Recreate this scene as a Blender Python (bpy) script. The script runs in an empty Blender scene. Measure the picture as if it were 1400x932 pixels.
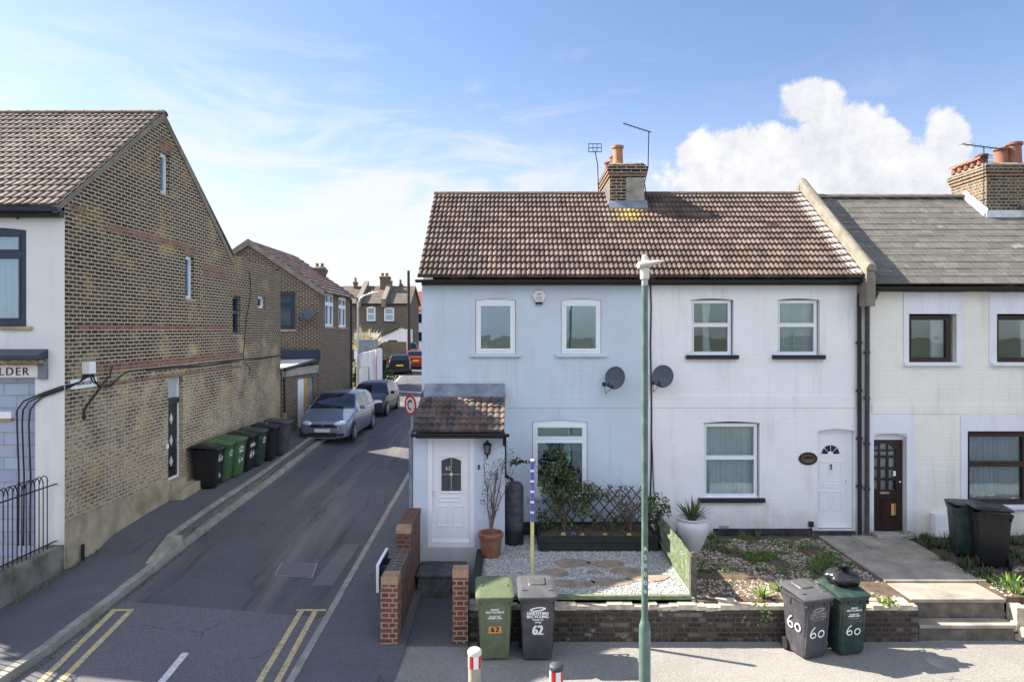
import bpy, bmesh, math, random
from mathutils import Vector, Matrix, noise
R = math.radians
rnd = random.Random(7)
F, CX, HY, H = 940.0, 700.0, 450.0, 4.8          # lens in pixels of a 1400 px wide picture, eye height 4.8 m
COL = bpy.context.scene.collection

def fx(px, D=14.1): return (px - CX) * D / F
def fz(py, D=14.1): return H - (py - HY) * D / F

# ---------------------------------------------------------------- terrain heights
def lerp_tab(tab, y):
    if y <= tab[0][0]: return tab[0][1]
    for (a, b), (c, d) in zip(tab, tab[1:]):
        if y <= c: return b + (d - b) * (y - a) / (c - a)
    return tab[-1][1]
ZL = [(7, .12), (9, .2), (12, .36), (15.3, .55), (18.6, .66), (22.6, .88), (30, 1.08), (50, 1.5), (90, 2.0)]
ZR = [(7, -.10), (9.4, -.05), (20.5, .52), (30, .95), (50, 1.5), (90, 2.0)]
XLT = [(9.3, -6.49), (24, -6.49), (31, -6.6), (50, -9.9), (90, -15)]
XRT = [(7, -3.08), (24, -3.08), (31, -3.3), (50, -5.3), (90, -9)]
def zL(y): return lerp_tab(ZL, y)
def zR(y): return lerp_tab(ZR, y)
def XL(y):
    if y < 9.3:
        t = min(1.3, 9.3 - y); return -6.49 - (1.3 - math.sqrt(max(0, 1.69 - t*t)))
    return lerp_tab(XLT, y)
def XR(y): return lerp_tab(XRT, y)
def road_z(x, y):
    a, b = lerp_tab(XLT, y), XR(y)
    t = min(1, max(0, (b - x) / (b - a)))
    return zR(y) * (1 - t) + zL(y) * t
def pavL(y): return zL(y) + (.11 if y < 13.2 else .11 + .12 * min(1, (y - 13.2) / .6))
def pavR(y): return zR(y) + .055
def gz(x, y):
    if x < XL(y): return pavL(y)
    if x < XR(y): return road_z(x, y)
    if x < -1.95: return pavR(y)
    return 0.0 if y < 10.6 else .6
def G(px, py, z=None):
    D = 12.0
    for i in range(80):
        x = (px - CX) * D / F
        h = H - (gz(x, D) if z is None else z)
        D = .6 * D + .4 * (F * h / (py - HY))
    return Vector(((px - CX) * D / F, D, H - (py - HY) * D / F))

# ---------------------------------------------------------------- mesh builder
class MB:
    def __init__(s): s.v, s.f, s.m, s.uv = [], [], [], {}
    def add(s, vs, fs, m=0, uv=None):
        b = len(s.v); s.v += [tuple(p) for p in vs]
        for i, f in enumerate(fs):
            if uv: s.uv[len(s.f)] = [uv[k] for k in f]
            s.f.append(tuple(b + k for k in f)); s.m.append(m)
        return s
    def box(s, x0, x1, y0, y1, z0, z1, m=0):
        return s.add([(x0,y0,z0),(x1,y0,z0),(x1,y1,z0),(x0,y1,z0),(x0,y0,z1),(x1,y0,z1),(x1,y1,z1),(x0,y1,z1)],
                     [(0,3,2,1),(4,5,6,7),(0,1,5,4),(1,2,6,5),(2,3,7,6),(3,0,4,7)], m)
    def hexa(s, p, m=0):
        return s.add(p, [(0,3,2,1),(4,5,6,7),(0,1,5,4),(1,2,6,5),(2,3,7,6),(3,0,4,7)], m)
    def mbox(s, M, sx, sy, sz, m=0):
        pts = [M @ Vector((a*sx/2, b*sy/2, c*sz/2)) for c in (-1,1) for a, b in ((-1,-1),(1,-1),(1,1),(-1,1))]
        return s.hexa(pts, m)
    def fbox(s, fr, u0, u1, z0, z1, n0, n1, m=0):
        return s.hexa([fr(u,z,n) for z in (z0,z1) for u, n in ((u0,n0),(u1,n0),(u1,n1),(u0,n1))], m)
    def poly(s, pts, m=0, uv=None): return s.add(pts, [tuple(range(len(pts)))], m, uv)
    def prism(s, poly, ax, a, b, m=0):
        def P(p, t): return {'x': (t, p[0], p[1]), 'y': (p[0], t, p[1]), 'z': (p[0], p[1], t)}[ax]
        n = len(poly)
        vs = [P(p, a) for p in poly] + [P(p, b) for p in poly]
        fs = [tuple(range(n))[::-1], tuple(range(n, 2*n))] + [(i, (i+1) % n, n+(i+1) % n, n+i) for i in range(n)]
        return s.add(vs, fs, m)
    def tube(s, pts, r, n=8, m=0):
        pts = [Vector(p) for p in pts]; rs = r if isinstance(r, (list, tuple)) else [r]*len(pts)
        rings = []; up = None
        for i, p in enumerate(pts):
            d = (pts[min(i+1, len(pts)-1)] - pts[max(i-1, 0)])
            d = d.normalized() if d.length > 1e-9 else Vector((0,0,1))
            if up is None: up = d.orthogonal().normalized()
            a = (up - d * up.dot(d)); a = a.normalized() if a.length > 1e-6 else d.orthogonal().normalized()
            up = a; b = d.cross(a)
            rings.append([p + (a*math.cos(2*math.pi*k/n) + b*math.sin(2*math.pi*k/n))*rs[i] for k in range(n)])
        return s.loft(rings, m)
    def loft(s, rings, m=0, cap0=True, cap1=True, closed=True):
        n = len(rings[0]); vs = [p for r in rings for p in r]; fs = []
        for i in range(len(rings)-1):
            for k in range(n if closed else n-1):
                k2 = (k+1) % n; fs.append((i*n+k, i*n+k2, (i+1)*n+k2, (i+1)*n+k))
        if cap0 and closed: fs.append(tuple(range(n))[::-1])
        if cap1 and closed: fs.append(tuple((len(rings)-1)*n + k for k in range(n)))
        return s.add(vs, fs, m)
    def lathe(s, prof, c=(0,0,0), n=20, m=0, sx=1, sy=1):
        rings = [[(c[0]+r*math.cos(2*math.pi*k/n)*sx, c[1]+r*math.sin(2*math.pi*k/n)*sy, c[2]+z) for k in range(n)] for r, z in prof]
        return s.loft(rings, m)
    def xf(s, M): s.v = [tuple(M @ Vector(p)) for p in s.v]; return s
    def build(s, name, mats, parent=None, smooth=False, recalc=True, bevel=0, weld=False):
        me = bpy.data.meshes.new(name)
        me.from_pydata(s.v, [], s.f)
        mats = mats if isinstance(mats, (list, tuple)) else [mats]
        for m in mats: me.materials.append(m)
        for i, p in enumerate(me.polygons): p.material_index = s.m[i]
        uvl = me.uv_layers.new(name='UVMap')
        me.update()
        for i, p in enumerate(me.polygons):
            if i in s.uv:
                for li, c in zip(p.loop_indices, s.uv[i]): uvl.data[li].uv = c
                continue
            n = p.normal; ax, ay, az = abs(n.x), abs(n.y), abs(n.z)
            for li in p.loop_indices:
                c = me.vertices[me.loops[li].vertex_index].co
                if az > .97: uvl.data[li].uv = (c.x, c.y)
                elif az > .25:
                    hz = Vector((-n.y, n.x, 0)).normalized(); sl = n.cross(hz)
                    uvl.data[li].uv = (c.dot(hz), c.dot(sl))
                elif ax > ay: uvl.data[li].uv = (c.y, c.z)
                else: uvl.data[li].uv = (c.x, c.z)
        if recalc or weld:
            bm = bmesh.new(); bm.from_mesh(me)
            if weld: bmesh.ops.remove_doubles(bm, verts=bm.verts, dist=1e-4)
            if recalc: bmesh.ops.recalc_face_normals(bm, faces=bm.faces)
            bm.to_mesh(me); bm.free()
        if smooth:
            me.shade_smooth()
            try: me.set_sharp_from_angle(angle=R(smooth if smooth is not True else 40))
            except Exception: pass
        o = bpy.data.objects.new(name, me); COL.objects.link(o)
        if parent is not None: o.parent = parent
        if bevel:
            b = o.modifiers.new('bevel', 'BEVEL'); b.width = bevel; b.segments = 2; b.limit_method = 'ANGLE'
        return o

def thing(name, label, cat, loc=(0,0,0), rz=0, group=None):
    o = bpy.data.objects.new(name, None); COL.objects.link(o); o.empty_display_size = .2
    o.location = loc; o.rotation_euler = (0, 0, rz); o['label'] = label; o['category'] = cat
    if group: o['group'] = group
    return o
def tag(o, label, cat, group=None):
    o['label'] = label; o['category'] = cat
    if group: o['group'] = group
    return o
def struct(o, kind='structure'): o['kind'] = kind; return o
def dup(root, loc, rz, label, group=None):
    r = root.copy(); COL.objects.link(r); r.location = loc; r.rotation_euler = (0, 0, rz); r['label'] = label
    if group: r['group'] = group
    for ch in list(root.children):
        c = ch.copy(); COL.objects.link(c); c.parent = r
        for g in list(ch.children):
            d = g.copy(); COL.objects.link(d); d.parent = c
    return r
def text(s, size, loc, rot, m, parent, name='lettering', ex=.001, sx=1, align='CENTER', spacing=1.0, bold=0):
    c = bpy.data.curves.new(name, 'FONT'); c.body = s; c.size = size; c.extrude = ex; c.align_x = align; c.align_y = 'CENTER'
    c.space_character = spacing
    c.materials.append(m)
    tmp = bpy.data.objects.new('tmp', c); me = bpy.data.meshes.new_from_object(tmp); bpy.data.objects.remove(tmp)
    me.name = name
    if bold:
        bm = bmesh.new(); bm.from_mesh(me); g0 = bm.verts[:] + bm.edges[:] + bm.faces[:]
        for i, dx in enumerate((-bold*2, -bold, bold, bold*2)):
            r_ = bmesh.ops.duplicate(bm, geom=g0); vv = [v for v in r_['geom'] if isinstance(v, bmesh.types.BMVert)]
            bmesh.ops.translate(bm, verts=vv, vec=(dx, 0, -.00025*(i+1)))
        bm.to_mesh(me); bm.free()
    o = bpy.data.objects.new(name, me); COL.objects.link(o); o.location = loc; o.rotation_euler = rot; o.scale = (sx, 1, 1)
    if parent is not None: o.parent = parent
    return o

# ---------------------------------------------------------------- materials
class NT:
    def __init__(s, m):
        m.use_nodes = True; s.t = m.node_tree; s.t.nodes.clear()
    def n(s, typ, **kw):
        nd = s.t.nodes.new(typ)
        for k, v in kw.items():
            if k.startswith('_'): setattr(nd, k[1:], v)
            else: s.set(nd.inputs[k.replace('__', ' ')], v)
        return nd
    def set(s, inp, v):
        if hasattr(v, 'is_linked') or isinstance(v, bpy.types.NodeSocket): s.t.links.new(v, inp)
        else:
            if inp.type == 'RGBA' and len(v) == 3: v = (*v, 1)
            inp.default_value = v
    def math(s, op, a, b=None, c=None, clamp=False):
        nd = s.t.nodes.new('ShaderNodeMath'); nd.operation = op; nd.use_clamp = clamp
        for i, v in enumerate((a, b, c)):
            if v is not None: s.set(nd.inputs[i], v)
        return nd.outputs[0]
    def mix(s, f, a, b, mode='MIX'):
        nd = s.t.nodes.new('ShaderNodeMix'); nd.data_type = 'RGBA'; nd.blend_type = mode
        s.set(nd.inputs[0], f); s.set(nd.inputs[6], a); s.set(nd.inputs[7], b)
        return nd.outputs[2]
    def uv(s): return s.n('ShaderNodeTexCoord').outputs['UV']
    def obj(s): return s.n('ShaderNodeNewGeometry').outputs['Position']
    def noise(s, vec, scale, detail=4, rough=.55, dist=0):
        nd = s.n('ShaderNodeTexNoise', Scale=scale, Detail=detail, Roughness=rough, Distortion=dist)
        s.t.links.new(vec, nd.inputs['Vector']); return nd.outputs['Fac']
    def ramp(s, f, a, b, lo=0., hi=1.):
        nd = s.n('ShaderNodeMapRange', _clamp=True)
        s.set(nd.inputs[0], f); nd.inputs[1].default_value = a; nd.inputs[2].default_value = b
        nd.inputs[3].default_value = lo; nd.inputs[4].default_value = hi
        return nd.outputs[0]
    def out(s, bsdf): 
        o = s.t.nodes.new('ShaderNodeOutputMaterial'); s.t.links.new(bsdf, o.inputs[0])
    def pbr(s, col, rough=.8, metal=0, bump=None, bstr=.3, bdist=.01, spec=.4, coat=0):
        p = s.n('ShaderNodeBsdfPrincipled'); s.set(p.inputs['Base Color'], col); s.set(p.inputs['Roughness'], rough)
        p.inputs['Metallic'].default_value = metal; p.inputs['Specular IOR Level'].default_value = spec
        p.inputs['Coat Weight'].default_value = coat; p.inputs['Coat Roughness'].default_value = .05
        if bump is not None:
            b = s.n('ShaderNodeBump', Strength=bstr, Distance=bdist); s.t.links.new(bump, b.inputs['Height'])
            s.t.links.new(b.outputs[0], p.inputs['Normal'])
        s.out(p.outputs[0]); return p

def plain(name, col, rough=.6, metal=0, var=.12, scale=8, bump=.0, coat=0, dirt=None, dscale=1.5, damt=.4, spec=.4):
    m = bpy.data.materials.new(name); t = NT(m); P = t.obj()
    f = t.noise(P, scale, 5)
    lo = tuple(c*(1-var) for c in col); hi = tuple(min(1, c*(1+var)) for c in col)
    c = t.mix(t.ramp(f, .3, .7), lo, hi)
    if dirt:
        c = t.mix(t.math('MULTIPLY', t.ramp(t.noise(P, dscale, 7, .65), .48, .72), damt), c, dirt)
    t.pbr(c, rough, metal, t.noise(P, 60, 4) if bump else None, bump, .01, spec, coat)
    return m

def brick(name, c1, c2, mort, w=.225, h=.076, ms=.012, extra=None, smear=None, smear_c=None, smear_rng=(.5,.65), squash=.5, rough=.85, bump=.7, stain=None, var=.35, bias=0.0, scale_u=1, soot=None):
    m = bpy.data.materials.new(name); t = NT(m); uv = t.uv()
    nz = t.n('ShaderNodeTexNoise', Scale=6., Detail=3.); t.t.links.new(uv, nz.inputs['Vector'])
    vm = t.n('ShaderNodeVectorMath', _operation='SCALE'); vm2 = t.n('ShaderNodeVectorMath', _operation='ADD'); vs = t.n('ShaderNodeVectorMath', _operation='SUBTRACT')
    t.t.links.new(nz.outputs['Color'], vs.inputs[0]); vs.inputs[1].default_value = (.5,.5,.5)
    t.t.links.new(vs.outputs[0], vm.inputs[0]); vm.inputs['Scale'].default_value = .022
    t.t.links.new(uv, vm2.inputs[0]); t.t.links.new(vm.outputs[0], vm2.inputs[1])
    b = t.n('ShaderNodeTexBrick', _offset=.5, _squash=squash, _squash_frequency=2, Scale=1.0, Mortar__Size=ms, Mortar__Smooth=.15, Bias=bias, Brick__Width=w, Row__Height=h)
    b.inputs['Color1'].default_value = (0,0,0,1); b.inputs['Color2'].default_value = (1,1,1,1); b.inputs['Mortar'].default_value = (.5,.5,.5,1)
    t.t.links.new(vm2.outputs[0], b.inputs['Vector'])
    rnd_ = b.outputs['Color']; mf = b.outputs['Fac']
    col = t.mix(rnd_, c1, c2)
    if extra: # a share of the bricks in another colour
        col = t.mix(t.ramp(rnd_, .80, .84), col, extra)
    fn = t.noise(uv, 25, 5, .7)
    col = t.mix(t.ramp(fn, .25, .75, 0, var), col, (.02,.018,.015))
    P = t.obj()
    if smear is not None:
        sn = t.noise(P, smear, 7, .68)
        if callable(smear_c): sm = smear_c(t, P, sn)
        else: sm = t.ramp(sn, *smear_rng)
        fine = t.ramp(t.noise(uv, 14, 5, .7), .35, .65)
        sm = t.math('MULTIPLY', sm, fine)
        col = t.mix(sm, col, mort)
    if soot: col = t.mix(t.ramp(t.noise(P, .75, 7, .68), soot[0]-.08, soot[1]-.06, 0, soot[2]), col, (.02,.016,.014))
    mcol = t.mix(t.ramp(t.noise(uv, 9, 5, .7), .3, .75, 0, .75), mort, tuple(c*.45 for c in mort))
    col = t.mix(mf, col, mcol)
    if stain:
        col = t.mix(t.math('MULTIPLY', t.ramp(t.noise(P, stain[1], 6, .65), stain[2], stain[3]), stain[4]), col, stain[0])

    hgt = t.math('SUBTRACT', t.math('MULTIPLY', fn, .4), mf)
    t.pbr(col, rough, 0, hgt, bump, .012)
    return m

def tilemat(name, c1, c2, tw, th, lichen=None, lich_amt=(.62,.72), dark=(.03,.028,.03), extra=None, ms=0.0, pos=None, white=0.25):
    m = bpy.data.materials.new(name); t = NT(m); uv = t.uv()
    b = t.n('ShaderNodeTexBrick', _offset=0.5 if ms else 0.0, _squash=1.0, Scale=1.0, Mortar__Size=ms, Mortar__Smooth=0., Bias=0., Brick__Width=tw, Row__Height=th)
    b.inputs['Color1'].default_value = (0,0,0,1); b.inputs['Color2'].default_value = (1,1,1,1); b.inputs['Mortar'].default_value = (.5,.5,.5,1)
    t.t.links.new(uv, b.inputs['Vector'])
    col = t.mix(b.outputs['Color'], c1, c2)
    fn = t.noise(uv, 18, 6, .7)
    col = t.mix(t.ramp(fn, .35, .75, 0, .55), col, tuple(c*.45 for c in c1))
    col = t.mix(t.ramp(t.noise(uv, 1.3, 5, .6), .4, .75, 0, .4), col, dark)
    if white: col = t.mix(t.ramp(t.noise(uv, 30, 3, .8), .66, .72, 0, white*2), col, (.6,.58,.52))
    if lichen:
        col = t.mix(t.ramp(t.math('ADD', t.noise(uv, 2.2, 6, .7), t.math('MULTIPLY', t.noise(uv, 22, 4, .7), .25)), lich_amt[0]+.14, lich_amt[1]+.14, 0, .8), col, lichen)
    if pos: # lichen colony below the chimney (world place, radius)
        vd = t.n('ShaderNodeVectorMath', _operation='DISTANCE'); t.t.links.new(t.obj(), vd.inputs[0]); vd.inputs[1].default_value = pos[0]
        d = t.math('SUBTRACT', 1.0, t.math('DIVIDE', vd.outputs['Value'], pos[1]))
        d = t.math('ADD', d, t.math('MULTIPLY', t.math('SUBTRACT', t.noise(uv, 7, 5, .7), .5), 2.4))
        col = t.mix(t.ramp(d, .35, .75, 0, .85), col, pos[2])
    if ms: col = t.mix(b.outputs['Fac'], col, (.02,.02,.022))
    t.pbr(col, .8, 0, fn, .5, .01)
    return m

def asphalt(name, c, patch=None, speck=.35, stain=.4, tracks=False):
    m = bpy.data.materials.new(name); t = NT(m); P = t.obj()
    v = t.n('ShaderNodeTexVoronoi', Scale=85.); t.t.links.new(P, v.inputs['Vector'])
    sp = t.ramp(v.outputs['Distance'], 0, .7)
    bw = t.n('ShaderNodeRGBToBW'); t.t.links.new(v.outputs['Color'], bw.inputs[0])
    col = t.mix(t.ramp(bw.outputs[0], .3, .9, 0, speck), c, tuple(min(1, k*2.3+.03) for k in c))
    col = t.mix(t.ramp(t.noise(P, .9, 7, .62), .38, .72, 0, stain), col, tuple(k*.55 for k in c))
    col = t.mix(t.ramp(t.noise(P, .35, 6, .6), .5, .75, 0, stain), col, tuple(k*1.6 for k in c))
    if tracks:
        mp0 = t.n('ShaderNodeMapping'); mp0.inputs['Scale'].default_value = (1.6, .10, 1); t.t.links.new(P, mp0.inputs[0])
        col = t.mix(t.ramp(t.noise(mp0.outputs[0], 1.0, 7, .62, .4), .50, .68, 0, .65), col, (.20,.185,.17))
        mp1 = t.n('ShaderNodeMapping'); mp1.inputs['Scale'].default_value = (3.0, .35, 1); mp1.inputs['Location'].default_value = (5, 2, 0); t.t.links.new(P, mp1.inputs[0])
        col = t.mix(t.ramp(t.noise(mp1.outputs[0], 1.0, 8, .7, .6), .56, .70, 0, .7), col, (.03,.03,.034))
    # worn pale dust in blotches
    col = t.mix(t.ramp(t.noise(P, 3.2, 8, .75), .62, .8, 0, .5), col, tuple(k*1.9+.02 for k in c))
    cr = t.n('ShaderNodeTexVoronoi', _feature='DISTANCE_TO_EDGE', Scale=.55)
    mp = t.n('ShaderNodeVectorMath', _operation='ADD'); nn = t.n('ShaderNodeTexNoise', Scale=3., Detail=4.); t.t.links.new(P, nn.inputs['Vector'])
    t.t.links.new(P, mp.inputs[0]); sc = t.n('ShaderNodeVectorMath', _operation='SCALE'); sc.inputs['Scale'].default_value = .35
    t.t.links.new(nn.outputs['Color'], sc.inputs[0]); t.t.links.new(sc.outputs[0], mp.inputs[1]); t.t.links.new(mp.outputs[0], cr.inputs['Vector'])
    col = t.mix(t.math('MULTIPLY', t.ramp(cr.outputs['Distance'], .0, .010, .6, 0), t.ramp(t.noise(P, .6, 3), .55, .62)), col, (.012,.012,.012))
    t.pbr(col, .85, 0, t.math('ADD', sp, t.noise(P, 40, 4)), .35, .006)
    return m

def render_wall(name, col, coursed=0, dirt=(.35,.33,.28), damt=.42, rough=.75):
    m = bpy.data.materials.new(name); t = NT(m); P = t.obj(); uv = t.uv()
    c = t.mix(t.ramp(t.noise(P, 1.2, 6, .6), .35, .7), tuple(k*.93 for k in col), col)
    mp = t.n('ShaderNodeMapping'); mp.inputs['Scale'].default_value = (2.2, 2.2, .28); t.t.links.new(P, mp.inputs[0])
    c = t.mix(t.ramp(t.noise(mp.outputs[0], 1.5, 8, .7), .52, .8, 0, damt), c, dirt)
    c = t.mix(t.ramp(t.noise(P, 14, 6, .75), .64, .78, 0, damt*1.2), c, tuple(k*.7 for k in col))
    c = t.mix(t.ramp(t.noise(P, .55, 5, .6), .52, .66, 0, .10), c, (.55,.5,.42))
    cr = t.n('ShaderNodeTexVoronoi', _feature='DISTANCE_TO_EDGE', Scale=.8); nn = t.n('ShaderNodeTexNoise', Scale=2.5, Detail=6.); t.t.links.new(P, nn.inputs['Vector'])
    sc = t.n('ShaderNodeVectorMath', _operation='SCALE'); sc.inputs['Scale'].default_value = .7; t.t.links.new(nn.outputs['Color'], sc.inputs[0])
    ad = t.n('ShaderNodeVectorMath', _operation='ADD'); t.t.links.new(P, ad.inputs[0]); t.t.links.new(sc.outputs[0], ad.inputs[1]); t.t.links.new(ad.outputs[0], cr.inputs['Vector'])
    c = t.mix(t.math('MULTIPLY', t.ramp(cr.outputs['Distance'], 0, .004, .28, 0), t.ramp(t.noise(P, .8, 3), .52, .58)), c, (.2,.2,.2))
    hgt = t.noise(uv, 45, 5, .7)
    zz = t.n('ShaderNodeSeparateXYZ', Vector=P).outputs[2]
    c = t.mix(t.math('MULTIPLY', t.ramp(t.math('ADD', zz, t.math('MULTIPLY', t.noise(P, 3, 6, .7), -.9)), .05, .75, .55, 0), 1.0), c, (.30,.27,.22))
    if coursed:
        b = t.n('ShaderNodeTexBrick', _offset=.5, _squash=.5, _squash_frequency=2, Scale=1.0, Mortar__Size=.008, Mortar__Smooth=.6, Brick__Width=.225, Row__Height=.076)
        t.t.links.new(uv, b.inputs['Vector'])
        hgt = t.math('SUBTRACT', t.math('MULTIPLY', hgt, .25), t.math('MULTIPLY', b.outputs['Fac'], coursed))
        c = t.mix(t.math('MULTIPLY', b.outputs['Fac'], .10*coursed), c, tuple(k*.6 for k in col))
    t.pbr(c, rough, 0, hgt, .55, .008)
    return m

def glassmat(name, refl=.35, tint=(.75,.82,.85)):
    m = bpy.data.materials.new(name); t = NT(m)
    g = t.n('ShaderNodeBsdfGlossy', Color=(*tint, 1), Roughness=.015)
    nz = t.noise(t.obj(), 1.6, 2); b = t.n('ShaderNodeBump', Strength=.05, Distance=.05); t.t.links.new(nz, b.inputs['Height']); t.t.links.new(b.outputs[0], g.inputs['Normal'])
    tr = t.n('ShaderNodeBsdfTransparent', Color=(.90,.93,.94,1))
    lw = t.n('ShaderNodeLayerWeight', Blend=.35)
    f = t.math('MAXIMUM', refl, lw.outputs['Fresnel'])
    mx = t.n('ShaderNodeMixShader'); t.t.links.new(f, mx.inputs[0]); t.t.links.new(tr.outputs[0], mx.inputs[1]); t.t.links.new(g.outputs[0], mx.inputs[2])
    t.out(mx.outputs[0]); return m

def leafmat(name, c1, c2):
    m = bpy.data.materials.new(name); t = NT(m); P = t.obj()
    c = t.mix(t.ramp(t.noise(P, 9, 3), .35, .65), c1, c2)
    c = t.mix(t.ramp(t.noise(P, 70, 2), .4, .6, 0, .4), c, tuple(k*1.5 for k in c2))
    p = t.pbr(c, .5); p.inputs['Subsurface Weight'].default_value = 0
    return m

M = {}
M['render62'] = render_wall('pale_blue_render', (.60,.675,.775), 0)
M['render60'] = render_wall('white_painted_brick', (.87,.875,.89), .45)
M['render58'] = render_wall('cream_painted_brick', (.86,.845,.775), .7)
M['lilac'] = render_wall('white_smooth_surround', (.78,.81,.87), 0)
M['renderL'] = render_wall('white_cracked_render', (.76,.76,.76), 0, damt=.3)
M['upvc'] = plain('white_upvc', (.80,.82,.85), .35, var=.02)
M['upvc_old'] = plain('offwhite_upvc', (.70,.70,.68), .45, var=.04)
M['navy'] = plain('navy_frame', (.03,.045,.075), .4, var=.1)
M['brownframe'] = plain('brown_frame', (.035,.018,.015), .4, var=.2)
M['blackpaint'] = plain('black_paint', (.018,.018,.022), .5, var=.3)
M['plinth'] = plain('dark_plinth_paint', (.02,.022,.03), .6, var=.3, dirt=(.15,.14,.12), damt=.4, dscale=4)
M['blackplastic'] = plain('black_plastic', (.02,.02,.023), .42, var=.2)
M['greypipe'] = plain('dark_grey_pipe', (.05,.055,.065), .5, var=.3, dirt=(.2,.2,.19), damt=.3, dscale=6)
M['lead'] = plain('lead_flashing', (.20,.23,.28), .5, metal=.2, var=.25, scale=3, dirt=(.4,.42,.45), damt=.5)
M['glass'] = glassmat('window_glass', .24, (.58,.78,.98))
M['glass_dark'] = glassmat('dark_window_glass', .12, (.6,.65,.7))
M['glass_clear'] = glassmat('clear_window_glass', .12, (.70,.86,.98))
M['steprise'] = plain('shade_toned_stone', (.13,.115,.095), .9, var=.4, scale=6, bump=.5, dirt=(.05,.05,.045), damt=.7, dscale=4)  # dark base puts the risers' shade into the colour; blotches are dirt
M['curtain'] = plain('curtain_cloth', (.85,.86,.84), .9, var=.08, scale=3)
M['curtain2'] = plain('dull_curtain_cloth', (.55,.60,.62), .9, var=.1, scale=3)
M['blind'] = plain('grey_blind', (.35,.42,.45), .8, var=.05)
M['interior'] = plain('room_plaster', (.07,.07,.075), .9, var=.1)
M['concrete'] = plain('concrete', (.36,.34,.30), .9, var=.25, scale=5, bump=.5, dirt=(.12,.12,.09), damt=.6, dscale=2)
M['coping'] = plain('cement_coping', (.23,.205,.17), .9, var=.22, scale=4, bump=.6, dirt=(.14,.13,.10), damt=.6, dscale=3)
M['slab'] = plain('paving_slab', (.32,.285,.235), .9, var=.25, scale=3, bump=.4, dirt=(.10,.10,.08), damt=.6, dscale=2.2)
M['kerbstone'] = plain('kerb_stone', (.30,.29,.26), .85, var=.3, scale=6, bump=.5, dirt=(.10,.10,.07), damt=.7, dscale=3)
M['stockbrick'] = brick('london_stock_brick', (.014,.010,.009), (.095,.062,.036), (.60,.50,.35), ms=.0118, var=.3, soot=(.56,.72,.75), squash=1.0,
    smear=1.1, smear_c=lambda t, P, sn: t.ramp(t.math('SUBTRACT', sn, t.math('MULTIPLY', t.math('SUBTRACT', t.n('ShaderNodeSeparateXYZ', Vector=P).outputs[2], 3.6), .115)), .41, .60), stain=((.52,.37,.14), 1.1, .54, .70, .45))
M['stockdark'] = brick('sooty_stock_brick', (.016,.011,.009), (.11,.07,.045), (.48,.39,.30), ms=.012, var=.3, soot=(.52,.7,.7), squash=1.0, smear=1.5, smear_rng=(.66,.8))
M['stockchim'] = brick('chimney_stock_brick', (.04,.03,.022), (.19,.13,.07), (.34,.30,.23), ms=.012)
M['farbrick'] = brick('brown_far_brick', (.10,.08,.055), (.19,.15,.10), (.24,.21,.17), ms=.01)
M['redcourse'] = brick('red_course_brick', (.13,.045,.025), (.30,.11,.055), (.33,.27,.2), ms=.011, smear=2.5, smear_rng=(.45,.75))
M['redbrick'] = brick('red_garden_brick', (.14,.042,.032), (.26,.08,.05), (.42,.33,.24), ms=.011, squash=.5, var=.3)
M['redbrick_old'] = brick('old_red_wall_brick', (.12,.04,.032), (.24,.085,.06), (.20,.15,.12), ms=.009, var=.5)
M['capbrick'] = brick('sandy_cap_brick', (.34,.20,.11), (.44,.29,.17), (.45,.4,.33), w=.24, h=.2, ms=.008, squash=1, var=.2)
M['soldier'] = brick('dark_soldier_brick', (.05,.035,.03), (.13,.08,.065), (.28,.26,.24), w=.235, h=.076, ms=.011, squash=1, var=.4)
M['gardenwall'] = brick('blackened_garden_brick', (.035,.029,.026), (.12,.085,.065), (.10,.085,.07), ms=.011, extra=(.22,.19,.15), smear=2.2, smear_rng=(.5,.66), stain=((.42,.38,.30), 6, .60, .70, .75), var=.7, soot=(.5,.66,.5), bump=1.0)
M['wallcap'] = plain('crumbling_cement_cap', (.50,.44,.33), .95, var=.3, scale=9, bump=.9, dirt=(.16,.14,.10), damt=.7, dscale=6)
M['plinthrender'] = plain('stained_cement_plinth', (.36,.31,.22), .9, var=.25, scale=2.5, bump=.5, dirt=(.18,.14,.07), damt=.7, dscale=1.6)
M['bluebrick'] = brick('concrete_blockwork', (.33,.40,.56), (.42,.48,.62), (.40,.38,.34), w=.45, h=.225, ms=.012, squash=1, var=.15)
M['rooftile'] = tilemat('brown_roof_tile', (.085,.060,.050), (.215,.155,.125), .2, .25, lichen=(.40,.31,.10), lich_amt=(.66,.74), pos=((2.72,15.95,7.4), .62, (.40,.30,.07)))
M['rooftileL'] = tilemat('weathered_roof_tile', (.10,.075,.06), (.24,.185,.15), .2, .25, lichen=(.36,.27,.08), lich_amt=(.6,.72))
M['porchtile'] = tilemat('mossy_porch_tile', (.06,.045,.04), (.24,.15,.115), .125, .24, lichen=(.12,.12,.13), lich_amt=(.45,.6), white=.6)
M['slate'] = tilemat('grey_slate', (.13,.125,.108), (.20,.19,.168), .27, .2, lichen=(.45,.45,.40), lich_amt=(.60,.70), ms=.004, dark=(.15,.14,.13), white=.1)
M['farslate'] = tilemat('brown_grey_slate', (.16,.13,.11), (.23,.19,.16), .3, .25, ms=.005)
M['terracotta'] = plain('terracotta', (.27,.11,.07), .75, var=.25, scale=7, dirt=(.12,.08,.06), damt=.5, dscale=5)
M['orangepot'] = plain('orange_clay', (.42,.20,.10), .75, var=.2, scale=7, dirt=(.2,.12,.07), damt=.4, dscale=5)
M['darkpot'] = plain('sooty_clay', (.27,.10,.07), .75, var=.3, scale=7)
M['potglaze'] = plain('white_stone_urn', (.62,.62,.62), .55, var=.08)
M['asphalt'] = asphalt('side_road_asphalt', (.080,.079,.088), tracks=True)
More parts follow.
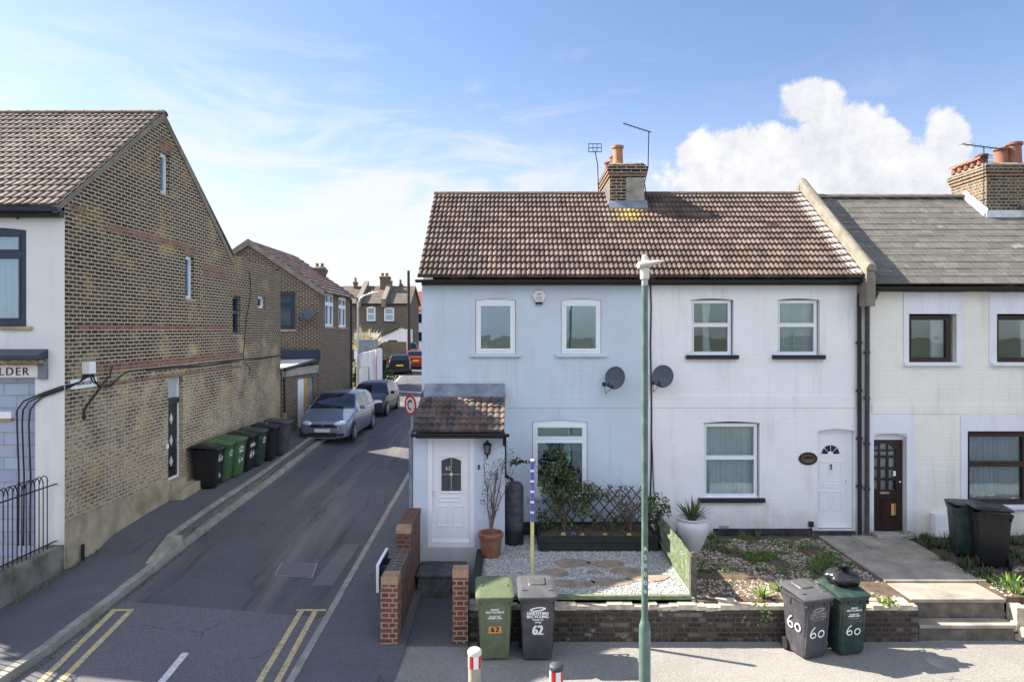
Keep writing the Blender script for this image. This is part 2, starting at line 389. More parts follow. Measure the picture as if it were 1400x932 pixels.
M['asphalt2'] = asphalt('newer_road_asphalt', (.105,.101,.112), speck=.5, stain=.2)
M['tarpave'] = asphalt('pavement_tarmac', (.092,.092,.102), speck=.45, stain=.35)
M['pavefront'] = asphalt('sandy_pavement_tarmac', (.215,.205,.19), speck=.45, stain=.35)
M['mainroad'] = asphalt('main_road_asphalt', (.06,.06,.062))
M['yellowline'] = plain('worn_yellow_paint', (.52,.43,.22), .8, var=.2, scale=20, dirt=(.12,.12,.12), damt=.75, dscale=14)
M['whiteline'] = plain('worn_white_paint', (.62,.62,.62), .8, var=.15, scale=20, dirt=(.15,.15,.15), damt=.6, dscale=14)
M['iron'] = plain('wrought_iron', (.018,.02,.028), .45, metal=.3, var=.2)
M['zincpost'] = plain('galvanised_steel', (.42,.44,.46), .45, metal=.6, var=.12)
M['lampgreen'] = plain('green_lamp_paint', (.10,.17,.14), .35, var=.15, scale=5, dirt=(.30,.36,.32), damt=.35, dscale=5)
M['lamphead'] = plain('cream_lamp_plastic', (.68,.66,.58), .4, var=.05)
M['bingreen'] = plain('green_bin_plastic', (.115,.15,.08), .45, var=.12, scale=14, dirt=(.2,.2,.15), damt=.45, dscale=5)
M['bingreen2'] = plain('bright_green_bin_plastic', (.055,.125,.05), .45, var=.12, scale=14)
M['bindkgreen'] = plain('dark_green_bin_plastic', (.022,.048,.040), .45, var=.15, scale=14, dirt=(.14,.15,.14), damt=.45, dscale=5)
M['bingrey'] = plain('grey_bin_plastic', (.055,.055,.068), .45, var=.12, scale=14, dirt=(.2,.19,.18), damt=.3, dscale=5)
M['bingreymid'] = plain('mid_grey_bin_plastic', (.085,.088,.095), .45, var=.12, scale=14, dirt=(.24,.23,.2), damt=.3, dscale=5)
M['binblack'] = plain('black_bin_plastic', (.014,.014,.017), .4, var=.2, scale=14)
M['white'] = plain('white_paint', (.82,.82,.82), .5, var=.03)
M['orange'] = plain('orange_sticker', (.65,.26,.08), .5, var=.1)
M['fencegreen'] = plain('faded_green_wood', (.12,.16,.09), .8, var=.35, scale=10, dirt=(.30,.34,.22), damt=.6, dscale=5)
M['planter'] = plain('dark_green_timber', (.020,.028,.024), .75, var=.3, scale=6)
M['sleeper'] = plain('dark_timber', (.075,.078,.085), .75, var=.4, scale=8, dirt=(.12,.12,.12), damt=.5, dscale=4)
M['post'] = plain('weathered_timber', (.10,.09,.07), .85, var=.4, scale=12)
M['soil'] = plain('garden_soil', (.09,.065,.045), .95, var=.4, scale=7, bump=.8, dirt=(.16,.13,.09), damt=.6, dscale=3)
M['rubble'] = plain('dry_stony_soil', (.30,.24,.17), .95, var=.4, scale=9, bump=.9, dirt=(.10,.08,.06), damt=.6, dscale=3)
M['gravelbase'] = plain('gravel_bed', (.34,.34,.33), .95, var=.3, scale=40, bump=.9)
M['gravel'] = plain('pale_gravel', (.46,.45,.43), .85, var=.35, scale=22)
M['gravel2'] = plain('grey_gravel', (.26,.26,.265), .85, var=.35, scale=22)
M['pebble'] = plain('tan_pebble', (.36,.28,.19), .85, var=.4, scale=22)
M['sandstone'] = plain('sandstone_slab', (.30,.235,.18), .85, var=.3, scale=5, bump=.4)
M['leafdark'] = leafmat('dark_leaf', (.018,.035,.015), (.05,.085,.028))
M['leafgrey'] = leafmat('bronze_leaf', (.045,.045,.028), (.10,.09,.05))
M['leafbright'] = leafmat('bright_leaf', (.10,.19,.03), (.20,.32,.06))
M['leafyellow'] = leafmat('yellow_leaf', (.45,.45,.08), (.6,.6,.15))
M['grass'] = leafmat('grass_blade', (.05,.10,.02), (.12,.19,.04))
M['straw'] = leafmat('straw_leaf', (.35,.30,.14), (.58,.52,.32))
M['bark'] = plain('grey_bark', (.16,.12,.10), .9, var=.3, scale=20)
M['tarp'] = plain('white_tarpaulin', (.70,.74,.80), .5, var=.06, scale=2)
M['wood'] = plain('bare_plywood', (.52,.33,.13), .8, var=.2, scale=3)
M['rubber'] = plain('tyre_rubber', (.015,.015,.016), .8, var=.2)
M['alloy'] = plain('alloy_metal', (.5,.5,.52), .35, metal=.8, var=.1)
M['chrome'] = plain('chrome_metal', (.7,.7,.72), .15, metal=1, var=.02)
M['headlamp'] = plain('headlamp_lens', (.62,.66,.68), .12, var=.15, scale=20, coat=1)
M['taillamp'] = plain('red_lamp_lens', (.35,.02,.02), .15, var=.1, coat=1)
M['carglass'] = plain('tinted_car_glass', (.012,.02,.035), .04, var=.1, spec=.6)
M['plateyellow'] = plain('yellow_plate', (.75,.55,.02), .4, var=.02)
M['red'] = plain('red_reflector', (.55,.02,.02), .35, var=.05)
M['bollardpost'] = plain('buff_bollard_plastic', (.34,.32,.24), .7, var=.15, scale=8)
M['dish'] = plain('dark_grey_dish', (.075,.09,.11), .5, var=.15)
M['cableblack'] = plain('black_cable', (.012,.014,.02), .5, var=.1)
M['sky_box'] = plain('pale_blue_plastic', (.55,.62,.70), .5, var=.04)
M['poleyellow'] = plain('yellow_paint', (.62,.52,.08), .5, var=.1)
M['polepurple'] = plain('purple_tape', (.12,.12,.42), .5, var=.1)
M['bag'] = plain('black_bin_bag', (.02,.02,.022), .28, var=.2, scale=20, coat=.4)
def paint(name, c, rough=.3, metal=.6):
    m = bpy.data.materials.new(name); t = NT(m); t.pbr(c, rough, metal, coat=.5); return m
M['carsilver'] = paint('silver_blue_paint', (.22,.27,.36))
M['carnavy'] = paint('dark_blue_paint', (.004,.007,.018), rough=.5, metal=0)
M['carblack'] = paint('black_car_paint', (.012,.010,.016), metal=.2)
M['carred'] = paint('red_car_paint', (.35,.03,.02), metal=.2)
M['cargrey'] = paint('grey_car_paint', (.18,.19,.22), metal=.4)
M['carwhite'] = paint('pale_car_paint', (.35,.37,.40), metal=.3)
# ---------------------------------------------------------------- architecture helpers
def FR_y(Y):  return lambda u, z, n: (u, Y - n, z)      # wall that faces the street (-Y)
def FR_x(X):  return lambda u, z, n: (X + n, u, z)      # wall that faces +X, u runs along Y

def wall_panel(mb, fr, u0, u1, z0, z1, ops, t=.24, m=0, reveal=None):
    """ops: (ua, ub, za, zb, rise) openings; rise = height of a segmental arch inside the opening"""
    us = sorted({u0, u1, *[o[0] for o in ops], *[o[1] for o in ops]}); us = [u for u in us if u0 - 1e-6 <= u <= u1 + 1e-6]
    zs = sorted({z0, z1, *[o[2] for o in ops], *[o[3] for o in ops]}); zs = [z for z in zs if z0 - 1e-6 <= z <= z1 + 1e-6]
    for a, b in zip(us, us[1:]):
        for c, d in zip(zs, zs[1:]):
            um, zm = (a+b)/2, (c+d)/2
            if any(o[0] < um < o[1] and o[2] < zm < o[3] for o in ops): continue
            for n in (0, -t): mb.poly([fr(a,c,n), fr(b,c,n), fr(b,d,n), fr(a,d,n)], m)
    rm = m if reveal is None else reveal
    for o in ops:
        a, b, c, d = o[:4]; rise = o[4] if len(o) > 4 else 0
        for p, q in (((a,c),(b,c)), ((b,c),(b,d)), ((b,d),(a,d)), ((a,d),(a,c))):
            mb.poly([fr(*p,0), fr(*q,0), fr(*q,-t), fr(*p,-t)], rm)
        if rise:
            k = 8; arc = [(a + (b-a)*i/k, d - rise + rise*(1 - (2*i/k-1)**2)) for i in range(k+1)]
            for i in range(k):
                (x0, y0), (x1, y1) = arc[i], arc[i+1]
                if i in (0, k-1) or True:
                    mb.poly([fr(x0,y0,0), fr(x1,y1,0), fr(x1,d,0), fr(x0,d,0)], m)
                mb.poly([fr(x0,y0,0), fr(x1,y1,0), fr(x1,y1,-t), fr(x0,y0,-t)], rm)
    for p, q in (((u0,z0),(u1,z0)), ((u1,z0),(u1,z1)), ((u1,z1),(u0,z1)), ((u0,z1),(u0,z0))):
        mb.poly([fr(*p,0), fr(*q,0), fr(*q,-t), fr(*p,-t)], m)

def curtain_mb(fr, u0, u1, z0, z1, n, folds=9, amp=.03, gather=0):
    mb = MB(); k = folds*6; rows = 5
    rings = []
    for j in range(rows+1):
        t = j/rows; w = 1 - gather*math.sin(math.pi*t)
        rings.append([fr(u0 + (u1-u0)*(i/k)*w, z1 + (z0-z1)*t, n + amp*math.sin(i*2*math.pi/6 + 2.2*noise.noise(Vector((i*.09, t*.8, u0)))) * (.35+.9*abs(noise.noise(Vector((i*.13, t*.5, u1))))+.4*t) + .02*math.sin(i*.23+j*.4)) for i in range(k+1)])
    mb.loft(rings, 0, closed=False); return mb

def window(parent, fr, ua, ub, za, zb, mat, fw=.055, trans=(), mull=(), n0=-.10, n1=-.03, sill=None, curtain=None, glass='glass', cas=.035, casm=None, label=None, name='window', head=0):
    """frame is the part; panes, sill and curtains are its sub-parts"""
    f = MB()
    f.fbox(fr, ua, ua+fw, za, zb, n0, n1); f.fbox(fr, ub-fw, ub, za, zb, n0, n1)
    f.fbox(fr, ua+fw, ub-fw, za, za+fw, n0, n1); f.fbox(fr, ua+fw, ub-fw, zb-fw, zb, n0, n1)
    if head: f.fbox(fr, ua, ub, zb+.0005, zb+head, n0, n1-.02)
    zs = [za+fw] + [x for x in trans] + [zb-fw]
    for z in trans: f.fbox(fr, ua+fw, ub-fw, z-fw*.45, z+fw*.45, n0, n1)
    us = [ua+fw] + list(mull) + [ub-fw]
    for u in mull: f.fbox(fr, u-fw*.4, u+fw*.4, za+fw, zb-fw, n0+.003, n1-.003)
    panes = []
    for i, (c, d) in enumerate(zip(zs, zs[1:])):
        c2 = c + (fw*.45 if i else 0); d2 = d - (fw*.45 if i < len(zs)-2 else 0)
        for j, (a, b) in enumerate(zip(us, us[1:])):
            a2 = a + (fw*.4 if j else 0); b2 = b - (fw*.4 if j < len(us)-2 else 0)
            if cas:
                q = cas; k0, k1 = n0+.01, n1+.012
                f.fbox(fr, a2, a2+q, c2, d2, k0, k1); f.fbox(fr, b2-q, b2, c2, d2, k0, k1)
                f.fbox(fr, a2+q, b2-q, c2, c2+q, k0, k1); f.fbox(fr, a2+q, b2-q, d2-q, d2, k0, k1)
                panes.append((a2+q, b2-q, c2+q, d2-q))
            else: panes.append((a2, b2, c2, d2))
    o = f.build(name, M[mat] if isinstance(mat, str) else mat, parent)
    if label: o['label'] = label
    for (a, b, c, d) in panes:
        g = MB(); g.fbox(fr, a-.004, b+.004, c-.004, d+.004, (n0+n1)/2-.005, (n0+n1)/2+.005); g.build('pane', M[glass], o)
    if sill:
        s = MB(); sm, over, out, h = sill; e = .5*h
        s.fbox(fr, ua-over, ub+over, za-h, za-.001, -.06, out); s.build('sill', M[sm], o, bevel=.006)
    for c in (curtain or []):
        kind, a, b, c0, c1 = c[:5]
        A, B, C, D = ua + (ub-ua)*a, ua + (ub-ua)*b, za + (zb-za)*c0, za + (zb-za)*c1
        if kind == 'blind':
            s = MB(); s.fbox(fr, A, B, C, D, -.19, -.185); s.build('blind', M['blind'], o)
        else:
            curtain_mb(fr, A, B, C, D, -.22, folds=max(3, int((B-A)/.08)), gather=c[5] if len(c) > 5 else 0).build('curtain', M['curtain' if kind == 'c' else 'curtain2'], o, smooth=True)
    return o

def tiles(mb, P0, U, Lu, S, n, pitch, amp, thick, m=0, seg=6, over=.03, flat=False, jit=.004, tilew=.2, power=.7):
    """real overlapping courses of tiles: P0 eave start, U unit vector along the eave, S full slope vector"""
    P0, U, S = Vector(P0), Vector(U), Vector(S)
    N = U.cross(S).normalized()
    if N.z < 0: N = -N
    Ls = S.length; sd = S.normalized(); row = Ls/n
    cols = int(round(Lu/pitch)); k = cols*seg
    for r in range(n):
        s0, s1 = r*row - .012, (r+1)*row + over
        us, hs = [], []
        for i in range(k+1):
            u = Lu*i/k; ph = (u/pitch) % 1.0
            hwave = 0 if flat else amp * (abs(math.sin(math.pi*ph)) ** power)
            tid = int(u/tilew + 1e-6); q = random.Random(tid*131 + r*977 + int(Lu*10)).random()
            us.append(u); hs.append(hwave + (q-.5)*jit)
        rows3 = ((s0, thick, -.6), (s0, thick, 0), (s0+.015, thick+.003, 0), (s1, .004, 0))
        base = len(mb.v); vs = []
        for (s, t, drop) in rows3:
            for i in range(k+1):
                h = hs[i] + t if drop == 0 else -.005 + hs[i]*.15
                vs.append(P0 + U*us[i] + sd*s + N*h)
        fs, uvs = [], []
        allv = [(us[i], r*row + dv) for dv in (.01, .012, .02, row-.002) for i in range(k+1)]
        for j in range(3):
            for i in range(k):
                fs.append((j*(k+1)+i, j*(k+1)+i+1, (j+1)*(k+1)+i+1, (j+1)*(k+1)+i))
        mb.add(vs, fs, m, uv=allv)
        q = Ls*0
    # deck below
    d = -.012
    mb.poly([P0 + N*d, P0 + U*Lu + N*d, P0 + U*Lu + S + N*d, P0 + S + N*d], m)
    return mb

def chimney(parent, x0, x1, y0, y1, z0, z1, mat, name='chimney', pots=(), corbel='redcourse', flash=None):
    mb = MB(); ztop = z1 - .30
    mb.box(x0, x1, y0, y1, z0, ztop, 0)
    for i, e in enumerate((.03, .055, .075)):
        mb.box(x0-e, x1+e, y0-e, y1+e, ztop+.002*i+i*.075, ztop+(i+1)*.075, 1 if i == 0 else 0)
    mb.box(x0-.03, x1+.03, y0-.03, y1+.03, ztop+.227, z1-.02, 0)
    rr = random.Random(int(x0*100)); n = 6
    for i in range(n):   # rough mortar flaunching
        xa = x0 + (x1-x0)*i/n; xb = x0 + (x1-x0)*(i+1)/n
        mb.hexa([(xa,y0,z1-.02),(xb,y0,z1-.02),(xb,y1,z1-.02),(xa,y1,z1-.02),
                 (xa,y0+.12,z1+.03*rr.random()+.03),(xb,y0+.12,z1+.05),(xb,y1-.12,z1+.05),(xa,y1-.12,z1+.03)], 2)
    c = mb.build(name, [M[mat], M[corbel], M['coping']], parent)
    for (px, py, r, h, pm, hood) in pots:
        p = MB()
        if hood:
            p.lathe([(r, 0), (r*1.05, h*.5), (r*.95, h*.55), (r*.9, h)], (px, py, z1+.02), 16, 0)
            k = 8
            ring = [[(px + r*1.25*math.cos(math.pi*i/k), py + yy, z1+.02+h + r*1.0*math.sin(math.pi*i/k)) for i in range(k+1)] for yy in (-r*1.3, r*1.3)]
            p.loft(ring, 0, closed=False)
        else:
            p.lathe([(r*1.12, 0), (r*1.12, .05), (r, .09), (r*.92, h*.82), (r*.94, h*.86), (r*1.14, h*.9), (r*1.14, h), (r*.85, h), (r*.8, h*.7), (.01, h*.69)], (px, py, z1+.0), 20, 0)
        p.build('chimney_pot', M[pm], c, smooth=35)
    return c

# ---------------------------------------------------------------- wheelie bin
def rrect(w, d, r, cx=0, cy=0, z=0, n=3, zf=None):
    pts = []
    for (sx, sy, a0) in ((1,-1,-90), (1,1,0), (-1,1,90), (-1,-1,180)):
        for i in range(n+1):
            a = R(a0 + 90*i/n); x = cx + sx*(w/2-r) + r*math.cos(a); y = cy + sy*(d/2-r) + r*math.sin(a)
            pts.append((x, y, z if zf is None else zf(x, y)))
    return pts
def wheelie_bin(name, label, mat, loc, rz, panel=True, lid_open=0, group='wheelie bins', lidmat=None):
    t = thing(name, label, 'wheelie bin', loc, rz, group)
    b = MB()
    b.loft([rrect(.44,.46,.05,0,0,.035), rrect(.455,.48,.055,0,0,.06), rrect(.50,.56,.06,0,.0,.55), rrect(.535,.63,.06,0,0,.90), rrect(.54,.635,.06,0,0,.925)])
    b.loft([rrect(.575,.67,.06,0,0,.915), rrect(.585,.68,.06,0,0,.93), rrect(.585,.68,.06,0,0,.965)])
    b.prism([(-.19,-.001),(.19,-.001),(.19,.04),(-.19,.04)], 'z', .0, .05)
    for x in (-.20, .20): b.hexa([(x-.02,-.240,.10),(x+.02,-.240,.10),(x+.02,-.10,.10),(x-.02,-.10,.10),(x-.02,-.322,.88),(x+.02,-.322,.88),(x+.02,-.15,.88),(x-.02,-.15,.88)])
    for x in (-.25,-.12,.12,.25): b.box(x-.008, x+.008, -.335, .335, .86, .915)
    for s in (-1, 1): b.box(s*.272-.012, s*.272+.012, .05, .16, .82, .90)
    b.build('body', M[mat], t, smooth=35)
    l = MB(); zf = lambda e: (lambda x, y: .967 + e + (y+.34)*.09)
    l.loft([rrect(.60,.72,.07,0,-.01,0,zf=zf(0)), rrect(.61,.73,.07,0,-.01,0,zf=zf(.012)), rrect(.60,.72,.07,0,-.01,0,zf=zf(.03)), rrect(.52,.62,.07,0,.01,0,zf=zf(.052)), rrect(.44,.5,.06,0,.02,0,zf=zf(.056))])
    if panel:
        l.loft([rrect(.28,.30,.04,0,.10,0,zf=zf(.05)), rrect(.25,.27,.04,0,.10,0,zf=zf(.075))])
        for s in (-1,1): l.loft([rrect(.09,.035,.015,s*.2,-.2,0,zf=zf(.05)), rrect(.08,.025,.012,s*.2,-.2,0,zf=zf(.068))])
    else:
        for s in (-1,1): l.loft([rrect(.03,.10,.014,s*.2,-.02,0,zf=zf(.05)), rrect(.02,.08,.01,s*.2,-.02,0,zf=zf(.07))])
    l.box(-.2, .2, .325, .345, .99, 1.04)
    if lid_open:
        l.xf(Matrix.Translation((0,.35,1.0)) @ Matrix.Rotation(R(-lid_open), 4, 'X') @ Matrix.Translation((0,-.35,-1.0)))
    l.build('lid', M[lidmat or mat], t, smooth=35)
    h = MB(); h.tube([(-.25,.33,.97),(-.25,.41,1.0),(.25,.41,1.0),(.25,.33,.97)], .014, 8)
    for x in (-.12, 0, .12): h.box(x-.01, x+.01, .33, .40, .985, 1.005)
    h.build('handle', M[mat], t, smooth=True)
    for s in (-1, 1):
        w = MB(); w.lathe([(.03,-.025),(.095,-.025),(.10,-.015),(.10,.015),(.095,.025),(.03,.025)], (0,0,0), 20)
        w.xf(Matrix.Translation((s*.245,.235,.10)) @ Matrix.Rotation(R(90),4,'Y')); w.build('wheel', M['rubber'], t, smooth=40)
    return t
def stroke_digits(t, s, size, loc, rot, parent, r=.008, mat='white', name='painted_number'):
    """hand painted digits as flattened brush strokes"""
    SH = {'6': [(.62,1.0),(.35,.8),(.12,.45),(.1,.18),(.3,0),(.6,.02),(.72,.22),(.6,.42),(.35,.42),(.15,.25)],
          '0': [(.45,.62),(.2,.5),(.1,.25),(.25,.02),(.55,.0),(.75,.25),(.68,.52),(.45,.62)],
          '4': [(.45,1.0),(.1,.4),(.8,.4),(.8,.4),(.55,.7),(.55,0)]}
    mb = MB(); x = 0
    Mx = Matrix.Translation(loc) @ rot.to_4x4()
    for ch in s:
        pts = [Vector(((x + p[0])*size, p[1]*size, 0)) for p in SH[ch]]
        fine = []
        for a, b, c, d in zip([pts[0]]+pts[:-2], pts[:-1], pts[1:], pts[2:]+[pts[-1]]):
            for k in range(4):
                q = k/4; fine.append(.5*((2*b) + (c-a)*q + (2*a-5*b+4*c-d)*q*q + (3*b-a-3*c+d)*q**3))
        fine.append(pts[-1]); n0 = len(mb.v)
        mb.tube(fine, r, 6)
        mb.v[n0:] = [(v[0], v[1], v[2]*.25) for v in mb.v[n0:]]
        x += .95
    mb.xf(Mx); return mb.build(name, M[mat], parent)
ROTF = Matrix.Rotation(R(90), 3, 'X')      # text that stands up and faces -Y
def rot_front(tilt=0): return (R(90 - tilt), 0, 0)

# ---------------------------------------------------------------- cars
def smooth_tab(tab, y):
    if y <= tab[0][0]: return tab[0][1]
    for (a, b), (c, d) in zip(tab, tab[1:]):
        if y <= c:
            t = (y-a)/(c-a) if c > a else 1; t = t*t*(3-2*t)*.45 + t*.55; return b + (d-b)*t
    return tab[-1][1]
def car(name, label, L, W, Hh, paintm, top, plan, cowl, roof0, roof1, tail, loc, rz, front=True, plate='alloy', plate_text=None, roofm=None, group='cars parked along the side road', badge=True, belt=.95, wheels=.32, wx=(.78, .8)):
    t = thing(name, label, 'car', loc, rz, group)
    hw = W/2; ny = 56
    def sect(y):
        w = smooth_tab(plan, y)*hw; zc = smooth_tab(top, y); bl = min(belt + .02*(y/L), zc-.02)
        tcab = max(0, min(1, (zc - bl - .06)/(Hh - belt - .06)))
        xr = w*.96 - tcab*(w*.26); zr = zc - .02 - .05*tcab
        P = [(w*.80, .18), (w*.95, .22), (w*1.0, .42), (w*1.0, .66), (w*.985, bl-.06), (w*.94, bl)]
        if tcab > .02:
            e = .96*w; P += [(e + (xr-e)*.5 + .012, bl + (zr-bl)*.5), (xr, zr), (xr*.93, zr + (zc-zr)*.5)]
        else: P += [(w*.90, bl + (zc-bl)*.35), (w*.86, bl + (zc-bl)*.55), (w*.80, bl+(zc-bl)*.7)]
        P += [(P[-1][0]*.6, zc - .008), (0, zc)]
        return P, tcab
    ys = [L*i/ny for i in range(ny+1)]
    body, wind, side, rear = MB(), MB(), {1: MB(), -1: MB()}, MB(); S = [sect(y) for y in ys]
    npt = len(S[0][0]); V = {}
    for i, y in enumerate(ys):
        for k in range(npt):
            x, z = S[i][0][k]; V[i, k] = (x, y, z)
    def quad(mb, i, k, sgn, off=0):
        a, b, c, d = [Vector(V[q]) for q in ((i,k), (i+1,k), (i+1,k+1), (i,k+1))]
        q = [a,b,c,d]
        if sgn < 0: q = [Vector((-p.x, p.y, p.z)) for p in q]
        mb.poly(q)
    ap = (cowl + roof0)/2
    for i in range(ny):
        ym = (ys[i]+ys[i+1])/2; tc = (S[i][1]+S[i+1][1])/2
        for k in range(npt-1):
            for sg in (1, -1):
                tgt = body
                if k in (5, 6) and tc > .25 and ap + .12 < ym < tail - .18:
                    pil = any(abs(ym - p) < .045 for p in (roof0 + (roof1-roof0)*.36, roof0 + (roof1-roof0)*.86))
                    if not pil: tgt = side[sg]
                if k >= 8 and cowl < ym < roof0 and tc > .05: tgt = wind
                if k >= 8 and roof1 < ym < tail and tc > .05: tgt = rear
                quad(tgt, i, k, sg)
    body.poly([V[0,k] for k in range(npt)] + [(-V[0,k][0], V[0,k][1], V[0,k][2]) for k in range(npt-1, -1, -1)])
    body.poly([V[ny,k] for k in range(npt)] + [(-V[ny,k][0], V[ny,k][1], V[ny,k][2]) for k in range(npt-1, -1, -1)])
    body.poly([(hw*.8,0.05,.19),(hw*.8,L-.05,.19),(-hw*.8,L-.05,.19),(-hw*.8,0.05,.19)])
    body.build('body', M[paintm], t, smooth=30, weld=True)
    if wind.f: wind.build('windscreen', M['carglass'], t, smooth=True, weld=True)
    for q in side.values():
        if q.f: q.build('side_windows', M['carglass'], t, smooth=True, weld=True)
    if rear.f: rear.build('rear_window', M['carglass'], t, smooth=True, weld=True)
    if roofm:
        r_ = MB()
        for i in range(ny):
            if roof0+.02 < ys[i] < roof1-.1:
                for k in (8, 9):
                    for sg in (1,-1):
                        q = [Vector(V[a]) + Vector((0,0,.004)) for a in ((i,k),(i+1,k),(i+1,k+1),(i,k+1))]
                        r_.poly([Vector((p.x*sg, p.y, p.z)) for p in q])
        r_.build('roof_panel', M[roofm], t, smooth=True, weld=True)
    for sx in (-1, 1):
        for yy in (wx[0], L - wx[1]):
            xo = sx*(smooth_tab(plan, yy)*hw)
            a = MB(); a.lathe([(.01,-.01),(wheels+.05,-.01),(wheels+.055,.0),(wheels+.05,.006),(.01,.006)], (0,0,0), 28)
            a.xf(Matrix.Translation((xo, yy, wheels+.02)) @ Matrix.Rotation(R(90)*sx, 4, 'Y')); a.build('wheel_arch', M['blackplastic'], t)
            w = MB(); w.lathe([(wheels*.62,-.1),(wheels-.02,-.1),(wheels,-.07),(wheels,.012),(wheels-.02,.026),(wheels*.66,.030)], (0,0,0), 28)
            w.xf(Matrix.Translation((xo, yy, wheels)) @ Matrix.Rotation(R(90)*sx, 4, 'Y')); wo = w.build('wheel', M['rubber'], t, smooth=40)
            r2 = MB(); r2.lathe([(wheels*.60,.012),(wheels*.68,.031),(wheels*.62,.033),(wheels*.56,.016)], (0,0,0), 28)
            for s in range(6):
                an = s*math.pi/3; mm = Matrix.Rotation(an, 4, 'Z') @ Matrix.Translation((wheels*.33, 0, .025)); r2.mbox(mm, wheels*.6, .05, .018)
            r2.lathe([(.001,.02),(.06,.02),(.05,.042),(.001,.045)], (0,0,0), 14)
            r2.xf(Matrix.Translation((xo, yy, wheels)) @ Matrix.Rotation(R(90)*sx, 4, 'Y')); r2.build('rim', M['alloy'], wo, smooth=30)
        mr = MB(); mr.lathe([(.001,-.1),(.06,-.08),(.075,0),(.06,.08),(.001,.1)], (0,0,0), 12, sy=.6)
        mr.xf(Matrix.Translation((sx*(hw+.07), ap+.1, belt+.08)) @ Matrix.Rotation(R(90), 4, 'Y')); mr.build('wing_mirror', M[paintm], t, smooth=True)
    sm = MB()
    for ym in (ap + .25, roof0 + (roof1-roof0)*.36, roof0 + (roof1-roof0)*.86 + .05):
        if ym > L - wx[1] + .1: continue
        P, _t = sect(ym)
        for sg in (1, -1):
            for (a, b) in zip(P[1:5], P[2:6]):
                sm.poly([(sg*(a[0]+.004), ym-.006, a[1]), (sg*(a[0]+.004), ym+.006, a[1]), (sg*(b[0]+.004), ym+.006, b[1]), (sg*(b[0]+.004), ym-.006, b[1])])
    sm.build('door_gap', M['blackplastic'], t, recalc=False)
    bt = MB()
    for sg in (1, -1):
        for i in range(ny):
            if ap+.1 < ys[i] < tail-.2:
                a, b = S[i][0][5], S[i+1][0][5]
                bt.poly([(sg*(a[0]+.006), ys[i], a[1]-.012), (sg*(b[0]+.006), ys[i+1], b[1]-.012), (sg*(b[0]+.004), ys[i+1], b[1]+.012), (sg*(a[0]+.004), ys[i], a[1]+.012)])
    bt.build('window_trim', M['blackplastic'], t, recalc=False, weld=True)
    def blob(nm, c, s, m, rx=0, rzz=0):
        b = MB(); k = 10
        b.lathe([(math.sin(math.pi*i/k)*1.0+1e-4, -math.cos(math.pi*i/k)) for i in range(k+1)], (0,0,0), 18)
        b.xf(Matrix.Translation(c) @ Matrix.Rotation(rzz, 4, 'Z') @ Matrix.Rotation(rx, 4, 'X') @ Matrix.Diagonal((*s, 1))); return b.build(nm, M[m], t, smooth=True)
    wf = smooth_tab(plan, .12)*hw; zf_ = smooth_tab(top, .12)
    for sx in (-1, 1):
        blob('headlight', (sx*(wf-.16), .14, .67), (.25,.12,.10), 'headlamp', R(-15), sx*R(40))
        blob('tail_light', (sx*(smooth_tab(plan, L-.1)*hw-.06), L-.10, .88), (.09,.10,.14), 'taillamp')
    g = MB(); g.box(-.48,.48,-.014,.05,.575,.655); g.box(-.50,.50,-.016,.05,.23,.38); g.build('grille', M['blackplastic'], t)
    g = MB(); g.box(-.5,.5,-.024,-.012,.61,.618); g.box(-.5,.5,-.022,-.012,.655,.667); g.build('chrome_bar', M['chrome'], t)
    if badge:
        g = MB(); g.tube([(.06*math.cos(a*math.pi/8), -.028, .665+.04*math.sin(a*math.pi/8)) for a in range(17)], .008, 6)
        g.tube([(.025*math.cos(a*math.pi/8), -.028, .665+.038*math.sin(a*math.pi/8)) for a in range(17)], .006, 6); g.build('badge', M['chrome'], t)
    g = MB(); g.box(-.26,.26,-.03,-.012,.40,.51); g.build('number_plate', M['potglaze'], t)
    g = MB(); g.box(-.26,.26,L+.002,L+.02,.60,.71); g.build('number_plate', M['plateyellow'], t)
    g = MB(); g.box(-hw*.86, hw*.86, L-.01, L+.012, .25, .38); g.build('rear_bumper_strip', M['blackplastic'], t)
    g = MB(); 
    for sx in (-1, 1): g.box(sx*.62-.1, sx*.62+.1, -.006, .1, .27, .35)
    g.build('fog_light_recess', M['blackplastic'], t)
    return t
TOP_MPV = [(0,.56),(.04,.62),(.18,.74),(.95,1.02),(1.05,1.06),(1.95,1.55),(2.4,1.60),(3.6,1.56),(3.85,1.50),(4.25,1.10),(4.36,1.0)]
PLAN = [(0,.62),(.06,.76),(.2,.89),(.5,.975),(1.0,1.0),(3.3,1.0),(3.95,.95),(4.25,.88),(4.4,.78)]
def sc(tab, k, kv=1): return [(a*k, b*kv) for a, b in tab]
TOP_HATCH = [(0,.52),(.04,.60),(.15,.70),(.95,.93),(1.05,.96),(1.75,1.40),(2.1,1.46),(3.2,1.43),(3.45,1.36),(3.85,1.0),(3.95,.92)]

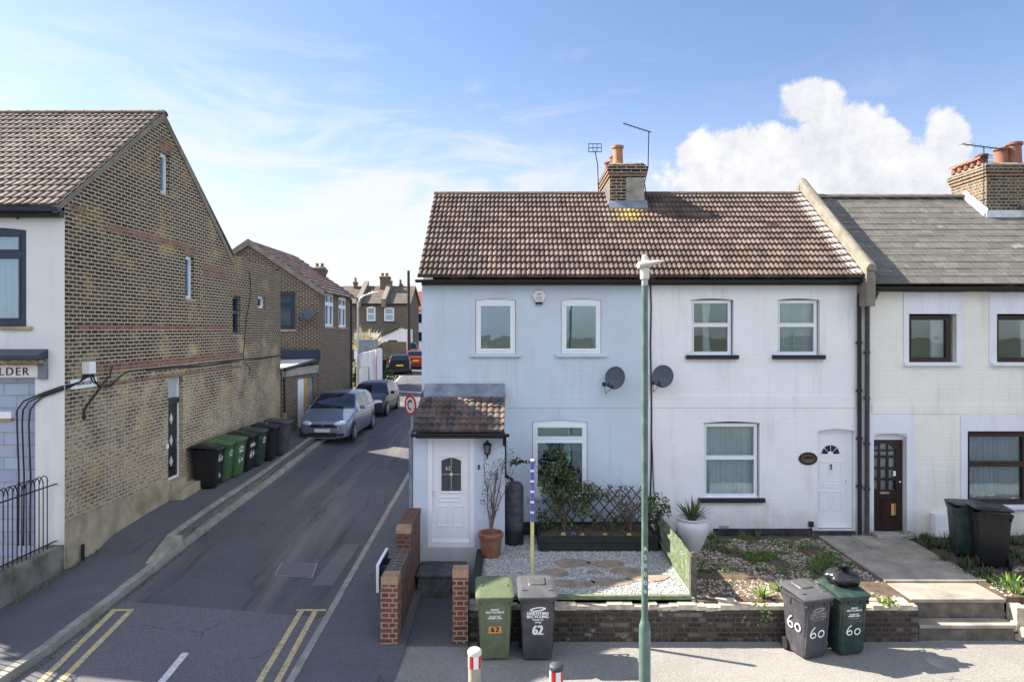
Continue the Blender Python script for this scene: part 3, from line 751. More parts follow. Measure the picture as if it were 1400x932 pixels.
# ---------------------------------------------------------------- plants
def leaves(mb, c, rad, n, size, rr, shape=None, m=0, up=.3, hollow=.35):
    for _ in range(n):
        for _t in range(20):
            p = Vector((rr.uniform(-1,1), rr.uniform(-1,1), rr.uniform(-1,1)))
            if hollow < p.length < 1: break
        p = Vector((c[0]+p.x*rad[0], c[1]+p.y*rad[1], c[2]+p.z*rad[2]))
        if noise.noise(p*3.1) < -.12: continue
        leaf(mb, p, size*rr.uniform(.6,1.3), rr, m, up)
def leaf(mb, p, s, rr, m=0, up=.3, w=.4):
    d = Vector((rr.gauss(0,1), rr.gauss(0,1), rr.gauss(up,1))).normalized(); a = d.orthogonal().normalized()
    a = Matrix.Rotation(rr.uniform(0,6.28), 3, d) @ a; b = d.cross(a)
    mb.add([p, p+d*s*.5+a*s*w+b*s*.08, p+d*s, p+d*s*.5-a*s*w+b*s*.08, p+d*s*.5-b*s*.05], [(0,1,4),(1,2,4),(2,3,4),(3,0,4)], m)
def branches(mb, base, n, h, spread, r, rr, sub=4, depth=1, tips=None):
    for i in range(n):
        a = rr.uniform(0, 6.28); sp = spread*rr.uniform(.4, 1); hh = h*rr.uniform(.7, 1)
        pts = []; p = Vector(base)
        for k in range(6):
            t = k/5; pts.append(p + Vector((math.cos(a)*sp*t**1.3 + rr.gauss(0,.02)*k*.3, math.sin(a)*sp*t**1.3 + rr.gauss(0,.02)*k*.3, hh*t)))
        mb.tube(pts, [r*(1-.75*k/5) for k in range(6)], 5)
        if tips is not None: tips.append(pts[-1])
        if depth > 0:
            for s in range(sub):
                q = pts[rr.randint(1, 4)]; branches(mb, q, 1, h*.4*rr.uniform(.5,1), spread*.55, r*.45, rr, 3, depth-1, tips)
def blades(mb, base, n, L, w, rr, spread=.6, m=0, droop=.35):
    for i in range(n):
        a = rr.uniform(0, 6.28); t = rr.uniform(.1, spread); l = L*rr.uniform(.6, 1)
        d = Vector((math.cos(a)*math.sin(t), math.sin(a)*math.sin(t), math.cos(t))); sdv = Vector((-math.sin(a), math.cos(a), 0))
        b0 = Vector(base) + Vector((math.cos(a), math.sin(a), 0))*w*rr.random()*1.5
        vs = []
        for k in range(5):
            q = k/4; c = b0 + d*l*q + Vector((math.cos(a), math.sin(a), -1))*droop*l*q*q*.5*(t/spread)
            ww = w*(1-q**2)*.5 + .001; vs += [c - sdv*ww, c + sdv*ww]
        mb.add(vs, [(2*k, 2*k+1, 2*k+3, 2*k+2) for k in range(4)], m)
def stones(mb, region, n, size, rr, zf, m=0, test=None):
    x0, x1, y0, y1 = region; c = 0
    for _ in range(n):
        x, y = rr.uniform(x0, x1), rr.uniform(y0, y1)
        if test and not test(x, y): continue
        s = size*rr.uniform(.5, 1.2); z = zf(x, y); a = rr.uniform(0, 3.14)
        ca, sa = math.cos(a)*s, math.sin(a)*s; e = rr.uniform(.5, .9); t = rr.uniform(.3,.6)
        j = [rr.uniform(.7,1.2) for _ in range(4)]
        vs = [(x+ca*j[0],y+sa*j[0],z+s*.1),(x-sa*e*j[1],y+ca*e*j[1],z+s*.15),(x-ca*j[2],y-sa*j[2],z+s*.1),(x+sa*e*j[3],y-ca*e*j[3],z+s*.1),
              (x+ca*.5,y+sa*.5,z+s*t),(x-sa*e*.5,y+ca*e*.5,z+s*t),(x-ca*.5,y-sa*.5,z+s*t*.9),(x+sa*e*.5,y-ca*e*.5,z+s*t)]
        mb.add(vs, [(0,1,5,4),(1,2,6,5),(2,3,7,6),(3,0,4,7),(4,5,6,7)], rr.choice(m) if isinstance(m, (list,tuple)) else m)
# ================================================================ SETTING: ground, roads, pavements
def strip(name, ys, xa, xb, zf, mat, nx=6, lift=0):
    mb = MB(); vs = []
    for y in ys:
        a, b = xa(y), xb(y)
        for i in range(nx+1):
            x = a + (b-a)*i/nx; vs.append((x, y, zf(x, y) + lift))
    fs = [(j*(nx+1)+i, j*(nx+1)+i+1, (j+1)*(nx+1)+i+1, (j+1)*(nx+1)+i) for j in range(len(ys)-1) for i in range(nx)]
    mb.add(vs, fs); return struct(mb.build(name, M[mat]))
def rng(a, b, s):
    n = max(1, int(round((b-a)/s))); return [a + (b-a)*i/n for i in range(n+1)]
seam = G(300, 832).y
strip('side_road', rng(seam, 34, .5) + rng(35, 90, 2.5), XL, XR, lambda x, y: road_z(x, y), 'asphalt', 12)
# the newer surfacing of the junction, laid level with the older road
strip('junction_road', rng(7.0, seam, .25), lambda y: XL(y) if y > 8.2 else -8.0, lambda y: XR(y), lambda x, y: road_z(x, y), 'asphalt2', 12)
mr = MB(); xs = [-80, -20, -12, -8.0, -6.49, -5.2, -4.1, -3.08, 0, 10, 80]; ys = [-3.0, 0, 3, 5.5, 7.0]
def mz(x): return road_z(x, 7.0)
vs = [(x, y, mz(x)) for y in ys for x in xs]; n = len(xs)
mr.add(vs, [(j*n+i, j*n+i+1, (j+1)*n+i+1, (j+1)*n+i) for j in range(len(ys)-1) for i in range(n-1)])
struct(mr.build('main_road', M['mainroad']))
strip('left_pavement', rng(8.0, 13.2, .2) + rng(13.25, 14, .25) + rng(14.3, 36, .8), lambda y: -8.3 if y > 9.4 else -8.3, lambda y: XL(y) - .10, lambda x, y: pavL(y), 'tarpave', 4)
strip('left_corner_pavement', rng(7.2, 9.4, .4), lambda y: -80, lambda y: -8.2, lambda x, y: .26 if y > 8 else .24, 'tarpave', 4, .0)
strip('right_side_pavement', rng(7.3, 34, .6), lambda y: XR(y) + .12, lambda y: -1.6, lambda x, y: pavR(y), 'tarpave', 3)
strip('front_pavement', [7.2, 8, 9, 10, 10.4, 10.9, 11.4], lambda y: -1.75, lambda y: 80, lambda x, y: .006, 'pavefront', 6)
g = MB(); xs = [-400, -60, -12, 3, 14, 60, 400]; ys = [-400, -60, -3, 7, 12, 20, 30, 50, 90, 200, 600]
def bz(x, y): return (zR(max(7, min(90, y))) - .35) if y < 30 else zR(min(90, y)) - .12
vs = [(x, y, bz(x, y)) for y in ys for x in xs]; n = len(xs)
g.add(vs, [(j*n+i, j*n+i+1, (j+1)*n+i+1, (j+1)*n+i) for j in range(len(ys)-1) for i in range(n-1)])
struct(g.build('ground', plain('distant_earth', (.10,.10,.06), .95, var=.4, scale=.3)))
strip('far_pavement', rng(34, 60, 3), lambda y: XR(y), lambda y: -1.5, lambda x, y: zR(y)+.02, 'pavefront', 3)
strip('far_verge', rng(34, 64, 3), lambda y: -30, lambda y: XL(y), lambda x, y: zL(y)+.03, 'soil', 3)
# kerbs: separate stones
kb = MB()
def kerb_run(side, y0, y1, w, top, base, L=.92, gap=.012):
    y = y0
    while y < y1:
        ye = min(y + L - gap, y1); j = rnd.uniform(-.008, .008)
        xa0, xa1 = side(y), side(ye)
        kb.hexa([(xa0-w, y, base(y)), (xa0, y, base(y)), (xa1, ye, base(ye)), (xa1-w, ye, base(ye)),
                 (xa0-w, y, top(y)+j), (xa0-.015, y, top(y)+j), (xa1-.015, ye, top(ye)+j), (xa1-w, ye, top(ye)+j)])
        y += L
kerb_run(lambda y: XL(y), 7.9, 34, .15, lambda y: zL(y)+.12, lambda y: zL(y)-.15)
kerb_run(lambda y: XL(y) - .22, 13.6, 24, .14, lambda y: zL(y)+.27, lambda y: zL(y)-.1)
kerb_run(lambda y: XR(y) + .13, 8.3, 34, .13, lambda y: zR(y)+.065, lambda y: zR(y)-.1)
struct(kb.build('kerb', M['kerbstone'], bevel=.008))
kb = MB(); kb.hexa([(-80,7.05,-.3),(-8.2,7.05,-.3),(-8.2,7.2,-.3),(-80,7.2,-.3),(-80,7.05,.245),(-8.2,7.05,.245),(-8.2,7.2,.245),(-80,7.2,.245)])
kb.box(-3.0, 80, 7.05, 7.2, -.3, .012); struct(kb.build('main_road_kerb', M['kerbstone']))
kb = MB(); a, b, c, d = (-6.72, 12.85), (-6.5, 12.85), (-6.5, 13.75), (-6.72, 13.75)
kb.hexa([(a[0],12.6,pavL(12.6)-.02),(b[0],12.6,pavL(12.6)-.02),(b[0],13.65,pavL(12.6)-.02),(a[0],13.65,pavL(12.6)-.02),
         (a[0],12.6,pavL(12.6)+.012),(b[0],12.6,pavL(12.6)+.012),(b[0]-.05,13.65,zL(13.65)+.26),(a[0]-.12,13.65,zL(13.65)+.28)])
struct(kb.build('kerb_ramp_stone', M['slab']))
# painted lines: ribbons that follow the road
def ribbon(mb, pts, w, lift=.005, step=.2):
    P = [Vector((p.x, p.y)) for p in pts]; fine = []
    for a, b in zip(P, P[1:]):
        k = max(1, int((b-a).length/step)); fine += [a + (b-a)*i/k for i in range(k)]
    fine.append(P[-1]); vs = []
    for i, p in enumerate(fine):
        d = (fine[min(i+1, len(fine)-1)] - fine[max(0, i-1)]).normalized(); nn = Vector((-d.y, d.x))
        for s in (-.5, 0, .5):
            q = p + nn*w*s; vs.append((q.x, q.y, road_z(q.x, q.y) + lift))
    mb.add(vs, [(3*i+j, 3*i+j+1, 3*i+j+4, 3*i+j+3) for i in range(len(fine)-1) for j in (0, 1)])
def gl(pts): return [G(*p) for p in pts]
def onroad(px, py):
    D = 12.0
    for _ in range(80): D = .6*D + .4*(F*(H - road_z((px-CX)*D/F, D))/(py-HY))
    return Vector(((px-CX)*D/F, D, 0))
yl = MB()
A1, A2 = onroad(155,835), onroad(55,932); A3, A4 = onroad(178,835), onroad(82,932)
ribbon(yl, [A1, A2, A2 + (A2-A1).normalized()*1.2], .085); ribbon(yl, [A3, A4, A4 + (A4-A3).normalized()*1.2], .085)
ribbon(yl, [onroad(150,834), onroad(183,834)], .07, .009)
B1, B2 = onroad(412,835), onroad(354,932); B3, B4 = onroad(431,835), onroad(379,932)
ribbon(yl, [B1, B2, B2 + (B2-B1).normalized()*1.2], .085); ribbon(yl, [B3, B4, B4 + (B4-B3).normalized()*1.2], .085)
ribbon(yl, [onroad(405,834), onroad(446,834)], .07, .009)
struct(yl.build('yellow_lines', M['yellowline'], recalc=False))
wl = MB(); ribbon(wl, [onroad(254,892), onroad(221,932), onroad(221,932) + (onroad(221,932)-onroad(254,892)).normalized()*.6], .1)
ribbon(wl, [onroad(547,514), onroad(531,533)], .10); struct(wl.build('white_lines', M['whiteline'], recalc=False))
# patched trench and inspection cover in the road
c = [onroad(385,769), onroad(434,770), onroad(427,790), onroad(375,786)]
mc = MB(); mc.poly([(p.x, p.y, road_z(p.x, p.y)+.006) for p in c]); o = mc.build('inspection_cover', [M['kerbstone']])
tag(o, 'square grey inspection cover let into the dark side road', 'manhole cover')
cc = sum((p for p in c), Vector())/4
mc = MB(); mc.poly([(p.x*.94+cc.x*.06, p.y*.94+cc.y*.06, road_z(p.x, p.y)+.010) for p in c]); q = mc.build('lid', M['asphalt2'], o); 

def road_patch(label, pts, mat, lift=.004):
    q = [onroad(*p) for p in pts]; m_ = MB(); k = 8
    def bl(u, v): 
        a = q[0]*(1-u) + q[1]*u; b = q[3]*(1-u) + q[2]*u; return a*(1-v) + b*v
    vs = []
    for j in range(k+1):
        for i in range(k+1): p = bl(i/k, j/k); vs.append((p.x + .02*noise.noise(Vector((p.y*4, 0, 1))), p.y, road_z(p.x, p.y) + lift))
    m_.add(vs, [(j*(k+1)+i, j*(k+1)+i+1, (j+1)*(k+1)+i+1, (j+1)*(k+1)+i) for j in range(k) for i in range(k)]); o = m_.build('road_patch', M[mat], recalc=False); struct(o)
M['patchpale'] = asphalt('pale_patch_asphalt', (.125,.122,.128)); M['patchdark'] = asphalt('dark_patch_asphalt', (.045,.045,.052))
road_patch('', [(470,743),(492,743),(455,800),(425,800)], 'patchpale')
# ================================================================ HOUSES of the right-hand row
YF = 14.1
def X(px): return fx(px, YF)
def Z(py): return fz(py, YF)
EY, EZ, RY, RZ = 13.84, 5.85, 16.87, 8.10
def roof_z(y, ez=EZ, rz=RZ): return ez + (rz-ez)*(y-EY)/(RY-EY)
def house(name, label, u0, u1, wallm, ops, base, ez=EZ, rz=RZ, roofm='rooftile', extra=None, left_gable=False, right_gable=False, flat=False, nrow=15, pitch=.1):
    t = thing(name, label, 'house', (0,0,0))
    w = MB(); fr = FR_y(YF)
    wall_panel(w, fr, u0, u1, base, ez-.10, ops, .24, 0)
    gp = [(YF+.24, base), (19.7, base), (19.7, ez-.1), (RY, rz-.08), (YF+.24, roof_z(YF+.24, ez, rz)-.08)]
    w.prism(gp, 'x', u0, u0+.2, 0); w.prism(gp, 'x', u1-.2, u1, 0)
    w.box(u0+.2, u1-.2, 19.5, 19.7, base, ez-.15, 0)
    w.build('wall', [M[wallm], M['interior']], t)
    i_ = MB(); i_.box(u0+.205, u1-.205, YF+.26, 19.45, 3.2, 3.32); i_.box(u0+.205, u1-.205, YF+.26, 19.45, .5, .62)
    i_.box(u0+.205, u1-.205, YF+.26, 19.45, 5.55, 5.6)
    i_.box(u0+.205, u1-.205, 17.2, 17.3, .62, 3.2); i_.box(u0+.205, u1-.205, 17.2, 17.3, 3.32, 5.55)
    i_.build('inner_floor', M['interior'], t)
    r = MB(); ra, rb = (u0 - (.05 if left_gable else 0)), (u1 + (.0))
    tiles(r, (ra, EY, ez), (1,0,0), rb-ra, (0, RY-EY, rz-ez), nrow, pitch, 0 if flat else .040, .048 if not flat else .012, seg=1 if flat else 6, flat=flat, jit=.004 if not flat else .006, tilew=.27 if flat else .2)
    r.hexa([(ra,RY,rz-.06),(rb,RY,rz-.06),(rb,19.95,ez-.06),(ra,19.95,ez-.06),(ra,RY,rz+.01),(rb,RY,rz+.01),(rb,19.95,ez+.01),(ra,19.95,ez+.01)])
    ro = r.build('roof', M[roofm], t, smooth=False, recalc=False)
    rd = MB(); x = ra
    while x < rb - .05:
        xe = min(x+.43, rb); k = 8
        rings = [[(xx, RY - .13*math.cos(math.pi*i/k), rz - .03 + hh*math.sin(math.pi*i/k)) for i in range(k+1)] for xx, hh in ((x, .105), (xe-.03, .105), (xe-.03, .09), (xe, .09))]
        rd.loft(rings, closed=False); x += .43
    rd.build('ridge_tile', M[roofm if not flat else 'coping'], ro, smooth=30, recalc=False)
    return t, fr, ro

# ---- number 62 : pale blue end house
o62 = [(X(650), X(705), Z(484), Z(408), .035), (X(767), X(822), Z(484), Z(408), .035), (X(728), X(803), Z(679), Z(574), .04)]
h62, fr, roof62 = house('end_terrace_house', 'pale blue end of terrace house with tiled porch, brown roof and two plain upper windows', -1.85, X(886), 'render62', o62, -.2, left_gable=True)
for a, b in ((650, 705), (767, 822)):
    cur = [('d', .84, 1.0, .0, 1.0)] if a > 700 else []
    window(h62, fr, X(a)+.01, X(b)-.01, Z(483), Z(411.5), 'upvc', fw=.05, n0=-.09, n1=-.012, cas=.05, head=.045, sill=('render62', .12, .07, .07), curtain=cur)
window(h62, fr, X(728)+.01, X(803)-.01, Z(678), Z(578), 'upvc', fw=.055, trans=(Z(601),), n0=-.09, n1=-.012, cas=.04, head=.05, sill=('render62', .1, .07, .07), curtain=[('blind', .02, .98, .60, .93)])
b = MB()
b.fbox(fr, -.13, X(886)-.002, Z(557), Z(541), -.01, .014)
b.fbox(fr, X(834)-.004, X(834)+.004, Z(640), Z(557)-.002, -.01, .006)
b.build('string_course', M['render62'], h62)
b = MB(); b.fbox(fr, -.13, X(886)-.002, .5, Z(713), -.01, .02); b.build('plinth', M['plinth'], h62)
b = MB(); b.box(-1.84, X(886)-.003, 13.965, 14.098, 5.70, 5.765); b.build('fascia', M['blackpaint'], h62)
def gutter(parent, x0, x1, y, z, r=.06, mat='blackplastic'):
    g = MB(); k = 8
    for x, e in ((x0, x1),):
        rings = [[(xx, y - rr_*math.cos(math.pi*i/k), z - rr_*math.sin(math.pi*i/k)) for i in range(k+1)] for xx in (x, e) for rr_ in (r,)]
        g.loft(rings, closed=False)
        rings = [[(xx, y - rr_*math.cos(math.pi*i/k), z - rr_*math.sin(math.pi*i/k)) for i in range(k+1)] for xx in (x, e) for rr_ in (r-.006,)]
        g.loft(rings, closed=False)
        for xx in (x, e): g.poly([(xx, y - r*math.cos(math.pi*i/k), z - r*math.sin(math.pi*i/k)) for i in range(k+1)])
    x = x0+.3
    while x < x1:
        g.loft([[(xx, y - (r+.008)*math.cos(math.pi*i/k), z - (r+.008)*math.sin(math.pi*i/k)) for i in range(k+1)] for xx in (x-.02, x+.02)], closed=False); x += .9
    return g.build('gutter', M[mat], parent, smooth=30, recalc=False)
gutter(h62, -1.95, X(886)-.003, 13.885, 5.80)
# window furniture visible inside: yellow and blue pots on the sill
s = MB(); s.lathe([(.06,0),(.072,.01),(.072,.11),(.045,.125),(.045,.16),(.05,.165),(.001,.17)], (X(663), YF+.175, Z(478.5)), 14)
tag(s.build('yellow_jar', M['poleyellow'], None, smooth=40), 'small yellow jar inside the left upper window of the blue house', 'jar')
# porch
PY = 12.98
def XP(px): return fx(px, PY)
def ZP(py): return fz(py, PY)
pw = MB(); frp = FR_y(PY); dx0, dx1, dz0, dz1 = XP(584.5), XP(648.5), ZP(748), ZP(596)
wall_panel(pw, frp, XP(565), XP(690), -.2, ZP(594), [(dx0, dx1, dz0, dz1)], .12)
for x0, x1 in ((XP(565), XP(565)+.12), (XP(690)-.12, XP(690))):
    pw.prism([(PY+.12,-.2),(YF-.002,-.2),(YF-.002, 3.42),(PY+.12, 2.86)], 'x', x0, x1)
porch = pw.build('porch', M['render62'], h62)
r = MB(); px0, px1 = fx(566, 12.8), fx(692, 12.8)
e0 = Vector((px0-.02, 12.76, fz(590, 12.76))); top = Vector((px0-.02, YF-.01, fz(536, YF)))
tiles(r, e0, (1,0,0), round((px1-px0)/.1)*.1, (0, top.y-e0.y, top.z-e0.z), 7, .125, .032, .035, seg=7, tilew=.125, jit=.012)
r.build('porch_roof', M['porchtile'], porch, recalc=False)
l = MB(); l.hexa([(px0+.04,YF-.26,fz(538,YF)-.06),(px1-.04,YF-.26,fz(538,YF)-.06),(px1-.04,YF-.002,fz(538,YF)+.03),(px0+.04,YF-.002,fz(538,YF)+.03),
     (px0+.04,YF-.26,fz(538,YF)-.01),(px1-.04,YF-.26,fz(538,YF)-.01),(px1-.04,YF-.03,fz(524,YF)),(px0+.04,YF-.03,fz(524,YF))]); l.build('lead_flashing', M['lead'], porch)
g_ = gutter(porch, px0-.04, px1+.06, 12.72, 2.86, .055); g_.name = 'porch_gutter'
b = MB(); b.box(px0+.02, px1-.02, 12.86, PY-.002, 2.76, 2.86); b.build('fascia', M['blackpaint'], porch)
def panel_door(parent, fr, a, b, c, d, mat, name='door', n=-.04, glaze=None, panels=(), fanlight=None, knocker=False, frame=True, letter=None, handle=None, fmat=None, fwid=.055):
    f = MB()
    if frame:
        f.fbox(fr, a, a+fwid, c, d, n-.06, n+.025); f.fbox(fr, b-fwid, b, c, d, n-.06, n+.025); f.fbox(fr, a+fwid, b-fwid, d-fwid, d, n-.06, n+.025)
        f.fbox(fr, a+fwid, b-fwid, c, c+.03, n-.06, n+.035)
    return f
def moulding(mb, fr, a, b, c, d, n, w=.014, h=.016, m=0):
    for q in ((a,b,c,c+w), (a,b,d-w,d), (a,a+w,c+w,d-w), (b-w,b,c+w,d-w)): mb.fbox(fr, q[0], q[1], q[2], q[3], n, n+h, m)
a, b_, c_, d_ = dx0, dx1, dz0, dz1
f = MB(); n_ = -.05
for q in ((a, a+.09, c_, d_), (b_-.09, b_, c_, d_), (a+.09, b_-.09, d_-.09, d_), (a+.09, b_-.09, c_, c_+.11)): f.fbox(frp, *q, n_-.04, n_+.045)
door = f.build('door_frame', M['upvc'], porch, bevel=.006)
f = MB(); A, B, C, D_ = a+.09, b_-.09, c_+.11, d_-.09
gz0, gz1, gx0, gx1 = ZP(672), ZP(626), XP(603), XP(630)
ops = [(gx0, gx1, gz0, gz1, .06)]
wall_panel(f, lambda u, z, n: frp(u, z, n + n_), A, B, C, D_, ops, .04)
moulding(f, frp, gx0-.03, gx1+.03, gz0-.03, gz1+.03, n_)
moulding(f, frp, A+.02, B-.02, C+.02, D_-.02, n_, .008, .006)
for (p, q) in ((598, 612), (619, 633)): moulding(f, frp, XP(p), XP(q), ZP(720), ZP(692), n_, .012, .012); 
moulding(f, frp, XP(600), XP(628), ZP(686), ZP(680), n_, .01, .014)
f.fbox(frp, XP(593.5), XP(593.5)+.035, ZP(677), ZP(668), n_, n_+.03); f.fbox(frp, XP(592), XP(592)+.03, ZP(671), ZP(669.3), n_+.03, n_+.06)
f.build('door', M['upvc'], porch)
f = MB(); f.fbox(frp, gx0, gx1, gz0, gz1-.002, n_-.03, n_-.02); f.build('door_glass', M['glass_dark'], porch)
f = MB(); f.fbox(frp, (gx0+gx1)/2-.003, (gx0+gx1)/2+.003, gz0, gz1-.01, n_-.02, n_-.015); f.fbox(frp, gx0, gx1, (gz0+gz1)/2-.003, (gz0+gz1)/2+.003, n_-.02, n_-.015)
f.mbox(Matrix.Translation(frp((gx0+gx1)/2, (gz0+gz1)/2, n_-.016)) @ Matrix.Rotation(R(45),4,'Y'), .05, .004, .05)
f.build('door_glass_lead', M['upvc_old'], porch)
text('62', .10, frp(XP(612), ZP(641), n_-.014), (R(90),0,0), M['upvc_old'], porch, 'door_number')
f = MB(); f.fbox(frp, XP(653.5), XP(656), ZP(641), ZP(635), 0, .025); tag(f.build('doorbell', M['blackplastic']), 'slim black doorbell beside the white porch door', 'doorbell')
dp = MB(); dp.tube([(px1-.03,12.74,2.80),(px1-.03,12.80,2.70),(px1-.03,13.02,2.6),(px1-.03,13.02,2.1),(px1-.01,13.06,2.02),(X(703)-.04,13.36,1.88)], .034, 10); dp.build('downpipe', M['blackplastic'], porch, smooth=40)
dp = MB(); dp.tube([(XP(565)-.05,13.0,2.9),(XP(565)-.05,13.0,.2)], .035, 10); dp.build('corner_pipe', M['lead'], porch, smooth=40)
# lantern
ln = thing('wall_lantern', 'black carriage lantern fixed beside the white porch door', 'wall lamp', (XP(666.5), PY, ZP(612)))
f = MB(); f.lathe([(.03,-.10),(.012,-.16),(.02,-.17),(.001,-.19)], (0,-.1,0), 6); f.lathe([(.085,.07),(.095,.075),(.02,.13),(.02,.15),(.001,.17)], (0,-.1,0), 6); f.lathe([(.05,-.10),(.055,-.085),(.05,-.08)], (0,-.1,0), 6)
for k in range(6): a_ = k*math.pi/3; f.tube([(.05*math.cos(a_), -.1+.05*math.sin(a_), -.09), (.078*math.cos(a_), -.1+.078*math.sin(a_), .07)], .006, 4)
f.box(-.012,.012,-.1,0,.0,.02); f.box(-.03,.03,-.015,0,-.08,.05); f.build('lantern_body', M['blackpaint'], ln)
f = MB(); f.lathe([(.045,-.085),(.07,.068)], (0,-.1,0), 6); f.build('lantern_glass', M['glass_dark'], ln)
# chimney shared by the two houses
pots = [(2.56,16.62,.125,.50,'orangepot',False), (2.52,17.05,.10,.36,'orangepot',False), (2.46,17.5,.10,.32,'darkpot',False), (2.50,17.85,.09,.26,'darkpot',False)]
cx0, cx1, cy0, cy1 = fx(834,16.3), fx(881,16.3), 16.3, 18.05
ch = chimney(h62, cx0, cx1, cy0, cy1, 7.2, fz(224,16.3), 'stockdark', pots=pots)
f = MB(); f.box(fx(856,16.3), fx(881,16.3)-.01, cy0-.025, cy0-.001, fz(275,16.3), fz(243,16.3)); f.build('render_patch', M['concrete'], ch)
f = MB(); zb = roof_z(cy0); f.hexa([(cx0-.03,cy0-.14,zb-.08),(cx1+.06,cy0-.14,zb-.08),(cx1+.06,cy0-.001,zb-.02),(cx0-.03,cy0-.001,zb-.02),(cx0-.03,cy0-.14,zb-.02),(cx1+.06,cy0-.14,zb-.02),(cx1+.06,cy0-.012,zb+.17),(cx0-.03,cy0-.012,zb+.17)])
for s_, x_ in ((-1, cx0), (1, cx1)):
    f.hexa([(x_+min(0,s_*.05),cy0-.05,zb-.1),(x_+max(0,s_*.05),cy0-.05,zb-.1),(x_+max(0,s_*.05),RY,RZ-.1),(x_+min(0,s_*.05),RY,RZ-.1),
            (x_+min(0,s_*.05),cy0-.05,zb+.10),(x_+max(0,s_*.05),cy0-.05,zb+.10),(x_+max(0,s_*.05),RY,RZ+.14),(x_+min(0,s_*.05),RY,RZ+.14)])
f.build('lead_flashing', M['lead'], ch)
# cable on the roof
def on_roof(px, py, e=.05):
    D = 15.0
    for _ in range(60): D = .5*D + .5*(F*(roof_z(D)+e-H)/(HY-py))
    return ((px-CX)*D/F, D, roof_z(D)+e)
cb = MB(); cb.tube([on_roof(826,262), on_roof(832,290), on_roof(838,310), on_roof(843,335), on_roof(852,345), on_roof(856,360), on_roof(861,377)], .009, 5); tag(cb.build('roof_cable', M['upvc_old']), 'thin pale cable wandering down the brown roof tiles below the chimney', 'cable')

# ---- number 60 : white middle house
o60 = [(X(945), X(1003), Z(485), Z(408), .03), (X(1063), X(1121), Z(485), Z(408), .03), (X(962), X(1039), Z(680), Z(576), .03), (X(1118), X(1169), Z(724), Z(586), .05)]
h60, fr, roof60 = house('white_terraced_house', 'white painted middle terraced house with white door and black window sills', X(886), X(1180), 'render60', o60, -.2)
def winA(a, b, zt, zb_, tr, cur, **k):
    return window(h60, fr, X(a)+.005, X(b)-.035, Z(zb_), Z(zt), 'upvc', fw=.045, trans=(Z(tr),), n0=-.15, n1=-.07, cas=.02, sill=('blackpaint', .12, .09, .085), curtain=cur, glass='glass_clear', **k)
winA(945, 1003, 410, 485, 444, [('c', .34, .56, .0, 1, .3)])
winA(1063, 1121, 410, 485, 444, [('d', .15, .98, .0, 1)])
winA(962, 1039, 579, 680, 626, [('c', .06, .97, .0, .98)])
b = MB(); b.fbox(fr, X(886)+.002, X(1169), Z(557), Z(541), -.01, .014); b.build('string_course', M['render60'], h60)
b = MB(); b.fbox(fr, X(975), X(1110), .5, Z(722), -.01, .02); b.fbox(fr, X(1112), X(1168), .55, Z(725), -.2, .06); b.build('plinth', M['plinth'], h60)
b = MB(); b.box(X(886)+.003, X(1178), 13.965, 14.098, 5.70, 5.765); b.build('fascia', M['blackpaint'], h60)
gutter(h60, X(886)+.003, X(1186), 13.885, 5.80)
# its white six-panel door with fan of lights
def door60():
    a, b, c, d = X(1118)+.005, X(1169)-.1, Z(723), Z(592); n = -.12
    f = MB()
    for q in ((a, a+.03, c, d+.1), (b-.03, b+.09, c, d+.1), (a+.03, b-.03, d-.01, d+.1), (a+.03, b-.03, c, c+.03)): f.fbox(fr, *q, n-.04, n+.02)
    do = f.build('door', M['upvc'], h60)
    f = MB(); f.fbox(fr, a+.03, b-.03, c+.03, d-.01, n-.04, n)
    pxs = ((1123, 1137), (1141, 1154))
    for p, q in pxs:
        moulding(f, fr, X(p), X(q), Z(659), Z(632), n, .012, .012); moulding(f, fr, X(p), X(q), Z(699), Z(673), n, .012, .012)
    moulding(f, fr, X(1129), X(1149), Z(667.5), Z(663), n, .008, .012)
    f.build('door_leaf', M['upvc'], do)
    cxm, cz = X(1139), Z(622); ro, ri = .185, .065
    g = MB()
    for k in range(4):
        a0, a1 = math.pi*k/4 + .05, math.pi*(k+1)/4 - .05
        ps = [(cxm + ro*math.cos(a0+(a1-a0)*i/4), cz + ro*math.sin(a0+(a1-a0)*i/4)) for i in range(5)] + [(cxm + ri*math.cos(a1), cz + ri*math.sin(a1)), (cxm + ri*math.cos(a0), cz + ri*math.sin(a0))]
        g.poly([fr(u, z, n+.004) for u, z in ps])
    g.build('fan_light', M['carglass'], do)
    g = MB(); g.tube([fr(cxm + (ro+.02)*math.cos(math.pi*i/12), cz + (ro+.02)*math.sin(math.pi*i/12), n+.004) for i in range(13)], .009, 6); g.build('fan_light_rim', M['upvc'], do, smooth=True)
    g = MB(); g.tube([fr(cxm, Z(637), n+.01), fr(cxm, Z(636), n+.04), fr(cxm, Z(640), n+.045), fr(cxm, Z(643), n+.02)], .012, 6); g.lathe([(.001,0),(.02,.01),(.001,.03)], fr(cxm, Z(637.5), n+.01), 8); g.build('knocker', M['blackpaint'], do)
    g = MB(); g.fbox(fr, b-.045, b-.03, Z(661), Z(657), n, n+.03); g.build('door_handle', M['chrome'], do)
door60()
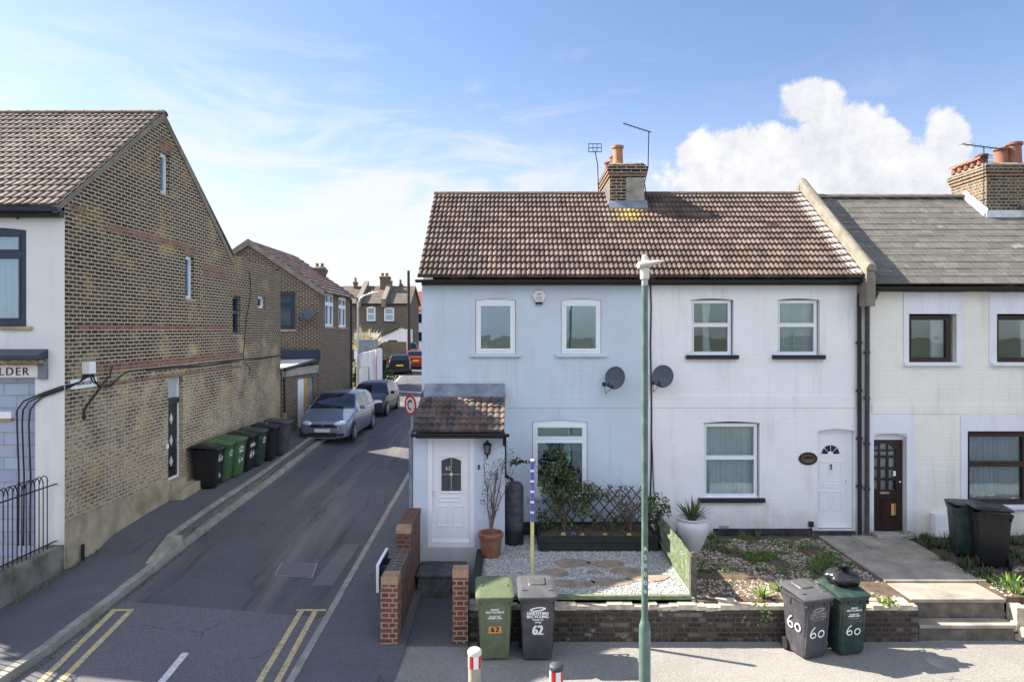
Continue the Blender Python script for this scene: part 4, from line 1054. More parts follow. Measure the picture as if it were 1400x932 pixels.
# oval plaque
pl = thing('house_plaque', 'oval dark wooden house plaque left of the white door', 'plaque', fr(X(1104.5), Z(626.5), 0))
f = MB(); f.lathe([(.185,0),(.195,.008),(.19,.02),(.165,.024),(.155,.016),(.001,.016)], (0,0,0), 32, sy=.68); f.xf(Matrix.Rotation(R(90),4,'X')); f.build('oval_board', M['brownframe'], pl, smooth=35)
f = MB(); f.tube([(.13*math.cos(a*math.pi/16), -.018, .075*math.sin(a*math.pi/16)-.0) for a in range(33)], .004, 5)
f.tube([(-.09,-.018,-.01),(-.03,-.018,-.03),(.03,-.018,-.015),(.09,-.018,-.03)], .005, 5); f.tube([(-.08,-.018,-.04),(.08,-.018,-.045)], .004, 5); f.build('carved_lines', M['sandstone'], pl)
f = MB(); f.fbox(fr, X(983), X(996), Z(726), Z(718), 0, .012)
for k in range(4): f.fbox(fr, X(984), X(995), Z(725-k*1.8), Z(725-k*1.8)+.008, .012, .018)
tag(f.build('air_vent', M['concrete']), 'small grey air vent low on the white wall under the big window', 'vent')
f = MB(); f.fbox(fr, X(1105), X(1111), Z(719), Z(712), 0, .06); f.tube([fr(X(1108), Z(719), .03), fr(X(1108.5), Z(723), .04), fr(X(1110), Z(727), .05)], .01, 6); tag(f.build('meter_socket', M['blackplastic']), 'small black box low on the white wall left of the white door', 'socket box')
# downpipes, black cable
def pipe(name, lab, pts, r, mat):
    p = MB(); p.tube(pts, r, 10)
    for a, b in zip(pts, pts[1:]):
        a, b = Vector(a), Vector(b)
        if (b-a).length > 1:
            k = int((b-a).length/1.1)
            for i in range(1, k+1):
                q = a + (b-a)*i/(k+1); p.lathe([(r+.001,-.03),(r+.012,-.03),(r+.012,.03),(r+.001,.03)], q, 10); p.box(q.x-.07, q.x+.07, q.y+r*.3, q.y+r*.8, q.z-.01, q.z+.01)
    return tag(p.build(name, M[mat], None, smooth=40), lab, 'drainpipe')
pipe('drainpipe', 'black drainpipe down the right edge of the white house', [(X(1184),13.89,5.78),(X(1180),13.93,5.66),(X(1172.5),14.03,5.5),(X(1173),14.03,.62)], .042, 'blackpaint')
pipe('drainpipe', 'grey drainpipe on the left edge of the cream house beside the black one', [(X(1191),13.86,5.58),(X(1189),13.9,5.45),(X(1183.5),14.03,5.25),(X(1183),14.03,.62)], .045, 'greypipe')
f = MB(); f.tube([fr(X(889),Z(387),.02), fr(X(890),Z(420),.02), fr(X(889),Z(470),.025), fr(X(890.5),Z(560),.02), fr(X(890),Z(640),.02), fr(X(889),Z(675),.02), fr(X(887),Z(700),.03), fr(X(888),.75,.04)], .016, 6)
f.tube([fr(X(891),Z(600),.02), fr(X(893),Z(660),.03), fr(X(895),Z(690),.02), fr(X(890),Z(700),.02)], .010, 5)
tag(f.build('wall_cable', M['cableblack'], None, smooth=True), 'black cable running down the joint between the blue and white houses', 'cable')
# parapet between 60 and 58
def parapet(parent, x0, x1, ez, rz, h=.34, y0=13.72, name='parapet'):
    p = MB(); sl = (rz-ez)/(RY-EY); za = lambda y: ez + sl*(y-EY)
    segs = 7; yy = [y0 + (RY+.06-y0)*i/segs for i in range(segs+1)]
    for a, b in zip(yy, yy[1:]):
        p.hexa([(x0+.03,a,za(a)-.2),(x1-.03,a,za(a)-.2),(x1-.03,b-.002,za(b)-.2),(x0+.03,b-.002,za(b)-.2),(x0+.03,a,za(a)+h-.06),(x1-.03,a,za(a)+h-.06),(x1-.03,b-.002,za(b)+h-.06),(x0+.03,b-.002,za(b)+h-.06)])
    k = 8; rings = [[((x0+x1)/2 - (x1-x0)/2*math.cos(math.pi*i/k), y + rnd.uniform(-.01,.01)*0, za(y) + h - .06 + .13*math.sin(math.pi*i/k)**.7) for i in range(k+1)] for y in [y0-.04] + yy[1:]]
    rings = [[(q[0] + rnd.uniform(-.01,.01), q[1], q[2] + rnd.uniform(-.012,.012)) for q in r_] for r_ in rings]
    p.loft(rings, closed=False)
    p.poly(rings[0]); p.poly(rings[-1])
    p.hexa([(x0+.02,y0,za(y0)-.5),(x1-.02,y0,za(y0)-.5),(x1-.02,YF-.002,za(y0)-.5),(x0+.02,YF-.002,za(y0)-.5),(x0+.02,y0-.02,za(y0)+h*.4),(x1-.02,y0-.02,za(y0)+h*.4),(x1-.02,YF-.002,za(y0)+h*.4),(x0+.02,YF-.002,za(y0)+h*.4)])
    # rear half
    p.hexa([(x0+.02,RY+.06,rz-.2),(x1-.02,RY+.06,rz-.2),(x1-.02,19.9,ez-.2),(x0+.02,19.9,ez-.2),(x0+.02,RY+.06,rz+h),(x1-.02,RY+.06,rz+h),(x1-.02,19.9,ez+h),(x0+.02,19.9,ez+h)])
    return p.build(name, M['coping'], parent, smooth=35)
parapet(h60, 7.05, 7.27, EZ, RZ, .30)
f = MB(); sl = (RZ-EZ)/(RY-EY)
for i in range(15):
    a, b = EY + (RY-EY)*i/15, EY + (RY-EY)*(i+1)/15 + .02
    f.hexa([(6.80,a,roof_z(a)+.045),(7.05,a,roof_z(a)+.045),(7.05,b,roof_z(b)+.03),(6.80,b,roof_z(b)+.03),(6.80,a,roof_z(a)+.07),(7.05,a,roof_z(a)+.10),(7.05,b,roof_z(b)+.08),(6.80,b,roof_z(b)+.05)])
f.build('soaker_flashing', plain('pale_cement_fillet', (.55,.52,.47), .8, var=.2, scale=6), h60)

# ---- number 58 : cream house on the right
E58, R58 = 5.72, 8.04
o58 = [(X(1242), X(1307), Z(497), Z(429)), (X(1362), X(1427), Z(497), Z(429)), (X(1322), X(1412), Z(692), Z(589)), (X(1194), X(1239), Z(729), Z(592), .06)]
h58, fr, roof58 = house('cream_terraced_house', 'cream painted terraced house with slate roof, brown windows and worn brown door', X(1180), 14.2, 'render58', o58, -.2, E58, R58, 'slate', flat=True, nrow=14, pitch=.27)
b = MB()
def surround(a, b2, c, d, ia, ib, ic, id_):
    for q in ((a, ia, d, c), (ib, b2, d, c), (ia, ib, ic, c), (ia, ib, d, id_)):
        if q[1]-q[0] > .01 and q[3]-q[2] > .01: b.fbox(fr, q[0], q[1], q[2], q[3], -.01, .022)
surround(X(1235), X(1316), Z(400), Z(502), X(1242), X(1307), Z(429), Z(497))
surround(X(1352), X(1436), Z(400), Z(502), X(1362), X(1427), Z(429), Z(497))
surround(X(1313), X(1421), Z(567), Z(700), X(1322), X(1412), Z(589), Z(692))
surround(X(1187), X(1250), Z(566), Z(733), X(1194), X(1239), Z(592), Z(729))
b.build('window_surround', M['lilac'], h58)
kw = dict(fw=.075, n0=-.16, n1=-.08, cas=.02, glass='glass_clear')
window(h58, fr, X(1242)+.004, X(1303), Z(495), Z(431), 'brownframe', sill=('lilac', .12, .09, .07), curtain=[('c', .62, .93, 0, 1)], **kw)
window(h58, fr, X(1362)+.004, X(1423), Z(495), Z(431), 'brownframe', sill=('lilac', .12, .09, .07), curtain=[('c', .7, .98, 0, 1)], **kw)
window(h58, fr, X(1322)+.004, X(1408), Z(690), Z(591), 'brownframe', trans=(Z(635),), sill=('lilac', .14, .09, .08), curtain=[('d', .03, .98, 0, 1)], **kw)
b = MB(); b.fbox(fr, X(1192), 14.19, Z(565), Z(553), -.01, .016); b.build('string_course', M['render58'], h58)
b = MB(); b.box(X(1182), 14.19, 13.965, 14.098, 5.57, 5.64); b.build('fascia', M['blackpaint'], h58)
gutter(h58, X(1180), 14.2, 13.885, 5.66, .065)
def door58():
    a, b, c, d = X(1194)+.004, X(1238), Z(727), Z(602); n = -.12
    f = MB(); f.fbox(fr, X(1194)+.003, X(1239)-.003, d+.002, Z(593), n-.05, n+.02); f.build('door_head', M['lilac'], h58)
    f = MB(); st = .09; ops = []
    cols = [(X(1196), X(1205.5)), (X(1208), X(1217)), (X(1219.5), X(1229.5))]; rows = [(Z(671), Z(658)), (Z(655), Z(643)), (Z(640), Z(627.5))]
    for u0, u1 in cols:
        for z0, z1 in rows: ops.append((u0, u1, z0, z1))
    ops.append((cols[0][0], cols[2][1], Z(624), Z(607), .14))
    wall_panel(f, lambda u, z, q: fr(u, z, q+n), a, b, c, d, ops, .045)
    for u in (X(1206.7), X(1218.2)): f.fbox(fr, u-.012, u+.012, Z(625), Z(607), n-.03, n-.002)
    f.fbox(fr, X(1200), X(1226), Z(618), Z(615.5), n-.028, n-.004)
    for p, q in ((1197, 1209), (1211, 1228)): moulding(f, fr, X(p), X(q), Z(720), Z(682), n, .012, .01)
    f.fbox(fr, X(1206), X(1220), Z(677), Z(673), n, n+.014)
    do = f.build('door', M['brownframe'], h58)
    g = MB(); g.fbox(fr, cols[0][0]-.01, cols[2][1]+.01, Z(672), Z(606), n-.034, n-.026); g.build('door_glass', M['glass_dark'], do)
    curtain_mb(fr, cols[0][0], cols[2][1], Z(672), Z(608), n-.08, 7, .015).build('curtain', M['curtain'], do, smooth=True)
    g = MB(); g.fbox(fr, X(1223), X(1229), Z(706), Z(690), n+.001, n+.003); g.xf(Matrix.Identity(4)); g.build('peeled_paint', M['wood'], do)
    g = MB(); g.fbox(fr, X(1206.5), X(1219.5), Z(676.5), Z(673.5), n+.014, n+.02); g.build('letter_box', M['sandstone'], do)
    g = MB(); g.fbox(fr, X(1225.5), X(1229), Z(652), Z(645), n+.001, n+.006); g.build('paper_notice', M['white'], do)
    g = MB(); g.lathe([(.001,0),(.02,.0),(.022,.02),(.001,.03)], (0,0,0), 10); g.xf(Matrix.Translation(fr(X(1234.5), Z(660), n)) @ Matrix.Rotation(R(90),4,'X')); g.build('door_handle', M['chrome'], do)
door58()
pots = []
zc = fz(223, 16.16)
for i in range(5): pots.append((11.22 + .0*i, 16.45 + i*.24, .085, .13, 'terracotta', True))
pots += [(11.55, 16.9, .13, .38, 'terracotta', False), (11.78, 16.55, .15, .44, 'terracotta', False), (12.05, 16.5, .16, .56, 'terracotta', False)]
ch = chimney(h58, 11.18, 12.4, 16.2, 17.5, 7.2, zc, 'stockchim', pots=pots)
f = MB(); s0, s1 = roof_z(16.1, E58, R58), R58
f.hexa([(11.06,16.05,s0-.08),(11.12,16.05,s0-.08),(11.12,RY,s1-.08),(11.06,RY,s1-.08),(11.0,16.05,s0+.03),(11.115,16.05,s0+.16),(11.115,RY,s1+.16),(11.0,RY,s1+.03)])
f.box(11.06, 12.4, 16.02, 16.158, s0-.06, s0+.12)
f.build('lead_flashing', plain('white_flashing', (.6,.63,.68), .6), ch)
parapet(h58, 11.95, 12.25, E58, R58, .28, name='parapet')
# gas meter box
mb_ = thing('meter_box', 'white meter box on the cream wall behind the dark bins', 'meter box', (0,0,0))
f = MB(); f.fbox(fr, X(1272), X(1293), Z(738), Z(700), 0, .12); f.build('case', M['upvc_old'], mb_, bevel=.01)
f = MB(); f.fbox(fr, X(1274), X(1291), Z(736), Z(702), .121, .13); f.build('door', M['upvc'], mb_)
f = MB(); f.fbox(fr, X(1283), X(1290), Z(735), Z(722), .131, .135); f.build('sticker', M['upvc_old'], mb_)
# alarm box
al = thing('alarm_box', 'hexagonal white burglar alarm box between the two upper windows of the blue house', 'alarm box', fr(X(737), Z(405), 0))
f = MB(); f.lathe([(.15,0),(.15,.03),(.13,.065),(.001,.07)], (0,0,0), 6); f.xf(Matrix.Rotation(R(90),4,'X') @ Matrix.Rotation(R(0),4,'Z')); f.build('case', M['upvc_old'], al)
f = MB(); f.box(-.07,.07,-.06,0,-.165,-.125); f.build('strobe', M['blackplastic'], al)
f = MB()
for z, w in ((.06,.03),(.04,.05),(.02,.04),(-.02,.06),(-.045,.06),(-.07,.05)): f.box(-w, w, -.0725, -.070, z-.006, z+.004)
f.build('emblem', M['concrete'], al)
# satellite dishes
def dish(label, loc, az, el, r=.21, armdir=(-1,0), group='satellite dishes on the row'):
    t = thing('satellite_dish', label, 'satellite dish', loc, 0, group)
    D_ = Matrix.Translation((0,-.28,0)) @ Matrix.Rotation(R(az),4,'Z') @ Matrix.Rotation(R(90+el),4,'X')
    f = MB(); f.lathe([(.001,-.045),(r*.5,-.033),(r*.85,-.012),(r,.0),(r+.006,.004),(r,-.008),(r*.85,-.022),(r*.5,-.044),(.001,-.056)], (0,0,0), 28, sx=1, sy=1.08); f.xf(D_); f.build('reflector', M['dish'], t, smooth=50)
    f = MB(); a = D_ @ Vector((0,-r,0)); b = D_ @ Vector((0,-r*.9,.3)); f.tube([a, (a+b)/2 + Vector((0,0,-.03)), b], .012, 6); f.lathe([(.02,-.03),(.025,0),(.02,.04)], b, 8); f.build('feed_arm', M['blackplastic'], t)
    f = MB(); f.tube([(-.02,-.22,-r*.7), (-.14,-.42,-r*.8), (-.24,-.50,-r*.55)], .014, 6); f.lathe([(.001,-.05),(.035,-.045),(.04,.02),(.001,.04)], (-.25,-.50,-r*.5), 10); f.tube([(-.24,-.48,-r*.6),(-.2,-.35,-r*1.5),(-.08,-.1,-r*1.2),(-.03,-.01,-r)], .006, 5); f.build('receiver', M['blackplastic'], t, smooth=True)
    f = MB(); f.tube([D_ @ Vector((0,0,-.05)), (0,-.12,-.05), (0,0,-.05)], .018, 8); f.box(-.05,.05,-.02,0,-.13,.04); f.build('bracket', M['iron'], t)
    return t
dish('dark grey satellite dish on the blue wall left of the lamp post', fr(X(838), Z(515), 0), -30, -14, .21)
dish('dark grey satellite dish on the white wall right of the lamp post', fr(X(902), Z(513), 0), -24, -14, .21)
# aerials
def aerial(label, pts, yagi, r=.012):
    t = thing('tv_aerial', label, 'tv aerial', pts[0])
    o0 = Vector(pts[0]); f = MB(); f.tube([Vector(p)-o0 for p in pts], r, 6); f.build('mast', M['iron'], t, smooth=True)
    f = MB(); yagi(f, Vector(pts[-1]) - o0); f.build('antenna', M['iron'], t); return t
def grid_a(f, p):
    for z in (-.10, 0, .10): f.box(p.x-.16, p.x+.16, p.y-.008, p.y+.008, p.z+z+.06, p.z+z+.075)
    for x in (-.16, -.05, .05, .16): f.box(p.x+x-.007, p.x+x+.007, p.y-.007, p.y+.007, p.z-.04, p.z+.17)
aerial('small grid aerial on a leaning mast left of the orange chimney pots', [(fx(819,17.2),17.2,7.9),(fx(817,17.2),17.2,fz(225,17.2)),(fx(813.5,17.2),17.2,fz(206,17.2))], grid_a)
def long_a(f, p):
    f.tube([p + Vector((.06,0,-.02)), p + Vector((-.62,-.0,.20))], .012, 6)
    for i in range(9): q = p + Vector((-.62*i/9,0,.2*i/9)); f.tube([q + Vector((0,-.12,0)), q + Vector((0,.12,0))], .004, 4)
aerial('long tv aerial on a bent mast at the right edge of the stock brick chimney', [(fx(884,16.5),16.5,8.0),(fx(881,16.5),16.5,fz(250,16.5)),(fx(886,16.5),16.5,fz(230,16.5)),(fx(887,16.5),16.5,fz(180,16.5))], long_a)
def yagi_b(f, p):
    f.tube([p + Vector((-.5,0,.05)), p + Vector((.5,0,-.08))], .013, 6)
    for k in range(3):
        q = p + Vector((.50,0,-.08+.09*(k-1))); f.tube([q+Vector((-.0,-.02,0)), q + Vector((.22,.0,.03))], .006, 4)
    for k in range(6): q = p + Vector((-.5+k*.18,0,.05-.023*k)); f.tube([q + Vector((0,-.15,0)), q + Vector((0,.15,0))], .005, 4)
    f.tube([p + Vector((0,0,-.28)) + Vector((-.45,0,-.2)), p + Vector((.2,0,-.22))], .007, 4)
    for z in (-.22,-.29,-.36): f.box(p.x-.12, p.x+.22, p.y-.006, p.y+.006, p.z+z, p.z+z+.012)
aerial('yagi aerial on a tall mast beside the cluster of red chimney pots', [(11.05,16.1,7.7),(11.05,16.1,fz(200,16.1))], yagi_b)
# ================================================================ FRONT GARDENS
WY0, WY1 = 10.56, 10.80        # retaining wall along the pavement
GZ = .60
def gline(px, py): return fx(px, F*(H-GZ)/(py-HY))
FX = 2.86                      # fence line between the two gardens
# brick flank wall of number 62, stepped
w = MB(); x0, x1 = -1.97, -1.73
w.box(x0, x1, 10.42, 11.72, -.15, .94); w.box(x0, x1, 11.72, 12.96, -.15, 1.32)
fw_ = thing('stepped_brick_wall', 'red brick wall stepping up beside the path of the blue house', 'brick wall', (0,0,0))
w.build('brickwork', [M['redbrick_old']], fw_)
w = MB(); y = 10.66
while y < 11.70: w.box(x0-.006, x1+.006, y, y+.068, .941, 1.05); y += .078
w.build('soldier_coping', M['soldier'], fw_)
w = MB(); y = 11.90
while y < 12.92: w.box(x0-.006, x1+.006, y, y+.068, 1.321, 1.43); y += .078
w.build('soldier_coping', M['redbrick_old'], fw_)
w = MB(); w.box(x0-.01, x1+.01, 10.36, 10.655, -.15, .95); w.build('end_pier', M['redbrick'], fw_)
w = MB(); w.box(x0-.008, x1+.008, 10.365, 10.655, .951, 1.06); w.box(x0-.006, x1+.006, 11.70, 11.895, 1.321, 1.44); w.build('pier_cap', M['capbrick'], fw_)
p = MB(); p.box(-.90, -.67, 10.44, 10.67, -.1, 1.03); pier = tag(p.build('gate_pier', M['redbrick']), 'slim red brick gate pier with sandy cap left of the green bin', 'gate pier')
p = MB(); p.box(-.905, -.665, 10.435, 10.675, 1.031, 1.15); p.build('pier_cap', M['capbrick'], pier)
# path and step
p = MB(); p.box(-1.73, -.66, 10.4, 12.4, -.1, .03); struct(p.build('garden_path', M['tarpave']))
p = MB()
for i in range(4): p.box(-1.70, -.86, 12.20+i*.19, 12.38+i*.19, .40, .44)
p.box(-1.68, -.88, 12.24, 12.97, .03, .399); tag(p.build('timber_step', M['sleeper'], bevel=.004), 'dark decking step below the white porch door', 'step')
p = MB(); p.box(-.66, -.52, 10.82, 12.98, .0, .66); tag(p.build('timber_edging', M['planter'], bevel=.006), 'dark green timber edging between the path and the gravel', 'edging')
p = MB(); p.box(-.50, FX-.06, 10.70, 10.78, .50, .655); tag(p.build('timber_edging', M['fencegreen'], bevel=.006), 'pale green timber rail along the top of the front garden wall', 'edging')
# ground of the gardens
p = MB(); p.box(-.52, FX, 10.70, YF-.001, -.1, GZ-.004); struct(p.build('gravel_bed', M['gravelbase']))
p = MB(); p.box(FX, 6.24, 10.70, YF-.001, -.1, GZ-.03)
struct(p.build('garden_soil', M['soil']))
p = MB(); p.box(7.80, 60, 10.85, YF-.001, -.1, GZ-.02); struct(p.build('right_garden_soil', M['soil']))
p = MB(); p.box(12, 80, YF, 40, -.2, GZ); struct(p.build('backyard_ground', M['soil']))
# front retaining wall
fwall = thing('front_garden_wall', 'low blackened brick retaining wall with crumbling cement cap along the pavement', 'garden wall', (0,0,0))
w = MB(); w.box(-.66, 6.24, WY0, WY1, -.1, .49); w.build('brickwork', M['gardenwall'], fwall)
c = MB(); x = -.66; rr = random.Random(3)
while x < 6.2:
    xe = min(x + rr.uniform(.12,.3), 6.24); z = .545 + rr.uniform(-.02,.02); yo = rr.uniform(-.012,.02)
    c.hexa([(x,WY0+yo,.49-rr.uniform(0,.02)),(xe,WY0+yo,.49),(xe,WY1+.03,.49),(x,WY1+.03,.49),(x,WY0+yo+.015,z),(xe,WY0+yo+.02,z+rr.uniform(-.01,.01)),(xe,WY1+.03,z+.02),(x,WY1+.03,z+.02)]); x = xe
c.build('cement_cap', M['wallcap'], fwall)
# gravel as real stones
rr = random.Random(5); gv = MB()
slabs = [(1.05,12.35,.36,.24),(1.72,12.32,.38,.22),(2.0,11.95,.34,.22),(2.25,11.62,.42,.22),(1.62,11.45,.42,.20),(1.0,11.35,.40,.20),(.75,11.85,.30,.22),(1.42,11.88,.17,.10)]
def inslab(x, y): return any(((x-a)/(c*.82))**2 + ((y-b)/(d*.82))**2 < 1 for a, b, c, d in slabs)
stones(gv, (-.5, FX-.04, 10.8, 13.9), 13000, .027, rr, lambda x, y: GZ-.006, [0,0,1], lambda x, y: not inslab(x, y))
struct(gv.build('gravel', [M['gravel'], M['gravel2']], recalc=False), 'stuff')
for i, (a, b, c, d) in enumerate(slabs):
    k = 7; q = [(a + c*math.cos(j*6.283/k+i)*rr.uniform(.75,1.15), b + d*math.sin(j*6.283/k+i)*rr.uniform(.75,1.15)) for j in range(k)]
    f = MB(); f.prism(q, 'z', GZ-.02, GZ+.014)
    labs = ['stepping slab at the back left of the ring in the gravel','stepping slab at the back right of the ring in the gravel','stepping slab on the right side of the ring in the gravel','stepping slab nearest the lamp post in the gravel','long stepping slab at the front of the ring in the gravel','stepping slab just behind the grey bin 62','stepping slab on the left side of the ring in the gravel','small stepping slab in the middle of the ring']
    tag(f.build('stepping_slab', M['sandstone'], bevel=.008), 'sandstone ' + labs[i], 'paving slab', 'stepping slabs in the gravel')
gv = MB(); stones(gv, (FX+.05, 6.2, 10.82, 13.9), 4200, .034, rr, lambda x, y: GZ-.035, [0,0,2,0,1,0], lambda x, y: noise.noise(Vector((x*1.3, y*1.3, 0))) > -.12)
struct(gv.build('loose_stones', [M['pebble'], M['gravel'], M['gravel2']], recalc=False), 'stuff')
gv = MB(); stones(gv, (7.8, 13, 10.85, 12.2), 1500, .05, rr, lambda x, y: GZ-.02, [0,1,0], lambda x, y: noise.noise(Vector((x*1.3, y*1.3, 3))) > -.1)
struct(gv.build('stony_edge', [M['pebble'], M['gravel']], recalc=False), 'stuff')
gs = MB()
def tufts(mb, n, reg, L, wd, per, zf, thr=-.05, seed=0., spread=.9):
    for _ in range(n):
        x, y = rr.uniform(reg[0], reg[1]), rr.uniform(reg[2], reg[3])
        if noise.noise(Vector((x*1.1+seed, y*1.6, seed))) < thr: continue
        blades(mb, (x, y, zf), per, L*rr.uniform(.5,1.2), wd, rr, spread)
tufts(gs, 1500, (3.3, 6.1, 11.2, 14.0), .11, .008, 5, GZ-.03, .12, 0)
tufts(gs, 700, (4.3, 6.0, 12.0, 13.0), .12, .009, 6, GZ-.03, -.1, 4)
struct(gs.build('grass', M['grass'], recalc=False), 'stuff')
gs = MB(); tufts(gs, 700, (7.85, 11.5, 11.0, 14.0), .2, .022, 6, GZ-.02, -.1, 9, 1.1); struct(gs.build('weeds', M['leafdark'], recalc=False), 'stuff')
def weed(label, x, y, n, L, wd, mat, z=GZ):
    b = MB(); blades(b, (0,0,0), n, L, wd, rr, 1.2, droop=.5); o = b.build('weed', M[mat], recalc=False); o.location = (x, y, z-.02); tag(o, label, 'weed', 'garden weeds')
weed('bright green rosette weed in the sun at the edge of the stone path', gline(1372,792)*1.0, 11.35, 26, .28, .05, 'leafbright')
weed('second bright weed beside the path, nearer the steps', gline(1398,812)*1.0, 11.0, 20, .22, .045, 'leafbright')
weed('leafy weed growing along the right edge of the path', 7.95, 12.0, 24, .26, .04, 'leafdark')
weed('weed in front of the two dark bins by the cream house', 8.1, 11.75, 24, .28, .04, 'leafdark')
weed('pale weed in the sunny stones behind the bin marked 60', 4.35, 11.15, 30, .20, .03, 'leafbright')
weed('sprawling weed spilling over the wall left of the grey bin 60', 3.95, 10.85, 26, .24, .03, 'leafbright')
weed('small weed at the foot of the white urn', 4.1, 13.7, 20, .18, .015, 'grass')
b = MB(); b.tube([(-.18,.02,0),(0,.02,.02),(.18,.02,0)], .008, 5); leaves(b, (0,0,0), (.22,.08,.12), 170, .05, rr, hollow=0); o = b.build('wall_weed', M['leafbright'], recalc=False); o.location = (5.75, 10.62, .55); tag(o, 'leafy weed growing from the wall top near the steps', 'weed', 'garden weeds')
b = MB(); b.tube([(-.12,.02,-.18),(0,.02,0),(.12,.02,.16)], .008, 5); leaves(b, (0,0,0), (.2,.08,.2), 160, .05, rr, hollow=0); o = b.build('wall_weed', M['leafbright'], recalc=False); o.location = (3.78, 10.58, .42); tag(o, 'leafy weed hanging down the wall left of the grey bin 60', 'weed', 'garden weeds')
b = MB()
for i in range(14): x = rr.uniform(3.1, 6.2); blades(b, (x, 13.85+rr.uniform(-.15,.1), GZ-.03), 12, rr.uniform(.1,.25), .012, rr, .8)
struct(b.build('wall_foot_weeds', M['grass'], recalc=False), 'stuff')
# steps and path of number 58
st = thing('front_steps', 'two worn stone steps rising to the path of the cream house', 'steps', (0,0,0))
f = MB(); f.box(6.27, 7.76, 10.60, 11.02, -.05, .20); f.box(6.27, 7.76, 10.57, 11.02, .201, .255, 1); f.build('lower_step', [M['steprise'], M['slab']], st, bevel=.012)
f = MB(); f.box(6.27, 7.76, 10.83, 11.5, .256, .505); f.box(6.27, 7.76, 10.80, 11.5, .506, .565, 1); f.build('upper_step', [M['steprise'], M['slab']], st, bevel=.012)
f = MB(); y = 11.51
while y < 14.05:
    ye = min(y+.85, 14.06); xm = 7.0 + rr.uniform(-.15,.15)
    f.box(6.25, xm, y, ye-.012, .3, GZ-.005+rr.uniform(-.004,.006)); f.box(xm+.012, 7.95, y, ye-.012, .3, GZ-.005+rr.uniform(-.004,.006)); y = ye
struct(f.build('stone_path', M['slab'], bevel=.006))
f = MB(); f.box(X(1190), X(1246), YF-.28, YF-.002, .59, .67); tag(f.build('door_step', M['concrete'], bevel=.01), 'concrete doorstep below the worn brown door', 'step')
f = MB(); k = 14; rr2 = random.Random(8); f.box(7.80, 7.98, 10.62, 11.4, -.1, .5)
for i in range(40):
    m_ = Matrix.Translation((7.95+rr2.uniform(-.16,.25), rr2.uniform(10.55,11.3), rr2.uniform(0,.55))) @ Matrix.Rotation(rr2.uniform(0,3), 4, (1,.4,.2)); s_ = rr2.uniform(.08,.2); f.mbox(m_, s_, s_*.8, s_*.6)
tag(f.build('rubble_wall', M['wallcap'], bevel=.01), 'heap of broken stones at the right end of the steps', 'rubble wall')
f = MB(); f.box(8.0, 60, 10.6, 10.85, -.1, .45); tag(f.build('low_front_wall', M['gardenwall']), 'low brick wall right of the stone steps', 'garden wall')
# fence between gardens
fe = thing('garden_fence', 'low faded green board fence between the two front gardens', 'fence', (0,0,0))
f = MB(); y = 10.98; rr2 = random.Random(4)
while y < 13.3:
    f.box(FX-.01, FX+.008, y, y+.088, GZ-.02, 1.22+rr2.uniform(-.012,.012)); y += .096
f.build('boards', M['fencegreen'], fe)
for y in (10.86, 13.34):
    f = MB(); f.box(FX-.05, FX+.05, y-.05, y+.05, .3, 1.27 if y > 12 else 1.24); f.box(FX-.03, FX+.04, y-.03, y+.03, 1.24, 1.29)
    f.build('post', M['post' if y < 12 else 'planter'], fe, bevel=.012)
f = MB(); f.box(FX-.05, FX-.011, 10.9, 13.3, .72, .78); f.box(FX-.05, FX-.011, 10.9, 13.3, 1.05, 1.11); f.build('rail', M['fencegreen'], fe)
# planter with flowers
pl = thing('garden_planter', 'long dark green timber planter under the trellis', 'planter', (0,0,0))
f = MB(); f.box(.5, 2.78, 13.02, 13.07, .55, .75); f.box(.5, 2.78, 13.01, 13.065, .753, .89); f.box(.5,.55,13.071,13.98,.55,.89); f.box(2.73,2.78,13.071,13.98,.55,.89); f.build('boards', M['planter'], pl, bevel=.008)
f = MB(); f.box(.55, 2.73, 13.07, 13.98, .5, .84); f.build('soil', M['soil'], pl)
for (px, py, m_, lab) in ((770,730,'yellowline','small cream pansy in the dark planter'),(784,729,'polepurple','blue pansy in the dark planter'),(796,731,'orange','small peach pansy in the middle of the planter'),(827,731,'orange','large orange pansy in the dark planter'),(860,731,'poleyellow','yellow pansy at the right of the planter')):
    D = 13.12; t = thing('pansy', lab, 'flower', (fx(px,D), D, fz(py,D)-.01), 0, 'pansies in the planter')
    f = MB(); k = 5
    for i in range(5):
        a = i*6.283/5; f.lathe([(.001,0),(.026,.004),(.028,.008),(.001,.010)], (.022*math.cos(a), -.02, .022*math.sin(a)), 10)
    f.v = [(v[0], -.02 + (v[2]-.022*0)*0 + rr.uniform(-.004,.004) , v[2] + (v[1]+.02)) for v in f.v]
    f.build('petals', M[m_], t)
    b = MB(); leaves(b, (0,0,-.03), (.07,.05,.04), 16, .04, rr, hollow=0); b.build('foliage', M['leafdark'], t, recalc=False)
# trellis
f = MB(); tx0, tx1, tz0, tz1 = fx(742,13.95), fx(884,13.95), fz(723,13.95), fz(664,13.95); st_ = .22; hgt = tz1-tz0
def clipseg(a, b):
    return a, b
k = -10
while k < 20:
    for s in (1, -1):
        x0 = tx0 + k*st_; xa, za, xb, zb = (x0, tz0, x0+hgt*.85, tz1) if s > 0 else (x0+hgt*.85, tz0, x0, tz1)
        t0, t1 = 0., 1.
        dx = xb-xa
        for lim, sg in ((tx0, 1), (tx1, -1)):
            ta = (lim - xa)/dx
            if dx*sg > 0: t0 = max(t0, ta)
            else: t1 = min(t1, ta)
        if t1 - t0 > .03:
            y = 13.95 + (.008 if s > 0 else -.008)
            f.tube([(xa+dx*t0, y, za+(zb-za)*t0), (xa+dx*t1, y, za+(zb-za)*t1)], .013, 4)
    k += 1
tag(f.build('trellis', M['iron']), 'dark diamond garden trellis against the blue wall', 'trellis')
